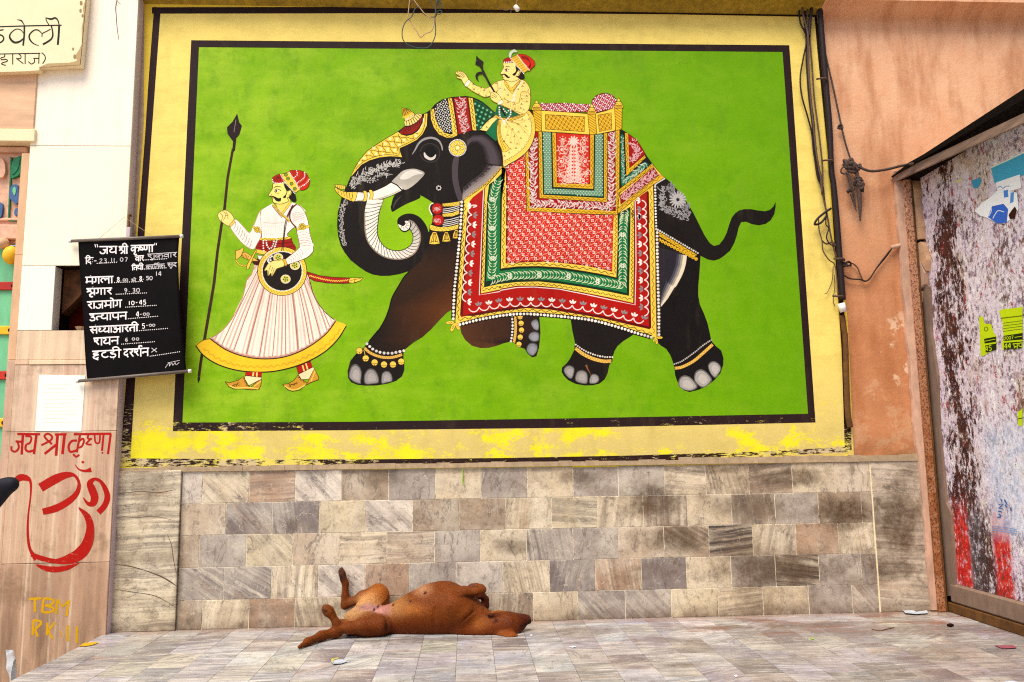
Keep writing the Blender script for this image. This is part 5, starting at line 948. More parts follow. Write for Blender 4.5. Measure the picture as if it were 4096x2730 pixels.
# sword hilt
p.poly(G1(905, 1320, 1000, 1260, 1010, 1370, 930, 1352), (70, 20, 14)); p.poly(G1(965, 1240, 1060, 1250, 1040, 1310, 985, 1290), W_, 0, (70, 30, 30), 2); p.poly(G1(780, 1215, 830, 1205, 910, 1255, 985, 1310, 920, 1310, 850, 1290, 790, 1265), (240, 184, 76), 0, OC, 2)
p.poly(G1(712, 1190, 760, 1175, 805, 1150, 800, 1200, 770, 1260, 715, 1295), (244, 190, 84), 0, OC, 2.2); p.poly(G1(940, 1190, 965, 1180, 920, 1270, 870, 1400, 840, 1405, 850, 1350, 900, 1260), YE, 0, OC, 2.2); p.line(G1(715, 1300, 760, 1350, 820, 1370, 840, 1350), 6, OC); p.line(G1(715, 1300, 760, 1350, 820, 1370, 840, 1350), 3.5, YE); p.lines([G1(800+k*16, 1215+k*8, 790+k*16, 1262+k*6) for k in range(5)], 2, OC, 0)
c0 = npj(G1(1265, 1430))[0]
# shield ellipse: centre and radii from the photograph
sc0 = np.array([700+1262/k8, 600+1430/k8]); sx, sy = 285/k8, 282/k8
p.ell(sc0, sx+3, sy+2, (40, 24, 14), n=40); p.ell(sc0, sx, sy, YE, n=40); a_ = np.linspace(0, 2*np.pi, 90); p.line(np.c_[sc0[0]+(sx-8+5*np.where(np.arange(90) % 2, 1, -1))*np.cos(a_), sc0[1]+(sy-8+5*np.where(np.arange(90) % 2, 1, -1))*np.sin(a_)], 1.6, OC, sm=0)
p.ell(sc0, sx-17, sy-17, (30, 22, 16), n=40); p.dots(np.c_[sc0[0]+(sx-17)*np.cos(a_[:-1:1]), sc0[1]+(sy-17)*np.sin(a_[:-1:1])], 2.5, W_, 6)
for x_, y_ in ((1215, 1270), (1412, 1362), (1302, 1522)):
    q = G1(x_, y_)[0]; p.ell(q, 20, 18, (226, 220, 190), n=16); p.ell(q, 17, 15, (226, 206, 96), n=16); p.dots([q+np.array([8*math.cos(a), 8*math.sin(a)]) for a in np.linspace(.5, 6.78, 6)[:-1]], 3.6, (56, 110, 30)); p.ell(q, 3, 3, (56, 110, 30))
# forearm over the shield
p.poly(G1(1625, 1150, 1625, 1195, 1560, 1262, 1440, 1312, 1330, 1348, 1298, 1290, 1400, 1212, 1468, 1148, 1500, 1100, 1620, 1100), TO, 1)
p.line(G1(1628, 1150, 1625, 1195, 1560, 1264, 1440, 1314, 1332, 1350), 2.4, (120, 60, 60)); p.line(G1(1300, 1288, 1400, 1210, 1468, 1146), 2.4, (120, 60, 60)); p.lines(ls[-6:]+ls[-9:-6], 1.8, (214, 160, 150))
p.poly(G1(1265, 1290, 1298, 1285, 1322, 1345, 1305, 1372, 1285, 1340), (244, 190, 50), 0, OC, 1.8)
p.poly(G1(1110, 1330, 1160, 1305, 1230, 1300, 1268, 1300, 1288, 1345, 1280, 1372, 1200, 1400, 1180, 1430, 1150, 1480, 1135, 1485, 1130, 1450, 1105, 1480, 1090, 1470, 1085, 1420, 1060, 1425, 1055, 1410, 1090, 1350), SK, 1, (110, 80, 20), 2.2); p.lines([G1(1130, 1360, 1105, 1420, 1100, 1475), G1(1150, 1380, 1135, 1430), G1(1170, 1390, 1155, 1440, 1140, 1480)], 2, (110, 80, 20))
# beads, strap
p.pearls(G1(1040, 1070, 1038, 1130, 1045, 1190), 3.6, W_); p.pearls(G1(1075, 1070, 1080, 1120, 1110, 1165, 1145, 1140, 1165, 1080), 3.6, W_); p.pearls(G1(1200, 1060, 1185, 1110, 1160, 1180, 1110, 1200, 1070, 1240), 3.6, W_); p.dots(G1(1100, 1290, 1120, 1270, 1140, 1255, 1095, 1310, 1125, 1300, 1105, 1325), 4, W_)
p.line(G1(1385, 650, 1330, 760, 1300, 850, 1280, 1000, 1255, 1190), 3.4, (60, 24, 20)); p.line(G1(1410, 655, 1350, 740, 1315, 850, 1290, 1000, 1272, 1190), 2.6, (60, 24, 20)); p.line(G1(1430, 640, 1370, 700, 1350, 790, 1375, 860, 1430, 915), 5, (96, 26, 22)); p.line(G1(1370, 640, 1325, 740, 1290, 860, 1270, 980), 2.2, (240, 230, 220))
# neck, collar
p.poly(G1(1190, 620, 1250, 600, 1340, 560, 1350, 620, 1300, 680, 1255, 730, 1210, 680), (246, 222, 110), 1)
p.line(G1(1150, 640, 1200, 700, 1250, 760, 1310, 800, 1345, 850), 9, OC); p.line(G1(1150, 640, 1200, 700, 1250, 760, 1310, 800, 1345, 850), 7, YE); p.line(G1(1360, 620, 1310, 690, 1262, 750), 9, OC); p.line(G1(1360, 620, 1310, 690, 1262, 750), 7, YE); p.wave(G1(1160, 652, 1250, 760, 1340, 840), 1.8, 8, 1.6, (120, 84, 10)); p.line(G1(1140, 655, 1190, 720, 1260, 800), 2, (160, 80, 70))
# head and turban
p.poly(G1(1280, 390, 1330, 430, 1400, 490, 1420, 540, 1430, 600, 1400, 618, 1370, 600, 1335, 560, 1340, 500, 1300, 470), (28, 22, 18), 1)
p.poly(G1(1162, 395, 1282, 388, 1290, 430, 1320, 480, 1345, 480, 1370, 490, 1350, 545, 1320, 570, 1340, 600, 1300, 625, 1240, 640, 1180, 632, 1150, 610, 1150, 590, 1140, 570, 1145, 555, 1100, 540, 1120, 500, 1150, 450), (250, 232, 120), 1, (60, 40, 16), 2.4)
p.poly(G1(1278, 392, 1310, 440, 1325, 480, 1310, 540, 1300, 570, 1268, 560, 1300, 530, 1312, 490, 1290, 440), (28, 22, 18), 1)
p.ell(G1(1350, 505)[0], 7, 11, (250, 232, 120), .2); p.line(G1(1335, 490, 1355, 478, 1368, 495, 1345, 535, 1332, 530), 2, (90, 56, 16))
p.line(G1(1135, 548, 1170, 560, 1200, 585, 1230, 590, 1240, 565), [3, 7, 14, 14, 4], (28, 20, 14)); p.line(G1(1160, 455, 1195, 432, 1260, 440), 3, (40, 26, 12), taper=2); p.line(G1(1172, 475, 1205, 462, 1250, 485), 2.6, (40, 26, 12)); p.ell(G1(1195, 485)[0], 9, 5.5, (255, 246, 214)); p.ell(G1(1192, 485)[0], 4.4, 5, (90, 50, 20)); p.line(G1(1165, 480, 1190, 510, 1230, 510), 2, (120, 84, 24)); p.line(G1(1142, 568, 1165, 575), 2.4, (120, 60, 20), 0); p.line(G1(1110, 545, 1130, 540, 1140, 520), 2, (110, 70, 20))
p.poly(G1(1145, 350, 1160, 320, 1240, 290, 1290, 380, 1220, 392, 1165, 390), (178, 36, 18), 1, (80, 20, 10), 2); p.lines([G1(1165+k*20, 375, 1180+k*16, 340, 1220+k*10, 315) for k in range(5)], 2, (90, 20, 12)); p.pearls(G1(1148, 352, 1160, 385, 1220, 396, 1285, 385), 2.6, W_)
p.poly(G1(1340, 258, 1430, 242, 1520, 262, 1575, 330, 1580, 410, 1540, 465, 1470, 470, 1400, 370), (196, 40, 20), 1, (80, 20, 10), 2.2)
for q in (G1(1430, 248, 1440, 290, 1400, 330), G1(1525, 268, 1520, 330, 1440, 390), G1(1578, 350, 1540, 400, 1470, 440)): p.pearls(q, 2.6, W_)
p.lines([G1(1380, 255, 1400, 290, 1380, 315), G1(1480, 252, 1480, 310, 1420, 360), G1(1555, 305, 1520, 370, 1450, 415), G1(1400, 250, 1425, 290, 1395, 322), G1(1500, 258, 1500, 320, 1430, 375)], 2.2, (110, 22, 12))
p.poly(G1(1250, 290, 1340, 262, 1380, 320, 1470, 470, 1420, 505, 1370, 470, 1290, 370), YE, 0, OC, 2.4)
for q in G1(1305, 295, 1330, 340, 1372, 400, 1410, 460): p.ell(q, 8, 8, OC, n=12); p.ell(q, 6, 6, (120, 150, 40), n=12)
p.pearls(G1(1345, 268, 1400, 350, 1462, 462), 2.6, W_, sm=0); p.pearls(G1(1245, 295, 1290, 380, 1410, 512), 2.6, W_, sm=0)
rel(p.build('painted_spear_bearer', M['mural']), mural)
print('bearer levels', p.mx, 'shapes', len(p.sh))
# ---------------------------------------------------------------- rear wall: plaster, cornice, lip and the tiled dado
ROW = .2036; DT = .99685
XR = 4.825
wall = empty('rear_wall', (2.0, .1, 0)); tag(wall, 'long rear wall with peach plaster to the right of the mural and a marble tiled dado below', 'wall')
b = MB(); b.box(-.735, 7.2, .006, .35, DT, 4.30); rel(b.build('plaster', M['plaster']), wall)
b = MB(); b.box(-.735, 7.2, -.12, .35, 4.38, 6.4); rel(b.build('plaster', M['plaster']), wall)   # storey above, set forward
def cornice(x0, x1, m):
    b = MB(); b.prism([(.006, 4.262), (-.07, 4.300), (-.13, 4.315), (-.13, 4.382), (.02, 4.382), (.02, 4.262)], x0, x1, lambda q, a: (a, q[0], q[1])); rel(b.build('cornice', m), wall)
XA = atY(3262, 40)[0]
cornice(-.72, XA+.02, M['olive']); cornice(XA+.022, 7.2, M['plaster'])
pan = MB(); pp = [atY(u, v) for u, v in ((560, -60), (3246, -60), (3332, 700), (3416, 1832), (1960, 1878), (470, 1884), (500, 1530))]
pan.prism([(q[0], q[2]) for q in pp], 0.0, .0055, lambda q, a: (q[0], a, q[1])); rel(pan.build('mural_plaster', M['cement']), mural)
# cement lip between mural and dado
lipx = [atY(462, 1884)[0], atY(3700, 1834)[0]]
b = MB(); n_ = 60; rr = random.Random(4)
for i in range(n_):
    x0 = lipx[0]+(lipx[1]-lipx[0])*i/n_; x1 = lipx[0]+(lipx[1]-lipx[0])*(i+1)/n_
    zt = DT+.034+rr.uniform(-.004, .004)+(.012 if i > 40 else 0); b.box(x0, x1, -.012-rr.uniform(0, .004), .004, DT+.002, zt)
rel(b.build('cement_lip', M['cement']), wall)
b = MB(); b.box(-.74, XR, .0025, .35, -.4, DT+.001); rel(b.build('grout', M['grout']), wall)
C = {'c': (222, 202, 168), 'w': (222, 208, 190), 'g': (176, 163, 150), 'b': (174, 152, 126), 'p': (204, 182, 154), 'd': (140, 128, 122), 'o': (184, 150, 120), 'k': (158, 140, 118), 'y': (218, 200, 164)}
def setcol(o, c, a, j=0): 
    r_ = random.Random(j*7+1); f = r_.uniform(.94, 1.05); o.color = (*[min(1, x*f) for x in srgb(c)], a)
r1x = lambda x: 400+x/1.4706
r2x = lambda x: 1900+x/1.4706
EL, ER = 470, 2345
rows = [
 ([603, 878, 1148, 1422, 1698, 1972, 2243], [307, 577, 843, 1115, 1357, 1612, 1867, 2115], 'w0 c5 o7 w5 b0 g0 c0 g0 c0 g0 g0 c7 c2 b7 c0 p0'),
 ([740, 1013, 1288, 1562, 1838, 2112], [180, 450, 720, 990, 1250, 1510, 1767, 2022, 2275], 'p0 d5 d2 y0 w5 b0 b0 c2 y7 c2 b2 c0 k2 g0 b0 b0'),
 ([583, 860, 1133, 1408, 1687, 1967, 2237], [303, 577, 845, 1113, 1377, 1635, 1890, 2140], 'b0 g0 y5 p0 c7 p7 g0 c0 g2 g0 p0 b5 k9 c2 o0 c2'),
 ([728, 1007, 1283, 1560, 1817, 2093], [163, 438, 708, 980, 1245, 1508, 1770, 2027, 2275], 'g5 g5 c2 w5 o0 g0 w0 c2 d2 o2 d0 c0 g0 k9 g0 g0'),
 ([600, 875, 1145, 1420, 1697, 1972], [72, 343, 605, 885, 1157, 1433, 1697, 1967, 2223], 'b0 c2 o0 c2 c0 b0 b0 b2 c0 g5 g5 y0 c7 c0 g0 g5')]
rowy = [1945, 2072, 2200, 2328, 2455]
tmesh = {}
def tile_box(w_, h, t, key):
    if key not in tmesh:
        b_ = MB(); b_.box(-w_/2, w_/2, 0, t, -h/2, h/2, .0016); me = mesh('marble_tile', b_.v, b_.f)
        import bmesh
        bm = bmesh.new(); bm.from_mesh(me); bmesh.ops.recalc_face_normals(bm, faces=bm.faces); bm.to_mesh(me); bm.free(); me.materials.append(M['tile']); tmesh[key] = me
    return tmesh[key]
xl_d, xr_d = atY(718, 2200)[0], atY(3496, 2120)[0]; cnt = 0; rr = random.Random(11)
for k, (a_, b_, codes) in enumerate(rows):
    xs = [r1x(q) for q in a_]+[r2x(q) for q in b_]
    xs = [xl_d]+[atY(u, rowy[k]-(u-900)*.010)[0] for u in xs]+[xr_d]
    zt = DT-k*ROW; zb = max(zt-ROW, .0)
    cs = codes.split()
    for i in range(len(xs)-1):
        g = .0032; w_, h = xs[i+1]-xs[i]-g, zt-zb-g; me = tile_box(w_, h, .012, (round(w_, 2), round(h, 3)) if False else (k, i))
        o = bpy.data.objects.new('marble_tile', me); COL.objects.link(o)
        o.location = ((xs[i]+xs[i+1])/2, -.0006+rr.uniform(-.0012, .0012), (zt+zb)/2); o.rotation_euler = (rr.uniform(-.003, .003), rr.uniform(-.002, .002), rr.uniform(-.003, .003))
        o.parent = wall; o.matrix_parent_inverse = Matrix.Translation(-wall.location)
        cd_ = cs[i % len(cs)]; setcol(o, C[cd_[0]], int(cd_[1])/10.0+(.05 if int(cd_[1]) else 0), cnt); cnt += 1
# big marble slabs at both ends of the dado
xs_l = atY(452, 2200, -.02)[0], atY(712, 2200, -.02)[0]
b = MB(); b.box(xs_l[0], xs_l[1], -.020, .004, .002, DT+.012, .002); o = rel(b.build('marble_slab', M['tile']), wall); o.color = (*srgb((214, 198, 166)), .70); o['label'] = 'tall veined marble slab at the left end of the dado'
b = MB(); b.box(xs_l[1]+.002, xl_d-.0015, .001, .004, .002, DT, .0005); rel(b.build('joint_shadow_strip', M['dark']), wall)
b = MB(); b.box(xr_d+.008, atY(3704, 2120)[0], -.008, .004, .002, DT+.006, .002); o = rel(b.build('marble_slab', M['tile']), wall); o.color = (*srgb((206, 188, 164)), .70); o['label'] = 'tall smudged marble slab at the right end of the dado'
b = MB(); b.box(xr_d+.001, xr_d+.007, -.003, .004, .002, DT); rel(b.build('mortar_line', M['cream']), wall)

p = Paint((1, -.020), .0006); S = Z(400, 1600, 1344/1200); VC = (96, 80, 62)
for q, w_ in ((S(70, 738, 130, 745, 200, 764, 270, 790, 310, 812, 348, 838), [1, 4, 3, 5, 6, 2]), (S(90, 520, 160, 528, 240, 522, 330, 540), [1, 2, 2, 1]), (S(300, 600, 320, 650, 330, 720, 345, 790), [1, 2.5, 3, 1]), (S(90, 420, 180, 410, 260, 416, 340, 402), [1, 2, 3, 1]), (S(70, 850, 150, 862, 250, 880, 340, 930), [1, 2, 3, 1])): p.line(q, w_, VC)
rel(p.build('vein', M['mural']), wall)
# ---------------------------------------------------------------- floor: running bond of marble tiles on a raised plinth
fl = MB(); fl.box(-.705, 7.0, -2.75, .34, -.40, -.012); floor = kind(fl.build('floor', M['floorgrout']), 'structure')
fme = {}
def floor_tile(w_, d):
    b_ = MB(); b_.box(-w_/2, w_/2, -d/2, d/2, -.012, 0, .0006); me = mesh('floor_tile', b_.v, b_.f)
    import bmesh
    bm = bmesh.new(); bm.from_mesh(me); bmesh.ops.recalc_face_normals(bm, faces=bm.faces); bm.to_mesh(me); bm.free(); me.materials.append(M['floor']); return me
fc = [(188, 186, 186), (180, 178, 182), (168, 167, 174), (202, 199, 196), (186, 181, 174), (152, 150, 154), (190, 190, 198), (176, 170, 162)]
rr = random.Random(23); FW = .2028; FD = .305; stdm = floor_tile(FW-.0014, FD-.0014); rest = []
x = .905-FW*8; col = 0; nf = 0
while x < XR-.001:
    x1 = min(x+FW, XR-.002); x0 = max(x, -.703); y = -.004; off = (FD*.5 if col % 2 else 0)+rr.uniform(-.012, .012)+.035; first = True
    if x1-x0 > .02:
        while y > -2.745:
            d = (off+.13 if first else FD); first = False; y0 = max(y-d, -2.745)
            if (x1-x0) > FW-.005 and abs(y-y0-FD) < .002: me = stdm
            else: me = floor_tile(x1-x0-.0014, y-y0-.0014)
            o = bpy.data.objects.new('floor_tile', me); COL.objects.link(o); o.location = ((x0+x1)/2, (y+y0)/2, rr.uniform(-.0008, .0006)); o.rotation_euler = (rr.uniform(-.002, .002), rr.uniform(-.002, .002), 0)
            o.parent = floor; st = rr.choice([0, .75, .75, .75, .7, .8, .5, 0]); c_ = rr.choice(fc)
            if rr.random() < .12: c_ = (134, 125, 125)
            o.color = (*[q*rr.uniform(.93, 1.04) for q in srgb(c_)], st); nf += 1; y = y0
    x += FW; col += 1
print('floor tiles', nf, 'wall tiles', cnt)
# the lane beyond the plinth
g = MB(); g.add([(-60, -60, -.42), (60, -60, -.42), (60, 60, -.42), (-60, 60, -.42)], [(0, 1, 2, 3)]); kind(g.build('ground', M['street']), 'structure')

# ---------------------------------------------------------------- left pillar
PY = -.09
pil = empty('marble_pillar', (-1.0, PY, -.4)); tag(pil, 'tall cream marble pillar with a square niche and red and yellow hand painted lettering', 'pillar')
xp1 = atY(437, 2250, PY)[0]; xp0 = atY(95, 950, PY)[0]; xj0 = atY(62, 950, PY)[0]
zj = [-.4, atY(300, 2252, PY)[2], atY(300, 1726, PY)[2], atY(300, 1458, PY)[2], atY(300, 1440, PY)[2], atY(300, 1322, PY)[2], atY(300, 1064, PY)[2], atY(300, 584, PY)[2], atY(300, -40, PY)[2]]
nx0, nx1 = atY(214, 1190, PY)[0], atY(400, 1190, PY)[0]
def slab(x0, x1, z0, z1, c, a, y0=PY, y1=.004, lab=None):
    b = MB(); b.box(x0, x1, y0, y1, z0, z1, .002); o = rel(b.build('marble_slab', M['slab']), pil); o.color = (*srgb(c), a)
    if lab: o['label'] = lab
G_ = .0015
slab(xp0, xp1, zj[0], zj[1]-G_, (192, 156, 126), 1.0, lab='lowest stained marble slab with yellow letters')
slab(xp0, xp1, zj[1]+G_, zj[2]-G_, (210, 176, 144), 1.0, lab='brown streaked marble slab with the red lettering')
slab(xp0, xp1, zj[2]+G_, zj[3]-G_, (220, 192, 162), .9)
slab(xp0+.09, xp1, zj[3], zj[4]-.001, (236, 210, 172), .4, PY-.006); slab(xp0, xp0+.088, zj[3], zj[4]-.001, (226, 190, 156), .4, PY-.003)
slab(xp0, xp1, zj[4]+G_, zj[5]-G_, (228, 202, 166), .45)
slab(xp0, nx0, zj[5]+G_, zj[6]-G_, (254, 246, 224), .06); slab(nx1, xp1, zj[5]+G_, zj[6]-G_, (254, 246, 224), .06)
slab(xp0, xp1, zj[6]+G_, zj[7]-G_, (252, 242, 214), .10); slab(xp0, xp1, zj[7]+G_, zj[8], (254, 242, 220), .16)  # upper slabs whitened: the strong light up there is painted into their colour
b = MB(); b.box(xp1+.001, xp1+.0035, PY+.012, .004, -.4, 5.2); rel(b.build('side_face', M['lavender']), pil)
b = MB(); b.box(nx0-.03, nx1+.03, .14, .2, zj[5]-.03, zj[6]+.03); rel(b.build('niche_back', M['niche']), pil)
for q in ((nx0-.03, nx0-.001, zj[5]-.03, zj[6]+.03), (nx1+.001, nx1+.03, zj[5]-.03, zj[6]+.03), (nx0-.0005, nx1+.0005, zj[5]-.03, zj[5]-.001), (nx0-.0005, nx1+.0005, zj[6]+.001, zj[6]+.03)): b = MB(); b.box(q[0], q[1], PY+.012, .139, q[2], q[3]); rel(b.build('niche_lining', M['dark']), pil)
b = MB(); b.prism([(nx0, zj[6]), (nx1, zj[6]), (nx1, zj[6]-.07), (nx1-.06, zj[6]-.12), (nx0+.12, zj[6]-.17), (nx0+.06, zj[6]-.24), (nx0, zj[6]-.3)], .03, .13, lambda q, a: (q[0], a, q[1])); rel(b.build('niche_roof_stone', M['nichestone']), pil)
b = MB(); b.tube([((nx0+nx1)/2+.02, -.03, zj[5]+.003), ((nx0+nx1)/2+.02, -.03, zj[5]+.03)], [.03, .045], 14, False); rel(b.build('clay_lamp', M['brokenstone']), pil)
# brown crack on the upper slab, traced
CRK = Z(0, 0, 2353/800)
p = Paint((1, PY), .0008); p.line(CRK(1378, 0, 1362, 90, 1368, 190, 1378, 330, 1398, 470), [4, 4, 3, 3, 2], (120, 84, 60)); p.line(CRK(1378, 20, 1420, 50), 2, (150, 110, 80))
rel(p.build('hairline_crack', M['flat']), pil)
# red lettering and the sacred syllable
RR = (176, 26, 16); S = Z(0, 1500, 1.96); p = Paint((1, PY), .0008)
for q, w_ in ((S(135, 464, 315, 466), 9), (S(180, 466, 170, 625), 10), (S(122, 522, 176, 526), 9), (S(138, 528, 148, 570, 122, 602, 92, 592, 90, 560), 8), (S(286, 466, 266, 622), 10), (S(198, 478, 244, 488, 236, 532, 208, 544), 8), (S(205, 545, 200, 582, 224, 602, 266, 592), 9),
              (S(324, 552, 396, 514, 408, 484, 376, 462, 348, 480, 372, 512, 408, 544), 8), (S(440, 548, 350, 620), 10), (S(430, 468, 522, 466), 9), (S(452, 470, 440, 634), 11), (S(506, 470, 490, 622), 11),
              (S(578, 466, 872, 462), 9), (S(628, 470, 602, 608), 9), (S(604, 516, 562, 520, 538, 560, 552, 604, 604, 590), 9), (S(620, 522, 650, 500, 657, 524, 642, 560, 618, 572), 8), (S(574, 622, 598, 642, 622, 626), 8), (S(692, 470, 690, 500, 722, 502), 7), (S(712, 502, 672, 542), 7), (S(678, 544, 718, 548), 7), (S(742, 470, 748, 528, 778, 532, 784, 470), 7), (S(812, 466, 800, 596), 8), (S(868, 464, 846, 622), 9)):
    p.line(q, w_, RR)
p.dots(S(803, 612), 4, RR)
p.line(S(318, 886, 430, 820, 520, 786, 585, 790, 620, 850, 604, 925, 540, 990, 440, 1046, 335, 1074), np.array([70, 72, 52, 22, 24, 40, 52, 58, 50])/1.96, RR)
p.line(S(616, 1042, 684, 1110, 708, 1200, 690, 1310, 640, 1390, 560, 1440, 440, 1462, 330, 1440, 246, 1408), np.array([8, 50, 62, 84, 96, 86, 36, 40, 34])/1.96, RR)
p.line(S(282, 1488, 350, 1516, 430, 1526, 530, 1512, 622, 1476), np.array([8, 40, 48, 38, 5])/1.96, RR)
p.line(S(122, 832, 160, 806, 208, 810, 240, 842, 240, 950, 222, 1100, 218, 1250, 236, 1368, 286, 1446), np.array([45, 55, 45, 20, 13, 14, 20, 22, 46])/1.96, RR)
p.line(S(652, 962, 690, 1010, 728, 1006, 742, 960, 722, 900, 706, 850, 742, 818, 790, 838, 828, 900, 842, 960, 822, 1024, 772, 1080), np.array([5, 28, 56, 62, 62, 50, 24, 26, 40, 46, 46, 46])/1.96, RR)
p.line(S(588, 704, 620, 742, 668, 754, 716, 744), np.array([5, 12, 20, 38])/1.96, RR); p.ell(S(650, 685)[0], 6, 5, RR, n=10)
rel(p.build('red_lettering', M['redink']), pil)
S = Z(0, 2130, 2.614); p = Paint((1, PY), .0008); YL = (212, 162, 18)
for q in (S(308, 698, 432, 690), S(364, 700, 366, 832), S(458, 690, 440, 832), S(456, 690, 540, 700, 562, 730, 530, 760, 470, 766), S(470, 764, 550, 788, 556, 820, 500, 838, 440, 832), S(602, 700, 586, 855), S(606, 706, 652, 780, 722, 712), S(722, 710, 696, 876), S(354, 918, 340, 1078), S(350, 918, 420, 930, 426, 960, 368, 1012), S(368, 1012, 396, 1092), S(498, 942, 490, 1078), S(574, 942, 506, 1030, 552, 1114), S(712, 972, 708, 1140), S(806, 986, 803, 1160)): p.line(q, 10, YL, 1 if len(q) > 3 else 0)
p.line(S(620, 1040, 644, 1050, 630, 1106), 4, YL)
rel(p.build('yellow_lettering', M['flat']), pil)
p = Paint((2, 0.0), .0035); p.poly(S(820, 1200, 880, 1162, 1010, 1152, 1030, 1160, 960, 1186, 900, 1196), (206, 164, 30)); o = p.build('yellow_paint_smear', M['flat'], None, (0, 0, 1)); o.parent = floor

# ---------------------------------------------------------------- doorway at the far left: jamb, door leaf, carved lintel, beam
door = empty('painted_doorway', (-1.6, 0, -.4)); tag(door, 'carved stone doorway with a turquoise door leaf banded in red and yellow', 'doorway')
def dbox(name, m, x0, x1, y0, y1, z0, z1, lab=None, bev=.002):
    b = MB(); b.box(x0, x1, y0, y1, z0, z1, bev); o = rel(b.build(name, m), door)
    if lab: o['label'] = lab
    return o
zb = [atY(60, v, PY)[2] for v in (2252, 1726, 1440, 1020, 612)]
zz = [-.4]+zb
for i in range(5): dbox('jamb_stone', M['jamb'] if i > 2 else M['slab'], xj0, xp0-.0015, PY+.004, .03, zz[i]+.001, zz[i+1]-.001).color = (*srgb((210, 176, 146)), .9)
dz = atY(20, 985, .03)[2]
dbox('door_leaf', M['turq'], -2.6, xj0+.01, .03, .07, -.38, dz)
for v, m, lab in ((1145, 'redpaint', 'red cross band'), (1322, 'yelpaint', 'yellow cross band'), (1502, 'redpaint', 'red cross band'), (1692, 'yelpaint', 'yellow cross band'), (2090, 'redpaint', 'red cross band')):
    z_ = atY(20, v, .02)[2]; dbox('door_band', M[m], -2.6, xj0+.004, .012, .031, z_-.028, z_+.028, lab, .004)
    for k in range(3): b = MB(); b.tube([(xj0-.05-k*.3, .012, z_), (xj0-.05-k*.3, -.002, z_)], [.014, .006], 10, False); rel(b.build('stud', M['dark']), door)
def azl(u, v, y=-.02): return atY(u, v, y)
lz0, lz1 = azl(50, 972)[2], azl(50, 585)[2]
dbox('carved_lintel', M['pinkstone'], -2.6, xj0+.002, -.005, .05, lz0, lz1)
for v0, v1, pr in ((590, 612, .03), (902, 960, .035), (872, 884, .018)):
    dbox('lintel_moulding', M['pinkstone'], -2.6, xj0+.001, -.005-pr, -.006, azl(40, v1)[2], azl(40, v0)[2], None, .006)
LZ = Z(0, 500, 1.96)
def relief(name, P, m, y0=-.006, dpt=.02):
    q = [atY(u, v, -.02) for u, v in spline(P, 4, True)]; b = MB(); b.prism([(a[0], a[2]) for a in q], y0-dpt, y0+.002, lambda s_, a: (s_[0], a, s_[1])); rel(b.build(name, m), door)
relief('carved_leaf', LZ(90, 415, 95, 340, 110, 280, 150, 255, 182, 250, 180, 320, 160, 390, 120, 415), M['leafgreen'], dpt=.026)
relief('carved_leaf', LZ(105, 395, 125, 300, 165, 262, 150, 350), M['leafgreen'], y0=-.031, dpt=.006)
relief('carved_bud', LZ(80, 560, 95, 490, 125, 472, 150, 490, 155, 600, 130, 622, 100, 600), M['motifblue'], dpt=.028)
relief('carved_bud', LZ(108, 520, 125, 492, 136, 520, 124, 560), M['turq'], y0=-.033, dpt=.005)
relief('carved_bud', LZ(115, 700, 120, 665, 142, 655, 140, 700, 125, 716), M['motifblue'])
relief('carved_bud', LZ(-40, 660, -20, 615, 10, 612, 24, 640, 12, 720, -20, 735), M['motifblue'])
relief('carved_scroll', LZ(-60, 300, -10, 260, 40, 290, 50, 380, 20, 420, -30, 390), M['pinkstone'], dpt=.03)
for q in (LZ(82, 250, 92, 250, 70, 740, 60, 740), LZ(60, 735, 140, 745, 140, 760, 60, 752), LZ(90, 246, 185, 244, 185, 254, 90, 256)):
    qq = [atY(u, v, -.02) for u, v in q]; b = MB(); b.prism([(a[0], a[2]) for a in qq], -.02, -.004, lambda s_, a: (s_[0], a, s_[1])); rel(b.build('lintel_fillet', M['leafgreen'] if q[0][0] < 43 else M['pinkstone']), door)
def ball(name, m, c, r, sz=1.0):
    b = MB(); R_ = [c+np.array([0, 0, (k/8*2-1)*r*sz]) for k in range(9)]; b.tube(R_, [max(.002, r*math.sqrt(max(0, 1-(k/8*2-1)**2))) for k in range(9)], 14, False); rel(b.build(name, m, None, True), door)
ball('hanging_knob', M['yelpaint'], atY(44, 1022, -.05), .05, 1.3); ball('hanging_knob', M['brokenstone'], atY(12, 975, -.05), .04)
bz0, bz1 = atY(60, 568, PY-.01)[2], atY(60, 300, PY-.01)[2]
beam_xr = atY(140, 430, PY-.01)[0]
dbox('beam', M['beam'], -2.6, beam_xr, PY-.012, .03, bz0+.09, bz1+.10, None, .004); dbox('beam_fillet', M['cream'], -2.6, xj0+.09, PY-.022, .03, bz0-.0, bz0+.088, None, .004)
dbox('side_wall', M['plasterplain'], -12, -2.602, -.12, .1, -.42, 6); dbox('wall_above', M['plasterplain'], -3.2, xp0-.002, PY+.01, .03, bz1+.102, 5.4)

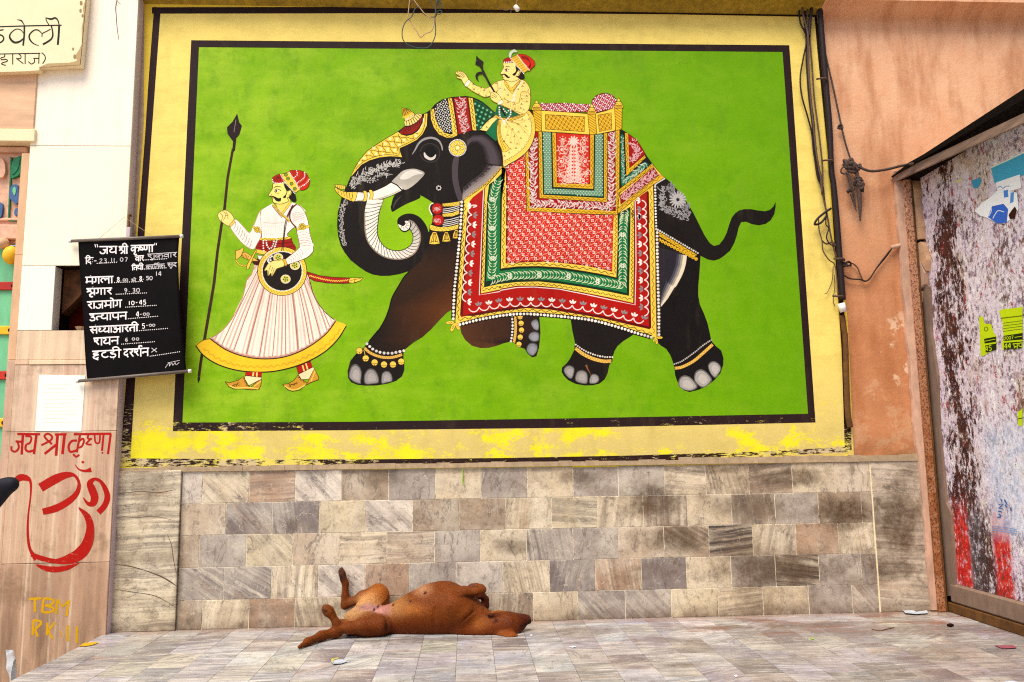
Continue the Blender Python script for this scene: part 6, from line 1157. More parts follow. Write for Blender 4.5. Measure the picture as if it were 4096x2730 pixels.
# ---------------------------------------------------------------- name plaque top left
SY = -.15; sg = empty('name_plaque', atY(160, 140, SY)); tag(sg, 'weathered cream stone plaque with black Devanagari lettering, above the doorway', 'sign')
S = Z(0, 0, 2353/800); q = S(-1600, 880, -400, 862, 0, 850, 300, 840, 460, 828, 470, 788, 700, 778, 945, 768, 958, 640, 985, 330, 1020, -10, 1030, -260, -1600, -240)
qq = [atY(u, v, SY) for u, v in q]; b = MB(); b.prism([(a[0], a[2]) for a in qq], SY, PY-.002, lambda s_, a: (s_[0], a, s_[1])); rel(b.build('stone_slab', M['cream']), sg)
IK = (26, 34, 24); p = Paint((1, SY), .0008)
p.poly(S(960, 640, 985, 330, 1020, -10, 1005, -10, 975, 100, 985, 200, 960, 330, 962, 520, 930, 590, 890, 650, 905, 720, 820, 740, 700, 745, 560, 750, 480, 785, 945, 766), (186, 160, 112)); p.line(S(1016, -10, 985, 320, 958, 640, 944, 766), [3, 3, 2.5, 3], (90, 66, 40), sm=0); p.line(S(460, 800, 945, 768), 3, (150, 118, 80), sm=0)
for c_, r_ in (((955, 40), 12), ((948, 130), 10), ((972, 190), 9), ((880, 670), 12), ((860, 580), 8)): p.ell(S(*c_)[0], r_*.5, r_*.8, (160, 128, 84), n=9)
p.line(S(-600, 330, 0, 317, 380, 306, 725, 300), 5, IK, sm=0)
for q, w_ in ((S(287, 305, 285, 420, 272, 540), 7), (S(285, 405, 240, 352, 180, 350, 122, 402, 118, 452, 165, 500, 225, 495, 282, 452), [3, 4, 4, 5, 8, 9, 8, 5]), (S(200, 236, 248, 244, 272, 275, 290, 305), [2, 6, 4, 3]), (S(604, 305, 622, 400, 600, 466, 505, 526), [5, 6, 7, 8]), (S(596, 345, 548, 372, 500, 398, 494, 436), 4), (S(494, 398, 450, 358, 400, 360, 350, 408, 348, 460, 390, 512, 458, 542), [3, 5, 5, 6, 7, 5, 2]), (S(697, 300, 690, 420, 680, 530), 8), (S(540, 208, 546, 245, 578, 300), 4), (S(538, 212, 600, 228, 650, 214, 682, 245, 697, 300), [3, 8, 7, 5, 4]),
              (S(-60, 340, 0, 358, 42, 350), 5), (S(-10, 410, 30, 425, 44, 462, 20, 495, -20, 510), 6), (S(-120, 310, -120, 520), 7)): p.line(q, w_, IK)
p.line(S(-600, 652, 0, 638, 475, 630), 4, IK, sm=0)
for q in (S(55, 640, 52, 672, 12, 684, 20, 706, 70, 700, 86, 722, 30, 742, 22, 758, 68, 772), S(150, 636, 150, 762), S(190, 692, 240, 690, 246, 660, 222, 640), S(196, 692, 275, 752), S(296, 634, 296, 756), S(460, 630, 456, 752), S(458, 690, 392, 690), S(402, 692, 406, 732, 370, 756, 334, 728), S(490, 622, 526, 656, 532, 700, 502, 752)): p.line(q, 4, IK)
rel(p.build('lettering', M['flat']), sg)

# ---------------------------------------------------------------- right hand return wall pasted with posters
rw = empty('poster_wall', (XR+.1, -1, 0)); tag(rw, 'side wall on the right covered in layers of torn posters, under a tin eave', 'wall')
b = MB(); b.box(XR+.012, XR+.3, -4.2, .3, -.4, 3.1); rel(b.build('wall_core', M['brokenstone']), rw)
ey = atX(3755, 1500, XR)[1]
# ragged-edged sheet of pasted posters with real thickness
edge = []; rr = random.Random(9)
for k in range(40):
    z_ = .19+(3.02-.19)*k/39; edge.append((ey+rr.uniform(-.008, .008)-(.012 if k % 9 == 4 else 0), z_))
b = MB(); b.prism(edge+[(-4.1, 3.02), (-4.1, .19)], XR-.012, XR+.013, lambda s_, a: (a, s_[0], s_[1])); rel(b.build('pasted_posters', M['poster']), rw)
sh = [(atX(u, v, XR-.02)[1], atX(u, v, XR-.02)[2]) for u, v in ((3672, 1150), (3707, 1500), (3730, 1850), (3745, 2040), (3788, 2385), (3826, 2382), (3822, 2250), (3808, 2060), (3790, 2010), (3760, 1700), (3754, 1500), (3728, 1330), (3722, 1150), (3715, 1138), (3700, 1145), (3688, 1175))]
b = MB(); b.prism(sh, XR-.03, XR+.01, lambda s_, a: (a, s_[0], s_[1])); rel(b.build('cement_edge_strip', M['greystrip']), rw)
S = Z(3096, 700, 2.24)
for P_, m, t in ((S(1160, 40, 1250, 45, 1285, 130, 1300, 270, 1335, 460, 1338, 572, 1280, 590, 1225, 560, 1205, 400, 1175, 200), M['brokenstone'], .05), (S(1265, 640, 1330, 600, 1360, 640, 1385, 760, 1382, 860, 1340, 790, 1240, 770), M['brokenstone'], .04), (S(1240, 780, 1330, 785, 1370, 880, 1362, 980, 1310, 1050, 1265, 1060, 1255, 900), M['pinkpost'], .045), (S(1275, 1068, 1340, 1040, 1335, 1140, 1290, 1150), M['brokenstone'], .05)):
    q = [atX(u, v, XR-.03) for u, v in P_]; b = MB(); b.prism([(a[1], a[2]) for a in q], XR-.03-t*.4, XR+.012, lambda s_, a: (a, s_[0], s_[1])); rel(b.build('broken_stone', m), rw)
# plinth of the poster wall
b = MB(); b.box(XR-.045, XR+.012, -4.1, ey+.05, .001, .062, .004); rel(b.build('metal_channel', M['brownmetal']), rw)
b = MB(); b.box(XR-.035, XR+.011, -4.1, ey+.03, .064, .188, .012); rel(b.build('cement_plinth', M['greystrip']), rw)
# eave
EX = 4.66
def ex(u, v): a = atX(u, v, EX); return (a[1], a[2])
t0, t1, b0, b1 = ex(3640, 668), ex(4096, 455), ex(3628, 706), ex(4096, 493)
k_ = lambda a, c, Y: (Y, a[1]+(c[1]-a[1])*(Y-a[0])/(c[0]-a[0]))
b = MB(); b.prism([k_(b0, b1, .0), k_(b0, b1, -3.8), k_(t0, t1, -3.8), k_(t0, t1, .0)], EX-.006, EX+.012, lambda s_, a: (a, s_[0], s_[1])); rel(b.build('tin_fascia', M['tin']), rw)
b = MB(); b.box(EX+.013, XR+.05, -3.8, 0, b0[1]+.02, b0[1]+.05); rel(b.build('soffit', M['soot']), rw)
up = [(.0, t0[1]+.002)]; pts = [ex(3648, 650), ex(3720, 610), ex(3798, 564), ex(3880, 520), ex(3958, 484), ex(4030, 438), ex(4096, 400)]; up += [(q[0], q[1]) for q in pts]; lasty = up[-1][0]; rr = random.Random(3); zt_ = up[-1][1]
for k in range(1, 16): up.append((lasty+(-3.8-lasty)*k/15, zt_+rr.uniform(-.02, .03)))
b = MB(); b.prism(up+[(-3.8, t1[1]-.01)], EX-.02, XR+.05, lambda s_, a: (a, s_[0], s_[1])); rel(b.build('roof_felt', M['soot']), rw)
b = MB(); b.box(EX+.02, XR+.3, -3.8, .0, b0[1]+.05, b0[1]+.09); rel(b.build('roof_slab', M['soot']), rw)
# scraps of bills still in one piece, printed marks
def bill(P_, m_name, c, lab, base=.014, extra=None):
    o_ = []; pp_ = Paint((0, XR), base); pp_.poly(P_, c)
    if extra: extra(pp_)
    o = rel(pp_.build('torn_poster', M['flat'], None, (-1, 0, 0)), rw); o['label'] = lab
S4 = Z(3396, 350, 1.743); S5 = Z(3500, 1100, 1.7416)
bill(S4(1005, 562, 1110, 515, 1240, 455, 1240, 610, 1150, 640, 1060, 660, 1030, 670, 1018, 620), 'flat', (70, 168, 206), 'torn bright blue top of a poster', extra=lambda q: (q.line(S4(1005, 560, 1110, 514, 1240, 452), 5, (230, 236, 220), sm=0), q.poly(S4(1040, 665, 1110, 640, 1205, 608, 1218, 700, 1130, 726, 1050, 732), (250, 250, 252)), q.line(S4(1050, 700, 1070, 690, 1090, 705, 1110, 690, 1140, 690), 3, (90, 140, 210))))
bill(S4(892, 862, 950, 800, 1000, 770, 1050, 722, 1150, 726, 1190, 735, 1200, 850, 1170, 905, 1100, 950, 1040, 942, 980, 910, 930, 895), 'flat', (246, 248, 252), 'white and blue scrap of a poster', base=.016, extra=lambda q: (q.poly(S4(985, 905, 1015, 830, 1095, 812, 1128, 850, 1118, 945, 1050, 950), (56, 104, 206)), q.poly(S4(1095, 720, 1125, 715, 1130, 765, 1098, 770), (80, 140, 220)), q.poly(S4(1145, 735, 1170, 730, 1165, 800, 1140, 810), (90, 150, 214)), q.line(S4(990, 900, 1010, 860, 1000, 820), 3, (240, 244, 250)), q.line(S4(1020, 915, 1040, 880, 1060, 860, 1100, 870), 3, (240, 244, 250)), q.poly(S4(1150, 860, 1175, 830, 1190, 860, 1170, 915, 1140, 920, 1130, 890), (60, 24, 16))))
bill(S4(868, 650, 935, 630, 938, 660, 912, 705, 880, 700), 'flat', (64, 156, 196), 'small cyan scrap of a poster')
bill(S4(745, 655, 800, 632, 806, 650, 760, 672), 'flat', (226, 216, 176), 'small cream scrap')
YG = (196, 220, 20); DK = (30, 44, 10)
def dig(q, S_, x, y, w_, h, ch, c, t):
    for st in DG[ch]: q.line(S_(*[v for a in st for v in (x+a[0]*w_, y+(1-a[1])*h)]), t, c)
DG = {'0': [[(.5, 1), (.1, .8), (.08, .3), (.5, 0), (.92, .3), (.9, .8), (.5, 1)]], '1': [[(.5, 1), (.5, 0)]], '2': [[(.1, .8), (.5, 1), (.85, .75), (.1, 0), (.9, .05)]], '3': [[(.1, .95), (.7, .95), (.75, .7), (.4, .55), (.8, .4), (.7, .05), (.1, .05)]], '4': [[(.7, 0), (.7, 1), (.1, .35), (.95, .35)]], '5': [[(.85, 1), (.25, 1), (.2, .6), (.7, .6), (.85, .3), (.6, .02), (.1, .08)]], '6': [[(.8, .95), (.35, .8), (.15, .3), (.5, 0), (.85, .25), (.6, .5), (.2, .35)]], '7': [[(.1, 1), (.9, 1), (.4, 0)]], '8': [[(.5, .55), (.15, .8), (.5, 1), (.85, .8), (.5, .55), (.1, .25), (.5, 0), (.9, .25), (.5, .55)]], '9': [[(.8, .65), (.4, .5), (.15, .75), (.5, 1), (.85, .75), (.7, .2), (.3, 0)]]}
bill(S5(742, 292, 768, 290, 776, 338, 826, 345, 842, 400, 862, 430, 862, 520, 800, 545, 772, 566, 752, 562), 'flat', YG, 'torn yellow-green bill, left piece', base=.015, extra=lambda q: (q.poly(S5(776, 446, 860, 430, 860, 468, 780, 480), DK), q.poly(S5(784, 492, 862, 478, 862, 522, 800, 542, 786, 540), DK), dig(q, S5, 782, 497, 22, 34, '4', YG, 3), dig(q, S5, 808, 494, 22, 34, '5', YG, 3), q.ell(S5(790, 378)[0], 9, 10, (110, 130, 20), n=12), q.ell(S5(790, 378)[0], 5, 6, YG, n=10), q.lines([S5(784, 462, 855, 448)], 2.4, YG, 0)))
bill(S5(880, 252, 905, 240, 990, 232, 1045, 222, 1045, 512, 940, 520, 905, 524, 900, 480, 912, 430, 905, 330), 'flat', YG, 'torn yellow-green bill, right piece', base=.015, extra=lambda q: (q.poly(S5(890, 300, 1045, 282, 1045, 290, 892, 308), (96, 112, 10)), q.lines([S5(908, 338+k*19, 1045, 320+k*19) for k in range(4)], 3.2, (110, 126, 20), 0), q.poly(S5(912, 425, 1045, 405, 1045, 452, 912, 462), DK), q.poly(S5(915, 474, 1045, 464, 1045, 512, 915, 522), DK), [dig(q, S5, 916+k*17, 432-k*2, 13, 22, c, YG, 2) for k, c in enumerate('2007')], dig(q, S5, 918, 480, 22, 34, '4', YG, 3.4), dig(q, S5, 942, 478, 22, 34, '4', YG, 3.4), q.line(S5(976, 482, 1045, 474), 3.4, YG, 0), q.line(S5(984, 482, 988, 500, 1004, 500), 3, YG), q.line(S5(1008, 480, 1008, 514), 3.2, YG, 0), q.line(S5(1000, 496, 985, 512), 3, YG, 0), q.line(S5(1020, 478, 1022, 498, 1040, 498), 3, YG), q.line(S5(1042, 476, 1042, 512), 3.2, YG, 0), q.line(S5(990, 436, 1040, 428), 2.4, YG, 0)))
bill(S5(1010, 960, 1045, 930, 1045, 1052, 1015, 1050), 'flat', YG, 'yellow-green corner of another bill', base=.015, extra=lambda q: q.line(S5(1014, 1004, 1045, 998), 4, DK, 0))
S6 = Z(3396, 1830, 1.743)
p = Paint((0, XR), .0155)
p.lines([S6(1010, 480, 1100, 488, 1190, 505), S6(1015, 495, 1100, 503, 1192, 520), S6(1012, 508, 1110, 520, 1185, 534)], 2.4, (110, 150, 206), 0)
p.lines([S6(1075, 290, 1082, 310), S6(1100, 295, 1120, 330), S6(1060, 330, 1090, 325, 1062, 355, 1092, 360), S6(1055, 375, 1080, 380), S6(1060, 395, 1078, 410), S6(1140, 350, 1150, 375), S6(1050, 420, 1075, 415), S6(1105, 330, 1118, 350)], 5, (52, 104, 170), 0)
rel(p.build('blue_print', M['flat'], None, (-1, 0, 0)), rw)

# corner post of flaking plaster and the rusty angle iron against it
cp = empty('corner_post', (4.73, 0, 0)); tag(cp, 'flaking pink plaster post in the right hand corner, beside the rusty iron', 'post')
xa = atY(3575, 730, -.01)[0]; xb = atY(3640, 1500, -.02)[0]; xc = atY(3678, 1500, -.02)[0]
b = MB(); rr = random.Random(6); lf = [(xb+.0+rr.uniform(-.006, .006), z_) for z_ in np.linspace(.01, 3.06, 40)]
b.prism([(q[0]+(.0 if q[1] > 1.1 else .012), q[1]) for q in lf]+[(xc, 3.06), (xc, .01)], -.028, .004, lambda s_, a: (s_[0], a, s_[1])); rel(b.build('plaster_post', M['pinkpost']), cp)
rp_ = empty('rusty_iron_post', (4.78, -.05, 0)); tag(rp_, 'thin rusty iron upright between the flaking post and the poster wall', 'post')
xi0, xi1 = atY(3676, 1500, -.04)[0], atY(3703, 1500, -.04)[0]
b = MB(); b.box(xi0, xi1, -.052, -.02, .002, 3.05, .003); rel(b.build('flange', M['rust']), rp_)
b = MB(); b.box(xi1+.001, xi1+.012, -.052, .004, .002, 3.05, .002); rel(b.build('web', M['brownmetal']), rp_)
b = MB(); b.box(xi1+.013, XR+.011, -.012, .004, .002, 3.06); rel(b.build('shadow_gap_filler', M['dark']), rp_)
# ---------------------------------------------------------------- unseen house, added behind the viewer to darken the mural's right and bottom
ob = empty('added_shading_house', (6, -9.5, -.42)); tag(ob, 'tall plastered house, unseen, added behind the viewer to the right to block sky light', 'house')
b = MB(); b.box(1.2, 22, -14, -9.2, -.42, 9.5); rel(b.build('wall', M['plasterplain']), ob)
for i in range(4):
    for j in range(3):
        b = MB(); x_, z_ = 3+i*4.2, .8+j*2.9; b.box(x_, x_+1.1, -9.24, -9.19, z_, z_+1.5, .01); rel(b.build('window', M['dark']), ob)
# ---------------------------------------------------------------- timetable banner
BY = -.118; bn = empty('timetable_banner', atY(500, 1240, BY)); tag(bn, 'black roll-down banner lettered in white Devanagari, hanging across the pillar edge', 'banner')
S = Z(250, 900, 2.351)
def bw(u, v): return at(u, v, 1, BY)
L_ = spline([(148, 160), (160, 420), (185, 780), (208, 1200), (230, 1448)], 6); R_ = spline([(1098, 118), (1090, 300), (1098, 460), (1118, 800), (1140, 1100), (1168, 1385)], 6)
L_ = resamp(L_, 28); R_ = resamp(R_, 28); b = MB(); vs = []
for side in (0, 1):
    for i in range(28):
        for j in range(25):
            q = L_[i]+(R_[i]-L_[i])*j/24; P_ = bw(*S(*q)[0]); t = j/24
            P_[1] += .010*math.sin(3.1*t+i*.05)*math.sin(math.pi*i/27)-(.028*max(0, t-.8)/.2*math.sin(math.pi*min(1, i/27)))*.6+side*.0016; vs.append(P_)
fs = [(i*25+j, i*25+j+1, (i+1)*25+j+1, (i+1)*25+j) for i in range(27) for j in range(24)]; fs += [tuple(k+700 for k in f)[::-1] for f in fs]
for i in range(27): fs += [(i*25, (i+1)*25, 700+(i+1)*25, 700+i*25), (i*25+24, 700+i*25+24, 700+(i+1)*25+24, (i+1)*25+24)]
b.add(vs, fs); cl = rel(b.build('cloth', M['board'], None, True), bn)
for (a0, a1) in (((90, 154), (1108, 110)), ((158, 1470), (1186, 1378))):
    A_, B_ = bw(*S(*a0)[0]), bw(*S(*a1)[0]); A_[1] -= .004; B_[1] -= .004; d = (B_-A_)/np.linalg.norm(B_-A_)
    b = MB(); b.tube([A_, B_], .0105, 14, False); rel(b.build('pole', M['pole'], None, True), bn)
    for e, s_ in ((A_, -1), (B_, 1)): b = MB(); b.tube([e+d*s_*.001, e+d*s_*.018], .0125, 14, False); rel(b.build('end_cap', M['white'], None, True), bn)
A_ = bw(*S(600, 140)[0]); nail_ = atY(497, 930, PY)
b = MB(); b.tube([bw(*S(330, 140)[0]), nail_+np.array([.0, -.012, .10]), bw(*S(860, 118)[0])], .0012, 5, False); rel(b.build('hanging_string', M['wirepale']), bn)
# pen strokes of the Devanagari letters, headline at 1, foot at 0
s_ = lambda *a: [(a[i], a[i+1]) for i in range(0, len(a), 2)]
GL = {
 'ja': (.85, [s_(.68, 1, .68, 0), s_(.68, .58, .28, .58), s_(.42, .56, .5, .3, .34, .06, .1, .1, 0, .32)]),
 'ya': (.8, [s_(.66, 1, .66, 0), s_(.02, .9, .22, .9, .28, .7, .12, .56), s_(.12, .56, .1, .34, .3, .2, .66, .34)]),
 'shra': (.9, [s_(.74, 1, .74, 0), s_(0, .48, .28, .64, .38, .86, .24, .98, .1, .86, .24, .68, .5, .42), s_(.74, .46, .22, .04)]),
 'ii': (.34, [s_(.14, 1, .14, 0), s_(-.34, 1, -.4, 1.3, -.1, 1.42, .12, 1.2, .14, 1)]),
 'ka': (.95, [s_(.46, 1, .46, 0), s_(.46, .72, .16, .74, .02, .5, .16, .26, .46, .5), s_(.46, .66, .78, .76, .92, .5, .8, .2)]),
 'ri': (0, [s_(-.48, 0, -.62, -.16, -.46, -.32, -.3, -.26)]),
 'sshh': (.5, [s_(.08, 1, .08, .46, .3, .36, .5, .44), s_(.12, .86, .44, .5)]),
 'nna': (.85, [s_(.08, 1, .08, .5, .22, .38, .38, .5, .38, 1), s_(.66, 1, .66, 0)]),
 'aa': (.32, [s_(.14, 1, .14, 0)]),
 'i': (.3, [s_(.14, 1, .14, 0), s_(.14, 1, .2, 1.3, .5, 1.36, .72, 1.0)]),
 'da': (.6, [s_(.34, 1, .34, .74, .1, .62, .08, .32, .36, .3, .44, .44), s_(.3, .3, .5, -.02)]),
 'vis': (.25, [s_(.1, .75, .12, .7), s_(.1, .35, .12, .3)]),
 'va': (.8, [s_(.64, 1, .64, 0), s_(.64, .7, .3, .74, .1, .5, .26, .26, .64, .44)]),
 'ra': (.55, [s_(.1, .98, .36, .86, .36, .66, .06, .56), s_(.12, .56, .48, .04)]),
 'sha': (.9, [s_(.76, 1, .76, 0), s_(.16, .66, .06, .78, .16, .94, .36, .88, .36, .66, .04, .54), s_(.2, .56, .5, .12)]),
 'u': (0, [s_(-.2, 0, -.42, -.16, -.5, -.3, -.26, -.3)]),
 'ta': (.75, [s_(.6, 1, .6, 0), s_(.6, .66, .26, .64, .08, .42, .2, .1)]),
 'tha': (.85, [s_(.7, 1, .7, 0), s_(.2, .82, .08, .92, .22, 1, .3, .82, .1, .66, .1, .4, .32, .28, .7, .4)]),
 'thh': (.55, [s_(.2, .82, .08, .92, .22, 1, .3, .82, .1, .66, .1, .4, .32, .28, .6, .4)]),
 'sa': (.95, [s_(.76, 1, .76, 0), s_(.06, .98, .3, .86, .3, .66, .04, .56), s_(.1, .56, .42, .04), s_(.28, .54, .76, .54)]),
 'ma': (.85, [s_(.7, 1, .7, 0), s_(.14, 1, .14, .34, .04, .3, .14, .2, .2, .36, .7, .4)]),
 'dot': (0, [s_(-.34, 1.24, -.32, 1.2)]),
 'ga': (.7, [s_(.5, 1, .5, 0), s_(.18, 1, .2, .4, .04, .26, .0, .36)]),
 'la': (1.0, [s_(.84, 1, .84, 0), s_(.84, .66, .6, .76, .48, .5, .4, .74, .14, .74, .04, .44, .22, .14)]),
 'e': (0, [s_(-.16, 1, -.3, 1.3, -.5, 1.36)]),
 'tth': (.5, [s_(.44, .62, .18, .6, .06, .4, .2, .1), s_(.44, .62, .56, .62)]),
 'bha': (.85, [s_(.7, 1, .7, 0), s_(.02, .84, .12, .96, .2, .8, .2, .4, .06, .34, .16, .24, .24, .4, .7, .42)]),
 'o': (.34, [s_(.14, 1, .14, 0), s_(.14, 1, .0, 1.3, -.22, 1.36)]),
 'uu': (.65, [s_(.04, .86, .4, .84, .34, .6, .14, .56), s_(.14, .56, .5, .48, .5, .14, .2, .06, .02, .22)]),
 'pa': (.8, [s_(.64, 1, .64, 0), s_(.1, 1, .1, .5, .3, .34, .64, .44)]),
 'na': (.8, [s_(.64, 1, .64, 0), s_(.64, .54, .16, .54, .06, .46, .18, .38)]),
 'dhh': (.5, [s_(.22, .96, .06, .84, .24, .68, .06, .5, .2, .24, .5, .36)]),
 'a': (.95, [s_(.8, 1, .8, 0), s_(.02, .84, .34, .86, .28, .6, .12, .56), s_(.12, .56, .44, .46, .4, .12, .14, .06, 0, .2), s_(.36, .54, .8, .54)]),
 'ha': (.75, [s_(.42, 1, .42, .8, .14, .76, .1, .6, .3, .54, .54, .58), s_(.54, .58, .24, .44, .06, .26, .2, .06, .44, .12, .5, .26), s_(.24, .06, .5, -.12)]),
 'Ta': (.7, [s_(.36, 1, .36, .84, .1, .7, .08, .36, .34, .16, .62, .3)]),
 'Da': (.7, [s_(.36, 1, .36, .82, .1, .74, .22, .56, .5, .52, .5, .22, .22, .1, .06, .24)]),
 'nukta': (0, [s_(-.34, -.12, -.32, -.16)]),
 'reph': (0, [s_(-.3, 1.06, -.36, 1.3, -.12, 1.36, 0, 1.24)]),
 'sp': (.3, [])}
def word(p, S_, gl, x0, y0, x1, y1, h, wd, c, head=1):
    tot = sum(GL[g][0] for g in gl); sc_ = (x1-x0)/tot; x = x0; LL = []
    for g in gl:
        for st in GL[g][1]:
            LL.append(S_(*[v for a in st for v in (x+a[0]*sc_, y0+(y1-y0)*(x-x0)/(x1-x0)+(1-a[1])*h)]))
        x += GL[g][0]*sc_
    for q in LL: p.line(q, wd, c, 1 if len(q) > 2 else 0)
    if head: p.line(S_(x0-4, y0, x1, y1), wd, c, 0)
def nums(p, S_, t, x, y, w_, h, wd, c, gap=1.35, sl=0):
    for i, ch in enumerate(t):
        if ch in DG:
            for st in DG[ch]: p.line(S_(*[v for a in st for v in (x+a[0]*w_, y+(1-a[1])*h)]), wd, c)
        elif ch in '.-': p.line(S_(x+w_*.2, y+h*(.55 if ch == '-' else .8), x+w_*(.7 if ch == '-' else .35), y+h*(.55 if ch == '-' else .82)), wd*1.1, c, 0)
        x += w_*gap; y += sl
class BPaint(Paint):
    pass
p = Paint((1, BY), .0); WH = (252, 244, 240); CH = (206, 200, 200); B5 = 5.2
word(p, S, ['ja', 'ya'], 352, 206, 515, 204, 68, B5, WH); word(p, S, ['shra', 'ii'], 532, 206, 618, 204, 68, B5, WH); word(p, S, ['ka', 'ri', 'sshh', 'nna', 'aa'], 645, 196, 858, 190, 66, B5, WH)
for x_ in (305, 325): p.line(S(x_, 182, x_+8, 212), 3.4, WH, 0)
for x_ in (868, 884): p.line(S(x_, 172, x_-2, 192), 3.4, WH, 0)
word(p, S, ['i', 'da', 'vis'], 215, 312, 290, 308, 58, 4, WH); p.line(S(296, 340, 318, 338), 3, WH, 0); nums(p, S, '23', 345, 318, 30, 40, 2.6, CH, 1.4); nums(p, S, '.', 425, 318, 20, 40, 2.6, CH); nums(p, S, '11', 450, 312, 20, 40, 2.6, CH, 1.2); nums(p, S, '.', 505, 310, 20, 40, 2.6, CH); nums(p, S, '07', 540, 308, 28, 36, 2.8, CH, 1.5)
word(p, S, ['va', 'aa', 'ra'], 682, 294, 765, 288, 50, 3.8, WH); word(p, S, ['sha', 'u', 'ka', 'va', 'aa', 'ra'], 800, 276, 1080, 262, 44, 2.8, CH)
word(p, S, ['i', 'ta', 'tha', 'ii'], 650, 384, 760, 376, 44, 3.8, WH); word(p, S, ['ka', 'aa', 'i', 'ta', 'reph', 'ka'], 785, 380, 962, 368, 36, 2.8, CH); word(p, S, ['sa', 'u', 'da'], 990, 362, 1082, 360, 38, 2.8, CH); nums(p, S, '14', 868, 440, 30, 40, 3.2, CH, 1.1)
word(p, S, ['ma', 'dot', 'ga', 'la', 'aa'], 215, 494, 475, 484, 62, B5, WH); nums(p, S, '8', 508, 492, 26, 42, 3, WH); nums(p, S, '.00', 540, 505, 22, 24, 2.6, CH, 1.1); word(p, S, ['sa', 'e'], 645, 510, 690, 506, 30, 2.6, CH); nums(p, S, '8', 720, 484, 26, 42, 3, WH); nums(p, S, '.50', 752, 484, 28, 34, 3, CH, 1.15)
word(p, S, ['shra', 'ri', 'dot', 'ga', 'aa', 'ra'], 225, 600, 462, 592, 60, B5, WH); nums(p, S, '9.30', 575, 596, 30, 38, 3, CH, 1.3)
word(p, S, ['ra', 'aa', 'ja', 'bha', 'o', 'ga'], 230, 724, 555, 706, 66, B5, WH); nums(p, S, '10', 610, 716, 28, 36, 3, WH, 1.2); nums(p, S, '-45', 680, 708, 30, 40, 3, WH, 1.25)
word(p, S, ['uu', 'tth', 'thh', 'aa', 'aa', 'pa', 'na'], 250, 838, 605, 820, 66, B5, WH); nums(p, S, '4', 688, 816, 30, 48, 3.2, WH); nums(p, S, '-00', 722, 828, 26, 24, 2.8, CH, 1.3)
word(p, S, ['sa', 'dot', 'dhh', 'ya', 'aa', 'a', 'aa', 'ra', 'ta', 'ii'], 252, 960, 715, 938, 62, B5, WH); nums(p, S, '5', 745, 930, 30, 44, 3, WH); nums(p, S, '-00', 782, 934, 26, 22, 2.8, CH, 1.2)
word(p, S, ['sha', 'ya', 'na'], 290, 1066, 530, 1052, 68, B5, WH); nums(p, S, '6', 585, 1062, 28, 34, 3, CH); nums(p, S, '00', 652, 1062, 26, 24, 3, CH, 1.5)
word(p, S, ['ha', 'Ta', 'Da', 'nukta', 'ii'], 280, 1190, 552, 1176, 72, B5, WH); word(p, S, ['da', 'ra', 'sha', 'reph', 'na'], 575, 1172, 815, 1160, 72, B5, WH); p.line(S(838, 1158, 888, 1198), 3, CH, 0); p.line(S(888, 1160, 836, 1200), 3, CH, 0)
for x0, y0, x1, y1 in ((485, 541, 750, 532), (500, 651, 785, 640), (590, 773, 880, 757), (615, 882, 895, 860), (722, 995, 990, 976), (555, 1122, 865, 1100), (825, 1236, 1105, 1196), (325, 362, 505, 352), (775, 330, 980, 320), (768, 416, 975, 406)):
    n = int((x1-x0)/17); p.group([p._ell(*S(x0+(x1-x0)*i/n, y0+(y1-y0)*i/n)[0], 2.0, 2.0, WH, 0, 6) for i in range(n+1)])
p.line(S(968, 1348, 985, 1320, 1010, 1300, 1005, 1330, 1030, 1300, 1040, 1322, 1062, 1296, 1070, 1318, 1100, 1296), 2.2, CH); p.line(S(990, 1300, 1105, 1276), 2, CH, 0)
# smudged chalk
o = p.build('lettering', M['flat'])
# settle the lettering on the curved cloth
me = o.data; n = len(me.vertices); co = np.empty(n*3); me.vertices.foreach_get('co', co); co = co.reshape(-1, 3)
clme = cl.data; from mathutils.bvhtree import BVHTree
bv = BVHTree.FromPolygons([v.co[:] for v in clme.vertices], [tuple(f.vertices) for f in clme.polygons])
for i in range(n):
    hit = bv.ray_cast(Vector((co[i][0], -1.0, co[i][2])), Vector((0, 1, 0)))
    if hit[0] is not None: co[i][1] = hit[0].y-.0012+(co[i][1]-BY)
me.vertices.foreach_set('co', co.ravel()); me.update(); rel(o, bn)

# ---------------------------------------------------------------- white notice and small wall fittings
nt_ = MB(); q = [atY(u, v, PY) for u, v in ((157, 1500), (342, 1503), (340, 1530), (326, 1727), (141, 1725))]
nt_.prism([(a[0], a[2]) for a in q], PY-.0026, PY-.0006, lambda s_, a: (s_[0], a, s_[1])); o = nt_.build('paper_notice', M['paper']); np_ = tag(o, 'blank looking white paper notice pasted on the pillar below the black banner', 'notice')
p = Paint((1, PY), .0032); p.lines([[(172+rr.uniform(0, 4), 1540+k*15), (318-rr.uniform(0, 50), 1539+k*15)] for k in range(11)], 1.3, (236, 226, 206), 0); p.build('faint_handwriting', M['flat'], np_)
hk = MB(); a = atY(520, 862, PY+.02); a2 = a+np.array([.005, -.02, 0]); hk.tube([a+[0, .02, 0], a2, a2+[.0, -.01, -.02], a2+[.004, 0, -.10]], .006, 8); o = hk.build('iron_hook', M['brownmetal'], None, True); tag(o, 'small rusty hook on the side of the pillar above the banner', 'hook')
b = MB(); b.box(a2[0]-.012, a2[0]+.014, a2[1]-.012, a2[1]-.004, a2[2]-.22, a2[2]-.09, .003); o = b.build('cloth_strip', M['lavender']); tag(o, 'pale strip of cloth hanging from the hook above the banner', 'cloth')

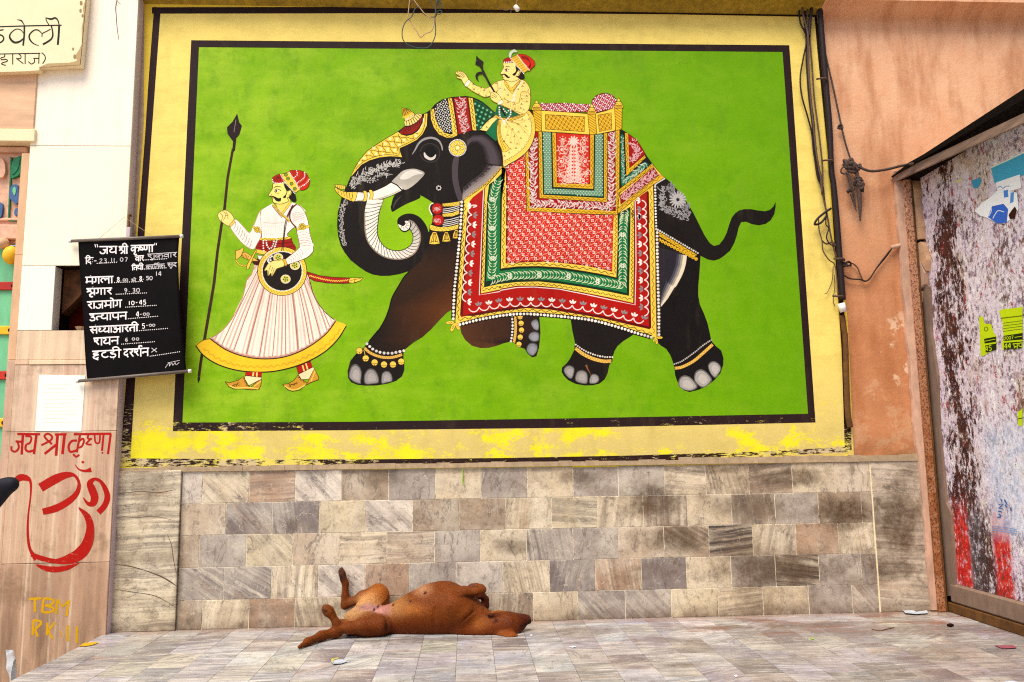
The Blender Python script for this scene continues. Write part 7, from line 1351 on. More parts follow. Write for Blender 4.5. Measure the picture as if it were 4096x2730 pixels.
# ---------------------------------------------------------------- cables, rope and wires on the right of the mural
def cable(name, pts, r, m, lab, cat, group=None, n=8, y=-.03, extra=None, sub=6):
    b = MB(); P_ = [atY(q[0], q[1], q[2] if len(q) > 2 else y) for q in pts]; b.tube(P_, r, n, sub=sub)
    o = b.build(name, m, None, True); tag(o, lab, cat, group); return o
S = Z(3100, 0, 2.24); T = Z(3096, 700, 2.24)
def zp(Z_, *a, y=None): 
    q = Z_(*a); return [tuple(x) if y is None else (x[0], x[1], y) for x in q]
GC = 'cables running down beside the mural'
dp = empty('conduit_pipe', atY(3330, 900, -.03)); tag(dp, 'dark brown conduit pipe running down the right border of the mural', 'pipe', None)
pts = zp(S, 335, -60, 352, 150, 390, 450, 420, 760, 450, 1100, 485, 1500)+zp(T, 500, 20, 535, 350, 565, 620, 590, 900, 605, 1180, 625, 1380, 655, 1720)
def seg_tube(name, pts, r, m, par, y=-.03, sub=8): b = MB(); b.tube([atY(q[0], q[1], y) for q in pts], r, 10, sub=sub); rel(b.build(name, m, None, True), par)
pts2 = zp(S, 385, -60, 400, 150, 425, 450, 455, 800, 485, 1150, 500, 1520)+zp(T, 530, 100, 560, 430, 580, 700, 600, 960, 612, 1120)
seg_tube('pipe', [(q[0]+2, q[1]) for q in pts2], [.022, .02, .021], M['cable'], dp)
seg_tube('pipe', zp(T, 612, 1262, 630, 1400, 640, 1500)+zp(Z(2900, 1500, 1.568), 768, 200, 785, 330), [.018, .02], M['brownmetal'], dp, y=-.02)
a = atY(*T(610, 1190)[0], -.04); b = MB(); b.tube([a+[-.005, 0, .03], a+[.008, 0, -.03]], .024, 14, False); rel(b.build('ceramic_sleeve', M['white'], None, True), dp)
for q in (S(415, 720), S(470, 1450), T(580, 760), T(570, 1095)):
    a = atY(*q[0], -.035); b = MB(); b.tube([a+[-.035, 0, .008], a+[-.01, -.028, 0], a+[.022, -.026, 0], a+[.04, .0, -.008]], .007, 7); rel(b.build('clamp', M['cablebrown'], None, True), dp)
rr = random.Random(77)
sets = [(zp(S, 250, -60, 262, 120, 285, 330, 290, 560, 310, 860, 340, 1100, 355, 1330, 385, 1568)+zp(T, 428, 90, 440, 180), .012, 'cable', 'thick dark cable looping down beside the conduit pipe'),
        (zp(S, 210, -60, 222, 180, 262, 280, 285, 360, 250, 540, 226, 700, 240, 860, 290, 1040, 330, 1200, 352, 1400, 410, 1568)+zp(T, 455, 250, 470, 330), .006, 'cable', 'thin dark cable bowing out over the yellow border'),
        (zp(S, 285, -60, 292, 140, 310, 340, 330, 560, 350, 860, 380, 1100, 400, 1250, 425, 1500)+zp(T, 440, 180, 470, 330, 520, 600, 560, 740), .006, 'cablebrown', 'brown cable running close to the conduit pipe'),
        (zp(S, 330, -60, 325, 100, 310, 230, 305, 330), .012, 'cable', 'dark cable end knotted near the top'),
        (zp(S, 232, -60, 250, 120, 280, 240, 296, 330, 300, 600, 322, 900, 350, 1180, 372, 1380, 400, 1540)+zp(T, 420, 20, 432, 160), .007, 'cablebrown', 'brown twisted cable tied against the thick one')]
for i, (pt, r_, m, lab) in enumerate(sets): cable('cable', [(q[0]+(0), q[1], -.022-.008*i) for q in pt], r_, M[m], lab, 'cable', GC)
cable('cable', [(q[0], q[1], -.05) for q in zp(T, 512, 300, 440, 350, 385, 400, 365, 445, 420, 430, 470, 370)], .008, M['cable'], 'stub of cable looping left over the yellow border', 'cable', GC)
cable('cable', [(q[0], q[1], -.04) for q in zp(T, 400, 400, 405, 500, 430, 590, 440, 680, 490, 760, 540, 800, 560, 900, 575, 1080)], .0045, M['cablebrown'], 'thin drooping cable under the looped stub', 'cable', GC)
cable('cable', [(q[0], q[1], -.045) for q in zp(T, 470, 330, 465, 440, 490, 480, 470, 560, 500, 620, 550, 640)], .0045, M['cable'], 'short knotted cable hanging at the pipe', 'cable', GC)
cable('cable', [(q[0], q[1], -.03) for q in zp(T, 430, 590, 470, 620, 520, 605, 555, 640)], .006, M['cablebrown'], 'short cable tie crossing to the pipe', 'cable', GC)
cable('wire', [(q[0], q[1], -.02) for q in zp(T, 530, 820, 520, 950, 480, 1050, 455, 1066)], .0028, M['cablebrown'], 'frayed wire end trailing over the lower yellow border', 'wire')
cable('wire', [(q[0], q[1], -.02) for q in zp(T, 540, 900, 545, 1000, 530, 1120, 545, 1180)], .0028, M['cablebrown'], 'loose thin wire beside the ceramic sleeve', 'wire')
# wire and tube on the plaster
cable('wire', [(q[0], q[1], -.015) for q in zp(T, 610, 790, 690, 790, 745, 830, 775, 900, 800, 945, 850, 940, 910, 850, 1000, 740, 1060, 655)], .005, M['cablebrown'], 'upper brown wire drooping across the peach plaster to the short tube', 'wire')
cable('wire', [(q[0], q[1], -.022) for q in zp(T, 610, 890, 680, 930, 770, 938, 815, 955, 860, 925, 930, 820, 1010, 715, 1062, 650)], .005, M['cable'], 'lower dark wire drooping across the peach plaster to the short tube', 'wire')
b = MB(); P0, P1 = atY(*T(1055, 652)[0], -.03), atX(*T(1262, 598)[0], XR-.03); b.tube([P0, P0+(P1-P0)*.5, P1], .014, 12, False); o = b.build('wire_tube', M['pinkpost'], None, True); tag(o, 'short clay coloured tube carrying the wires into the poster wall', 'tube')
a = atY(*T(655, 805)[0], -.03); b = MB()
for k in range(5): r_ = random.Random(k); b.tube([a+[-.03, 0, .01*k-.02], a+[0, -.02, r_.uniform(-.02, .02)], a+[.03, .0, r_.uniform(-.012, .012)]], .005, 6)
o = b.build('wire_knot', M['cable'], None, True); tag(o, 'taped knot of wires at the pipe, where two wires leave across the plaster', 'wire knot')
# rope with knots
rp = empty('rope', atY(3390, 640, -.05)); tag(rp, 'knotted old rope hanging from the pipe and tied off to the tin eave', 'rope')
rt = [(q[0], q[1], -.03) for q in zp(S, 372, 60, 395, 240, 450, 480, 520, 780, 590, 1110, 630, 1280, 680, 1440)]
b = MB(); b.tube([atY(*q) for q in rt], .0065, 7); rel(b.build('strand', M['rope'], None, True), rp)
e1 = atX(*S(1235, 1470)[0], EX-.03)
b = MB(); b.tube([atY(*S(700, 1455)[0], -.04), atY(*S(760, 1500)[0], -.06), atY(*S(860, 1535)[0], -.08), atY(*S(1000, 1520)[0], -.08), atY(*S(1120, 1490)[0], -.06), e1], .0095, 8); rel(b.build('strand', M['rope'], None, True), rp)
def knot(q, y, s_=1.0, seed=1, m='rope'):
    r_ = random.Random(seed); a = atY(q[0], q[1], y); b = MB()
    for k in range(4):
        c = [a+np.array([r_.uniform(-1, 1)*.028*s_, r_.uniform(-1, .6)*.018*s_, r_.uniform(-1, 1)*.03*s_]) for _ in range(5)]; b.tube(c+[c[0]], .009*s_, 7)
    rel(b.build('knot', M[m], None, True), rp)
knot(S(660, 1470)[0], -.05, 1.3, 1); knot(S(690, 1510)[0], -.05, 1.2, 2); knot(S(585, 1140)[0], -.03, .6, 3); knot(S(740, 1500)[0], -.05, .8, 9)
b = MB(); b.tube([atY(q[0], q[1], -.05) for q in S(660, 1500, 610, 1500, 590, 1540, 625, 1560, 665, 1530)], .006, 7); rel(b.build('loop', M['rope'], None, True), rp)
knot(T(685, 130)[0], -.05, .9, 4); knot(T(755, 60)[0], -.05, 1.0, 5); knot(T(775, 110)[0], -.05, 1.1, 6)
for q, r_ in ((T(655, -20, 680, 60, 690, 150), .011), (T(740, -30, 755, 60, 765, 200, 770, 300, 772, 415), [.013, .014, .016, .013, .004]), (T(690, 170, 715, 250, 740, 330), [.010, .007, .002]), (T(712, 160, 725, 230, 735, 300), [.008, .005, .002])):
    b = MB(); b.tube([atY(u, v, -.05) for u, v in q], r_, 8); rel(b.build('hanging_end', M['rope'], None, True), rp)

# ---------------------------------------------------------------- wires and insulator at the top of the mural
S = Z(1500, 0, 2353/800)
GW = 'loose wires hanging over the top of the mural'
cable('wire', [(q[0], q[1], -.16) for q in S(440, -40, 470, 20, 540, 110, 600, 180, 680, 230, 695, 290, 660, 370, 590, 400, 535, 440, 490, 370, 400, 230, 392, 160, 402, 60, 410, -40)], .0035, M['wirepale'], 'pale wire bent to a point in front of the top border', 'wire', GW)
cable('wire', [(q[0], q[1], -.17) for q in S(520, 80, 470, 110, 430, 200, 360, 260, 320, 370, 335, 480, 420, 545, 550, 570, 640, 550, 700, 450, 714, 350, 705, 220, 715, 120, 730, -40)], .0035, M['wireteal'], 'dark teal wire hanging in a wide loop over the top border', 'wire', GW)
cable('wire', [(q[0], q[1], -.15) for q in S(640, -40, 680, 70, 720, 130, 722, 185, 680, 205, 620, 195, 560, 150, 530, 90, 480, 40, 440, 20, 410, 60)], .0035, M['cablebrown'], 'brown wire crossing the other loops over the top border', 'wire', GW)
cable('wire', [(q[0], q[1], -.155) for q in S(740, -40, 745, 60, 760, 105, 790, 90, 795, 60, 740, 10, 715, 140, 760, 125, 790, 140, 760, 170, 720, 165)], .0028, M['wireteal'], 'small curled teal wire end over the black top line', 'wire', GW)
ins = empty('insulator', atY(*S(1665, 98)[0], -.15)); tag(ins, 'white ceramic insulator hanging on a thin wire over the top border', 'insulator')
a, c_ = atY(*S(1645, 72)[0], -.15), atY(*S(1688, 125)[0], -.15); b = MB(); b.tube([a, a+(c_-a)*.12, a+(c_-a)*.88, c_], [.013, .0165, .0175, .014], 16, False); rel(b.build('body', M['white'], None, True), ins)
for q, m in ((S(1682, -30, 1660, 55), 'wirepale'), (S(1420, 75, 1500, 115, 1550, 125, 1620, 95), 'cablebrown'), (S(1612, 100, 1592, 155), 'cablebrown')):
    b = MB(); b.tube([atY(u, v, -.15) for u, v in q], .0024, 6); rel(b.build('wire', M[m], None, True), ins)
# grass stalk caught under the mural lip
cable('grass_stalk', [(q[0], q[1], -.01) for q in Z(400, 1800, 1.4706)(2130, 118, 2136, 150, 2132, 185, 2145, 210)], .0035, M['leaf'], 'green stalk hanging down from the ledge over a dado tile', 'stalk')

# ---------------------------------------------------------------- litter
def flat_bit(name, P_, m, lab, cat, h=.004, curl=.012, mats=None):
    q = [atZ(u, v, .004) for u, v in P_]; c = np.mean(q, 0); b = MB(); n = len(q)
    top = [np.array([a[0], a[1], h+curl*(np.linalg.norm((a-c)[:2])/.08)**2]) for a in q]; b.add([tuple(c+[0, 0, h])]+[tuple(t) for t in top]+[tuple(t-[0, 0, .0018]) for t in top]+[tuple(c+[0, 0, h-.0018-.0])], [(0, 1+i, 1+(i+1) % n) for i in range(n)]+[(2*n+1, n+1+(i+1) % n, n+1+i) for i in range(n)]+[(1+i, n+1+i, n+1+(i+1) % n, 1+(i+1) % n) for i in range(n)])
    o = b.build(name, m); tag(o, lab, cat); return o
S = Z(1200, 2430, 2.353)
o = flat_bit('sachet', S(290, 512, 360, 496, 425, 498, 442, 516, 392, 532, 312, 542), M['foil'], 'small silver and yellow sachet on the floor left of the dog\'s shadow', 'litter')
b = MB(); q = [atZ(u, v, .0) for u, v in S(290, 512, 360, 496, 362, 504, 306, 520, 318, 538, 312, 543)]; b.add([(a[0], a[1], .0135) for a in q], [(0, 1, 2, 3), (0, 3, 4, 5)]); b.build('yellow_print', M['foilyellow'], o)
S = Z(3096, 2430, 2.353)
flat_bit('wrapper', S(1215, 38, 1290, 25, 1345, 45, 1440, 40, 1450, 60, 1340, 72, 1235, 65), M['foil'], 'crumpled silver wrapper against the foot of the right hand slab', 'litter', curl=.006)
flat_bit('red_wrapper', S(2075, 360, 2140, 360, 2250, 362, 2285, 385, 2160, 390, 2130, 380), M['foilred'], 'small red and white wrapper on the floor near the poster wall', 'litter', curl=.006)
flat_bit('foil_scrap', S(2170, 696, 2230, 690, 2300, 700, 2290, 712, 2200, 712), M['foil'], 'silver scrap at the very bottom right of the floor', 'litter', curl=.004)
flat_bit('leaf', S(340, 290, 360, 288, 378, 300, 362, 306), M['leaf'], 'tiny green leaf on the stained floor at right', 'leaf', curl=.02)
S2 = Z(2100, 2430, 2.353)
flat_bit('paper_scrap', S2(418, 372, 450, 362, 485, 370, 450, 378), M['white'], 'white paper scrap on the floor to the right of the dog', 'litter', curl=.01)
flat_bit('paper_scrap', S2(45, 262, 60, 258, 75, 262, 60, 266), M['white'], 'tiny white crumb close to the dog\'s ear', 'litter', curl=.01)
flat_bit('paper_scrap', S2(1965, 640, 1990, 635, 2005, 648, 1985, 655), M['white'], 'small white scrap low on the floor right of centre', 'litter', curl=.01)
b = MB(); q = S(920, 205, 960, 214, 1010, 218, 1060, 205, 1130, 190); b.tube([atZ(u, v, .004) for u, v in q], .003, 6); o = b.build('dry_stalk', M['drystalk'], None, True); tag(o, 'curved dry stalk lying on the floor before the right hand slab', 'stalk')
b = MB(); a = atZ(*S(1660, 168)[0], .012); b.tube([a+[-.02, 0, 0], a, a+[.022, .004, -.002]], [.006, .012, .005], 8); o = b.build('dry_pod', M['dark'], None, True); tag(o, 'small dark seed pod on the floor near the corner', 'seed pod')
# ---------------------------------------------------------------- soft bodies grown from blended shapes
def surf_nets(F, org, h):
    nx, ny, nz = F.shape; S_ = F < 0
    c = np.stack([S_[i:nx-1+i, j:ny-1+j, k:nz-1+k] for i in (0, 1) for j in (0, 1) for k in (0, 1)]); cnt_ = c.sum(0); act = (cnt_ > 0) & (cnt_ < 8)
    idx = -np.ones(act.shape, int); A = np.argwhere(act); idx[act] = np.arange(len(A))
    acc = np.zeros((len(A), 3)); num = np.zeros(len(A))
    for ax in range(3):
        oth = [a for a in range(3) if a != ax]
        for p_ in (0, 1):
            for q_ in (0, 1):
                o = np.zeros(3, int); o[oth[0]] = p_; o[oth[1]] = q_; e = o.copy(); e[ax] += 1
                a = A+o; b_ = A+e; fa = F[a[:, 0], a[:, 1], a[:, 2]]; fb = F[b_[:, 0], b_[:, 1], b_[:, 2]]; m = (fa < 0) != (fb < 0)
                t = np.zeros(len(A)); t[m] = fa[m]/(fa[m]-fb[m]); P_ = np.tile(o.astype(float), (len(A), 1)); P_[:, ax] += t
                acc[m] += P_[m]; num[m] += 1
    V = org+(A+acc/num[:, None])*h; Fc = []
    for ax in range(3):
        u_, v_ = [(1, 2), (2, 0), (0, 1)][ax]; sl0 = [slice(None)]*3; sl1 = [slice(None)]*3; sl0[ax] = slice(0, -1); sl1[ax] = slice(1, None)
        a = S_[tuple(sl0)]; b_ = S_[tuple(sl1)]; E_ = np.argwhere(a != b_)
        E_ = E_[(E_[:, u_] > 0) & (E_[:, v_] > 0) & (E_[:, u_] < F.shape[u_]-1) & (E_[:, v_] < F.shape[v_]-1)]
        fl_ = a[E_[:, 0], E_[:, 1], E_[:, 2]]; du = np.zeros(3, int); du[u_] = 1; dv = np.zeros(3, int); dv[v_] = 1
        Q = [idx[tuple((E_-x_).T)] for x_ in (du+dv, dv, du*0, du)]; Q = np.stack(Q, 1); Q[~fl_] = Q[~fl_][:, ::-1]; Fc.append(Q)
    return V, np.vstack(Fc)
class Body:
    def __init__(s, lo, hi, h): s.lo = np.array(lo, float); s.h = h; n = np.ceil((np.array(hi)-s.lo)/h).astype(int)+1; s.ax = [s.lo[i]+np.arange(n[i])*h for i in range(3)]; s.F = np.full(n, .2, np.float32); s.pr = []; s.gk = 1.5
    def _win(s, lo, hi):
        r = []
        for i in range(3): a = max(0, int((lo[i]-s.lo[i])/s.h)-1); b = min(len(s.ax[i]), int((hi[i]-s.lo[i])/s.h)+2); r.append(slice(a, max(a, b)))
        return tuple(r)
    def _pts(s, w_): X, Y, Zz = np.meshgrid(s.ax[0][w_[0]], s.ax[1][w_[1]], s.ax[2][w_[2]], indexing='ij'); return np.stack([X, Y, Zz], -1)
    @staticmethod
    def dcap(P, a, b, r0, r1, sq=None):
        d = b-a; L = max(1e-9, (d*d).sum()); t = np.clip(((P-a)@d)/L, 0, 1); c = a+t[..., None]*d; v = P-c
        if sq is not None: v = v*sq
        return np.sqrt((v*v).sum(-1))-(r0+(r1-r0)*t)
    def cap(s, a, b, r0, r1, k=.03, c=None, sq=None, cut=False):
        a, b = np.array(a, float), np.array(b, float); r = max(r0, r1)+.06
        if sq is not None: r = max(r0, r1)/min(1, min(sq))+.06; sq = np.array(sq, float)
        w_ = s._win(np.minimum(a, b)-r, np.maximum(a, b)+r); P = s._pts(w_)
        if P.size == 0: return
        d = s.dcap(P, a, b, r0, r1, sq).astype(np.float32); f = s.F[w_]
        if cut: h_ = np.clip(.5-.5*(f+d)/k, 0, 1); s.F[w_] = f*(1-h_)+(-d)*h_+k*h_*(1-h_)
        else:
            h_ = np.clip(.5+.5*(f-d)/k, 0, 1); s.F[w_] = f*(1-h_)+d*h_-k*h_*(1-h_)
            if c is not None: s.pr.append((a, b, r0, r1, sq, np.array(srgb(c))))
    def chain(s, pts, rs, k=.03, c=None, sq=None):
        for i in range(len(pts)-1): s.cap(pts[i], pts[i+1], rs[i], rs[i+1], k, c, sq)
    def groove(s, pts, depth, wd):
        pts = [np.array(q, float) for q in spline(pts, 4)] if len(pts) > 2 else [np.array(q, float) for q in pts]
        lo = np.min(pts, 0)-wd*3; hi = np.max(pts, 0)+wd*3; w_ = s._win(lo, hi); P = s._pts(w_)
        if P.size == 0: return
        d = np.full(P.shape[:-1], 9.0)
        for i in range(len(pts)-1): d = np.minimum(d, s.dcap(P, pts[i], pts[i+1], 0, 0))
        s.F[w_] += (depth*s.gk*np.exp(-(d/wd)**2)).astype(np.float32)
    def build(s, name, mat, parent=None, floor_z=None, paint=None, ks=.03):
        if floor_z is not None:
            Zg = s.ax[2][None, None, :]; s.F = np.maximum(s.F, (floor_z-Zg).astype(np.float32))
        V, Q = surf_nets(s.F, s.lo, s.h)
        for _ in range(2):   # light relaxation
            acc = np.zeros_like(V); n = np.zeros(len(V))
            for i in range(4):
                a, b = Q[:, i], Q[:, (i+1) % 4]; np.add.at(acc, a, V[b]); np.add.at(acc, b, V[a]); np.add.at(n, a, 1); np.add.at(n, b, 1)
            V = V*.45+.55*acc/np.maximum(n, 1)[:, None]
        wsum = np.zeros(len(V)); cs = np.zeros((len(V), 3))
        for a, b, r0, r1, sq, c in s.pr:
            w_ = np.exp(-np.clip(s.dcap(V, a, b, r0, r1, sq), -.02, .4)/(ks*.35)); wsum += w_; cs += w_[:, None]*c
        cs /= wsum[:, None]+1e-12
        if paint: cs = paint(V, cs)
        me = bpy.data.meshes.new(name); me.from_pydata(V.tolist(), [], Q.tolist()); me.update(); me.polygons.foreach_set('use_smooth', [True]*len(me.polygons))
        at_ = me.attributes.new("Col", 'FLOAT_COLOR', 'POINT'); at_.data.foreach_set('color', np.c_[cs, np.ones(len(cs))].ravel())
        return link(name, me, mat, parent)
def mat_fur():
    n = N('short_dog_coat'); P = n.pos(); c = n.attr('Col').outputs['Color']
    st = n.noise(n.map(P, (38, 150, 150), (0, .5, .3)), 1.0, 4, .65); big = n.noise(P, 9, 4, .6); fi = n.noise(P, 260, 3, .7)
    x = n.n('ShaderNodeVectorMath'); x.operation = 'SCALE'; n.l(c, x.inputs[0]); n.l(n.rng(n.math('ADD', n.math('MULTIPLY', st, .6), n.math('MULTIPLY', big, .4)), .32, .68, .72, 1.25), x.inputs['Scale'])
    n.col(x.outputs[0]); n.rough(.62); n.b.inputs['Specular IOR Level'].default_value = .15; n.b.inputs['Sheen Weight'].default_value = .03; n.b.inputs['Sheen Roughness'].default_value = .5
    n.bump(n.math('ADD', n.math('MULTIPLY', st, .8), n.math('MULTIPLY', fi, .5)), .35, .003); return n.m
M['fur'] = mat_fur()
def mat_vcol(name, rough=.7, sc_=60):
    n = N(name); P = n.pos(); c = n.attr('Col').outputs['Color']; f = n.noise(P, sc_, 5, .65)
    n.col(n.mix(n.rng(f, .3, .7, 0, .3), c, n.mix(.5, c, (.0, .0, .0)))); n.rough(rough); n.bump(f, .3, .004); return n.m
M['person'] = mat_vcol('worn_clothes_and_skin', .75, 40)

# ---------------------------------------------------------------- the dog asleep on its back
def D(u, v, y): return atY(u, v, y)
DB = (110, 52, 7); DL = (156, 86, 26); DD = (70, 26, 5); TAN = (180, 134, 84); PK_ = (176, 122, 112); MZ = (70, 34, 22)
dg = Body((.50, -.66, -.01), (2.10, .0, .62), .0062)
# trunk
dg.chain([D(1436, 2492, -.19), D(1500, 2490, -.20), D(1570, 2483, -.20), D(1640, 2466, -.20), D(1700, 2452, -.20), D(1765, 2443, -.20), D(1830, 2452, -.21), D(1880, 2478, -.23)], [.074, .080, .087, .116, .142, .155, .140, .106], .05, DB)
dg.chain([D(1725, 2395, -.20), D(1790, 2386, -.20)], [.078, .082], .05, DB)       # keel of the chest
dg.chain([D(1880, 2478, -.24), D(1925, 2500, -.27), D(1975, 2512, -.30)], [.104, .088, .074], .04, DB)  # neck
dg.cap(D(1850, 2520, -.30), D(1930, 2530, -.33), .055, .05, .03, DB)
# head, turned over with the crown on the floor
dg.cap(D(1985, 2508, -.30), D(2035, 2508, -.31), .082, .078, .03, DB)
dg.cap(D(2010, 2478, -.30), D(2048, 2480, -.30), .042, .036, .03, DB)
dg.chain([D(2035, 2492, -.31), D(2075, 2488, -.30), D(2104, 2480, -.29)], [.058, .042, .030], .025, DD)
dg.cap(D(2085, 2470, -.29), D(2110, 2474, -.285), .019, .017, .012, MZ)
dg.cap(D(2113, 2482, -.285), D(2118, 2488, -.285), .014, .013, .008, (14, 10, 10))
dg.cap(D(2060, 2512, -.31), D(2085, 2505, -.30), .030, .022, .02, DD)
# ears
dg.chain([D(2010, 2545, -.37), D(2045, 2556, -.41), D(2078, 2562, -.43)], [.040, .046, .022], .014, DL, sq=(1, 1, 1.2))
dg.chain([D(1990, 2462, -.33), D(1965, 2462, -.35), D(1950, 2460, -.36)], [.024, .016, .006], .012, DD, sq=(1, 1.3, 1.6))
dg.chain([D(1975, 2452, -.30), D(2000, 2450, -.30)], [.012, .012], .012, DL)
# near shoulder and foreleg folded over
dg.chain([D(1850, 2450, -.31), D(1815, 2420, -.31), D(1800, 2385, -.29)], [.072, .060, .040], .04, DB)
dg.chain([D(1795, 2366, -.27), D(1860, 2368, -.29), D(1905, 2368, -.29), D(1930, 2360, -.28)], [.034, .030, .024, .022], .022, DB)
dg.chain([D(1930, 2360, -.28), D(1926, 2352, -.25), D(1905, 2346, -.23), D(1885, 2348, -.22)], [.022, .020, .019, .020], .012, DB)
for i, (u, v) in enumerate(((1877, 2345), (1878, 2352), (1886, 2355))): dg.cap(D(1890, 2349, -.225-.008*i), D(u, v, -.222-.010*i), .010, .0075, .005, (96, 60, 50))
dg.groove([D(1830, 2390, -.36), D(1880, 2386, -.34), D(1915, 2386, -.30)], .007, .007)
# far foreleg
dg.chain([D(1850, 2425, -.12), D(1905, 2440, -.11), D(1940, 2425, -.10), D(1942, 2398, -.10)], [.055, .032, .024, .021], .018, DD)
dg.chain([D(1942, 2398, -.10), D(1930, 2384, -.11), D(1915, 2388, -.12)], [.021, .019, .018], .012, DD)
# far hind leg standing against the wall
dg.chain([D(1440, 2475, -.13), D(1480, 2430, -.11), D(1520, 2380, -.085)], [.072, .070, .056], .04, DL)
dg.cap(D(1528, 2402, -.09), D(1512, 2372, -.085), .045, .050, .03, DL)
dg.chain([D(1510, 2368, -.075), D(1450, 2388, -.06), D(1400, 2412, -.05), D(1378, 2422, -.05)], [.046, .034, .024, .022], .022, DB)
dg.chain([D(1380, 2425, -.05), D(1381, 2385, -.045), D(1382, 2335, -.045), D(1374, 2318, -.05)], [.023, .022, .0195, .020], .016, DB)
dg.chain([D(1374, 2320, -.05), D(1370, 2300, -.05), D(1367, 2284, -.05)], [.019, .021, .017], .01, DB)
for i, (u, v) in enumerate(((1358, 2290), (1361, 2281), (1368, 2276), (1375, 2286))): dg.cap(D(1370, 2300, -.055), D(u, v, -.058-.003*i), .011, .0085, .006, DD)
dg.chain([D(1366, 2320, -.062), D(1364, 2300, -.065)], [.009, .010], .005, (40, 30, 30))
# near hind leg
dg.chain([D(1432, 2506, -.25), D(1475, 2502, -.29), D(1522, 2504, -.31)], [.078, .072, .060], .04, DB)
dg.chain([D(1522, 2500, -.33), D(1455, 2506, -.35), D(1400, 2512, -.36), D(1356, 2518, -.365)], [.052, .043, .033, .025], .022, DB)
dg.chain([D(1354, 2518, -.365), D(1345, 2492, -.365), D(1328, 2462, -.365)], [.025, .023, .021], .016, DB)
dg.chain([D(1328, 2462, -.365), D(1315, 2447, -.365), D(1304, 2437, -.365)], [.024, .031, .027], .012, DB)
for i, (u, v) in enumerate(((1296, 2447), (1295, 2435), (1302, 2427), (1311, 2428))): dg.cap(D(1310, 2442, -.37), D(u, v, -.372-.003*i), .014, .0115, .006, DB)
dg.groove([D(1313, 2446, -.395), D(1307, 2452, -.39), D(1300, 2450, -.385)], .005, .004)
# pubic fold, tail
dg.cap(D(1405, 2470, -.20), D(1430, 2460, -.20), .040, .05, .03, TAN)
dg.cap(D(1398, 2455, -.21), D(1392, 2452, -.215), .010, .006, .008, DB)
dg.chain([D(1370, 2528, -.30)*[1, 1, 0]+[0, 0, .06], atZ(1345, 2530, .035), atZ(1285, 2545, .030), atZ(1232, 2568, .022), atZ(1196, 2590, .012)], [.042, .030, .025, .020, .010], .025, DB)
# skin folds of the neck and groin, breastbone line, ribs
dg.groove([D(1905, 2440, -.34), D(1860, 2475, -.37), D(1835, 2520, -.38)], .007, .008)
dg.groove([D(1925, 2448, -.34), D(1885, 2485, -.37), D(1850, 2528, -.38)], .006, .006); dg.groove([D(1940, 2456, -.34), D(1905, 2490, -.37), D(1880, 2530, -.38)], .005, .006)
dg.groove([D(1770, 2350, -.28), D(1772, 2400, -.33), D(1780, 2440, -.35)], .006, .007); dg.groove([D(1740, 2440, -.36), D(1742, 2500, -.36), D(1738, 2535, -.34)], .006, .012)
dg.groove([D(1520, 2452, -.27), D(1460, 2440, -.25), D(1425, 2450, -.24)], .008, .010); dg.groove([D(1540, 2468, -.33), D(1552, 2500, -.35), D(1545, 2535, -.35)], .010, .014)
dg.groove([D(1560, 2395, -.10), D(1530, 2425, -.14), D(1470, 2445, -.17)], .008, .012); dg.groove([D(2105, 2493, -.325), D(2075, 2505, -.34), D(2050, 2505, -.35)], .006, .004)
dg.groove([D(1500, 2425, -.13), D(1440, 2425, -.11)], .004, .006); dg.groove([D(1995, 2482, -.375), D(1985, 2486, -.375), D(1978, 2482, -.375)], .008, .007)
for k in range(5): u = 1668+k*26; dg.groove([D(u+14, 2385+k*2, -.34), D(u+4, 2420, -.36), D(u-8, 2470, -.365)], .0018, .008)
dg.groove([D(1985, 2458, -.37), D(1965, 2466, -.375), D(1948, 2478, -.37)], .006, .006); dg.groove([D(2052, 2455, -.35), D(2060, 2470, -.36), D(2058, 2490, -.37)], .004, .006)
dg.groove([D(1470, 2520, -.38), D(1420, 2524, -.38), D(1370, 2530, -.38)], .004, .008)
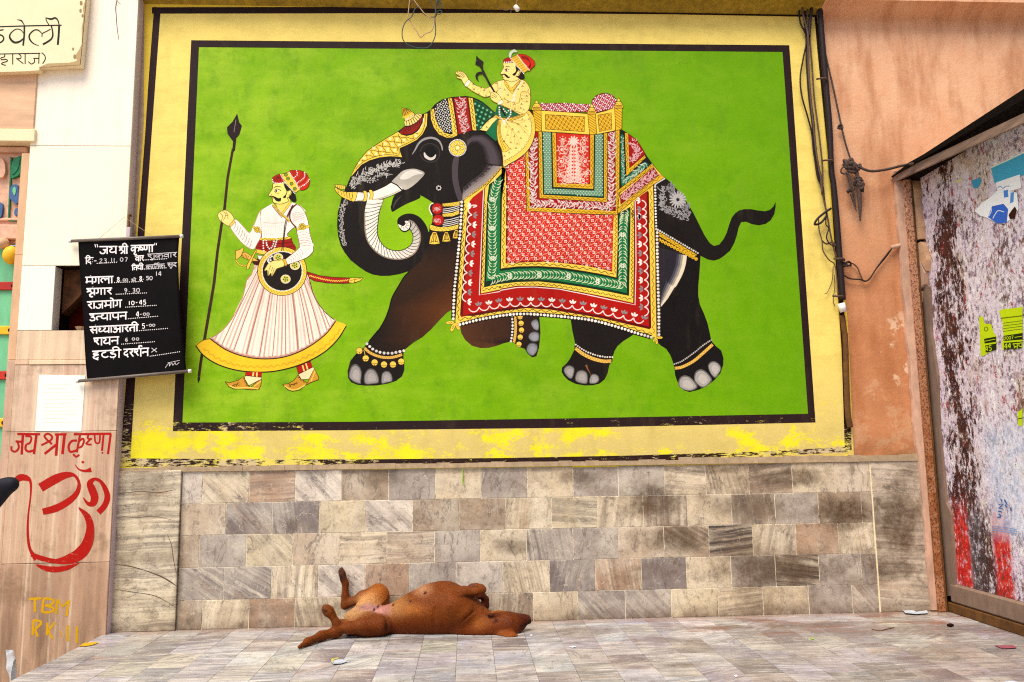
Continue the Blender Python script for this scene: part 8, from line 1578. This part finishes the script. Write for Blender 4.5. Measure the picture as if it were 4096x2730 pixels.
def dpaint(V, c):
    def blob(p_, r, col_, s_=1.0):
        nonlocal c
        d = np.sqrt((((V-p_)/np.array(r))**2).sum(1)); w_ = np.clip(1.35-d, 0, 1)*s_; w_ = w_*w_*(3-2*w_); c = c*(1-w_[:, None])+w_[:, None]*np.array(srgb(col_))
    blob(D(1440, 2480, -.20)+[0, 0, .05], (.13, .13, .13), TAN, .9); blob(D(1470, 2430, -.13), (.11, .06, .10), (196, 140, 84), .7); blob(D(1600, 2430, -.22), (.13, .13, .08), (190, 134, 76), .6)
    blob(D(1700, 2362, -.2), (.08, .12, .05), (200, 150, 108), .6)
    blob(D(1520, 2450, -.24), (.10, .07, .045), PK_, .85); blob(D(1470, 2436, -.2), (.09, .05, .035), (150, 104, 108), .7); blob(D(1560, 2432, -.2), (.07, .06, .03), (176, 116, 122), .6)
    blob(D(1470, 2500, -.33), (.14, .05, .035), (190, 120, 56), .5)
    low_shade = np.clip((.13-V[:, 2])/.10, 0, 1)*np.clip((V[:, 0]-.8)/.2, 0, 1); c = c*(1-.5*low_shade[:, None])+.5*low_shade[:, None]*np.array(srgb((92, 30, 6)))  # shade of the underside painted into the coat as a darker red-brown
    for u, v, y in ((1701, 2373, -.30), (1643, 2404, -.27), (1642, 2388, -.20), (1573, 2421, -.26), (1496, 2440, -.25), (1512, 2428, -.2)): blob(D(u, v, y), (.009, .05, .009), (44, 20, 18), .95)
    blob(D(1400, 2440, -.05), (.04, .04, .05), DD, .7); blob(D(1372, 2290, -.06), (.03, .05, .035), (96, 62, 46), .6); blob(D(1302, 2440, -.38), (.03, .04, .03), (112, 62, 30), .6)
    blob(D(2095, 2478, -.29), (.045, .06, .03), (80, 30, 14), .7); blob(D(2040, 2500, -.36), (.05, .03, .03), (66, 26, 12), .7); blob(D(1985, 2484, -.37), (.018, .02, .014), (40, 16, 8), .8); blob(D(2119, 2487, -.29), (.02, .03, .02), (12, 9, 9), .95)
    blob(D(1300, 2447, -.40), (.018, .03, .012), (40, 24, 20), .8); blob(D(1366, 2312, -.07), (.012, .03, .035), (46, 34, 32), .8); blob(D(2085, 2500, -.31), (.05, .05, .010), (26, 10, 8), .95); blob(D(1960, 2464, -.35), (.035, .04, .012), (60, 24, 10), .8); blob(D(1870, 2386, -.33), (.07, .04, .008), (54, 20, 6), .8); blob(D(1650, 2440, -.33), (.12, .06, .04), (170, 100, 38), .5); blob(D(1545, 2505, -.37), (.022, .05, .05), (56, 20, 6), .7); blob(D(1925, 2500, -.34), (.08, .05, .05), (176, 104, 34), .5)  # forearm gap and knee crease: shade painted into the coat colour
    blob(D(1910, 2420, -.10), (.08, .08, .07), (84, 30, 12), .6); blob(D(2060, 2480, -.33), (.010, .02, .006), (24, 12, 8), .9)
    return c
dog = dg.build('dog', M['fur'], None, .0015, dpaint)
tag(dog, 'tan brown dog asleep on its back on the marble floor, head to the right', 'dog')
def bead(name, a, r, m, par, sq=(1, 1, 1)):
    b = MB(); R_ = [np.array(a)+np.array([0, 0, (k/6*2-1)*r*sq[2]]) for k in range(7)]; b.tube(R_, [max(.0008, r*math.sqrt(max(0, 1-(k/6*2-1)**2))) for k in range(7)], 10, False); return b.build(name, m, par, True)
deps_bv = BVHTree.FromPolygons([v.co[:] for v in dog.data.vertices], [tuple(f.vertices) for f in dog.data.polygons])
M['teat'] = plain('dark_teat', (84, 34, 30), .6, .2, 80, .1); M['nose'] = plain('dog_nose', (14, 11, 11), .35, .2, 120, .3); M['claw'] = plain('claw', (52, 30, 24), .4, .2, 80, .1)
def on_dog(u, v):
    d = Vector(ray(u, v)).normalized(); h = deps_bv.ray_cast(Vector(CAMP), d); return np.array(h[0]) if h[0] is not None else None
for u, v in ((1701, 2373), (1642, 2405), (1573, 2421), (1496, 2441)):
    q = on_dog(u, v)
    if q is not None: bead('teat', q, .0085 if u > 1690 else .0065, M['teat'], dog, (1, 1, 1.1))
for u, v in ((1369, 2272), (1362, 2277), (1357, 2285), (1293, 2444), (1294, 2431), (1304, 2423), (1312, 2425)):
    y = -.06 if u > 1330 else -.375; a = D(u, v+3, y); e = D(u-2, v-4, y-.004); b = MB(); b.tube([a, (a+e)/2, e], [.0045, .004, .0015], 7, False); b.build('claw', M['claw'], dog, True)

# short coat: tens of thousands of fine hairs lying back along the body
def coat(o, n_h, L, seed=3):
    me = o.data; me.calc_loop_triangles(); nv = len(me.vertices); co = np.empty(nv*3); me.vertices.foreach_get('co', co); co = co.reshape(-1, 3); no = np.empty(nv*3); me.vertices.foreach_get('normal', no); no = no.reshape(-1, 3)
    cl_ = np.empty(nv*4); me.attributes['Col'].data.foreach_get('color', cl_); cl_ = cl_.reshape(-1, 4)[:, :3]
    nt__ = len(me.loop_triangles); tr = np.empty(nt__*3, int); me.loop_triangles.foreach_get('vertices', tr); tr = tr.reshape(-1, 3); g = np.random.default_rng(seed)
    A = co[tr]; ar = np.linalg.norm(np.cross(A[:, 1]-A[:, 0], A[:, 2]-A[:, 0]), axis=1); t = g.choice(nt__, n_h, p=ar/ar.sum()); u = g.random((n_h, 2)); f = u.sum(1) > 1; u[f] = 1-u[f]
    P = A[t, 0]+(A[t, 1]-A[t, 0])*u[:, :1]+(A[t, 2]-A[t, 0])*u[:, 1:]; Nn = no[tr[t, 0]]; C_ = cl_[tr[t, 0]]
    D_ = np.tile([-1.0, 0, -.25], (n_h, 1)); D_[P[:, 0] < atY(1400, 2500)[0]] = (-.6, 0, .8)
    D_ += g.normal(0, .28, (n_h, 3)); D_ -= Nn*(D_*Nn).sum(1)[:, None]; D_ /= np.linalg.norm(D_, axis=1)[:, None]+1e-9
    S__ = np.cross(Nn, D_); l_ = L*g.uniform(.5, 1.2, n_h)[:, None]; w_ = .0011; base = P-Nn*.0005
    V = np.stack([base-S__*w_, base+S__*w_, P+D_*l_+Nn*l_*.28], 1).reshape(-1, 3)
    bare = (C_[:, 2] > .15); keep = np.where(bare, g.random(n_h) < .25, True); keep &= V.reshape(-1, 3, 3)[:, :, 2].min(1) > .0012; idx = np.repeat(keep, 3); V = V[idx]; kk = int(keep.sum())
    cc = np.clip(C_[keep]*g.uniform(.62, 1.55, kk)[:, None], 0, 1)
    m2 = bpy.data.meshes.new('fur'); m2.from_pydata(V.tolist(), [], np.arange(kk*3).reshape(-1, 3).tolist()); m2.update()
    a_ = m2.attributes.new('Col', 'FLOAT_COLOR', 'POINT'); a_.data.foreach_set('color', np.c_[np.repeat(cc, 3, 0), np.ones(kk*3)].ravel()); kind(link('fur', m2, M['hairs'], o), 'stuff')
n = N('hair_strands'); n.col(n.attr('Col').outputs['Color']); n.rough(.6); n.b.inputs['Specular IOR Level'].default_value = .1; M['hairs'] = n.m
coat(dog, 60000, .0095)

# ---------------------------------------------------------------- plastic bag standing in the lane
bg_ = Body((-2.0, -1.1, -.43), (-.9, -.3, .06), .0075)
A_ = lambda u, v: atY(u, v, -.70)
b0 = A_(62, 2735); c0 = np.array([b0[0]+.005, -.70, -.335])
bg_.cap(c0+[-.03, 0, -.01], c0+[.05, 0, -.02], .085, .075, .03, (240, 246, 244)); bg_.cap(c0, A_(68, 2705), .07, .028, .03, (240, 246, 244))
bg_.chain([A_(66, 2710), A_(46, 2668), A_(34, 2620), A_(28, 2600)], [.030, .024, .010, .007], .012, (240, 246, 244)); bg_.chain([A_(66, 2700), A_(56, 2650), A_(48, 2612), A_(40, 2588)], [.026, .012, .009, .006], .010, (240, 246, 244)); bg_.chain([A_(28, 2600), A_(34, 2592), A_(41, 2585)], [.010, .009, .003], .008, (240, 246, 244))
rr = random.Random(5)
for k in range(26):
    a = rr.uniform(0, 6.28); q = c0+[.115*math.cos(a), .10*math.sin(a), rr.uniform(-.05, .06)]; e = q+[rr.uniform(-.03, .03), 0, rr.uniform(.03, .09)]; bg_.groove([q, e], rr.uniform(.004, .010), .006)
bag = bg_.build('plastic_bag', M['bag'], None, -.419); tag(bag, 'white plastic bag standing with its handles up in the lane at the bottom left', 'bag')

# ---------------------------------------------------------------- person at the left edge, only an elbow and a hip in the frame
el_ = atY(80, 1938, -1.15); px = el_[0]-.55; py = -1.17; gz = -.42
NV = (9, 11, 26); MR = (96, 20, 22); SKN = (150, 98, 66)
pb = Body((px-.5, py-.35, gz-.01), (px+.62, py+.35, gz+1.78), .011)
T_ = lambda x, y, z: np.array([px+x, py+y, gz+z])
for s_ in (-1, 1):
    pb.chain([T_(s_*.10, 0, .88), T_(s_*.11, -.01, .50), T_(s_*.11, .02, .10)], [.105, .078, .055], .03, MR, )
    pb.chain([T_(s_*.11, .03, .075), T_(s_*.12, -.06 if False else .12, .045)], [.045, .036], .02, (60, 40, 30))
    pb.chain([T_(s_*.12, .14, .04), T_(s_*.125, .17, .032)], [.034, .026], .012, SKN)
pb.chain([T_(0, 0, .90), T_(0, 0, 1.05), T_(0, 0, 1.22), T_(0, 0, 1.36)], [.135, .125, .135, .10], .05, NV, (.78, 1.05, 1)); pb.cap(T_(-.15, 0, 1.36), T_(.15, 0, 1.36), .060, .060, .04, NV)
pb.chain([T_(0, -.01, 1.40), T_(0, .01, 1.48)], [.052, .050], .02, SKN)
pb.cap(T_(0, .005, 1.555), T_(0, .015, 1.60), .082, .086, .03, SKN, (1.12, .95, 1)); pb.cap(T_(0, .075, 1.52), T_(0, .08, 1.51), .030, .026, .02, SKN)
pb.cap(T_(0, .105, 1.565), T_(0, .118, 1.548), .008, .014, .010, SKN)
for s_ in (-1, 1): pb.cap(T_(s_*.083, 0, 1.575), T_(s_*.086, -.005, 1.55), .014, .010, .006, SKN, (1.6, 1, 1)); pb.groove([T_(s_*.03, .098, 1.585), T_(s_*.045, .09, 1.585)], .006, .010)
elb = np.array([el_[0]-.045, -1.15, el_[2]+.0]); pb.chain([T_(.19, 0, 1.35), (T_(.19, 0, 1.35)+elb)/2+[.01, 0, 0], elb], [.058, .044, .030], .03, NV)
pb.chain([elb, elb+[-.02, .0, -.0]], [.032, .036], .02, NV); pb.chain([elb, (elb+T_(.15, .10, .97))/2, T_(.15, .10, .98)], [.032, .032, .026], .02, NV)
pb.cap(elb+[.006, 0, .006], elb+[.026, 0, -.004], .018, .010, .015, NV); hw = T_(.135, .11, .965)
for k in range(4): pb.chain([hw, hw+[-.045, .03, -.006-.018*k], hw+[-.085, .035, -.012-.020*k]], [.022, .011, .008], .006, SKN)
pb.chain([hw, hw+[-.01, -.03, -.02], hw+[-.03, -.05, -.045]], [.018, .012, .009], .006, SKN)
pb.chain([T_(-.19, 0, 1.35), T_(-.26, .0, 1.10), T_(-.25, .06, .86)], [.060, .046, .034], .03, NV)
for k in range(4): pb.chain([T_(-.25, .07, .84), T_(-.25-.012*(k-1.5), .085, .77), T_(-.245-.012*(k-1.5), .075, .715+.008*abs(k-1.5))], [.024, .011, .008], .006, SKN)
pb.chain([T_(-.24, .08, .83), T_(-.215, .10, .79), T_(-.21, .10, .755)], [.016, .012, .009], .006, SKN)
pb.groove([elb+[0, -.05, .02], elb+[-.04, -.05, .06]], .006, .01); pb.groove([elb+[0, -.05, -.02], elb+[-.06, -.05, .0]], .006, .01)
prs = pb.build('person', M['person'], None, gz+.001); tag(prs, 'person at the far left edge in a navy top, elbow sticking into view', 'person')
hb = Body((px-.2, py-.25, gz+1.4), (px+.2, py+.2, gz+1.78), .010)
hb.cap(T_(0, -.02, 1.60), T_(0, -.005, 1.625), .088, .090, .03, (20, 14, 12)); hb.cap(T_(0, -.05, 1.54), T_(0, -.05, 1.50), .060, .045, .03, (20, 14, 12)); hb.cap(T_(0, .16, 1.52), T_(0, .16, 1.56), .09, .09, .02, None, None, True)
hb.build('hair', M['person'], prs)
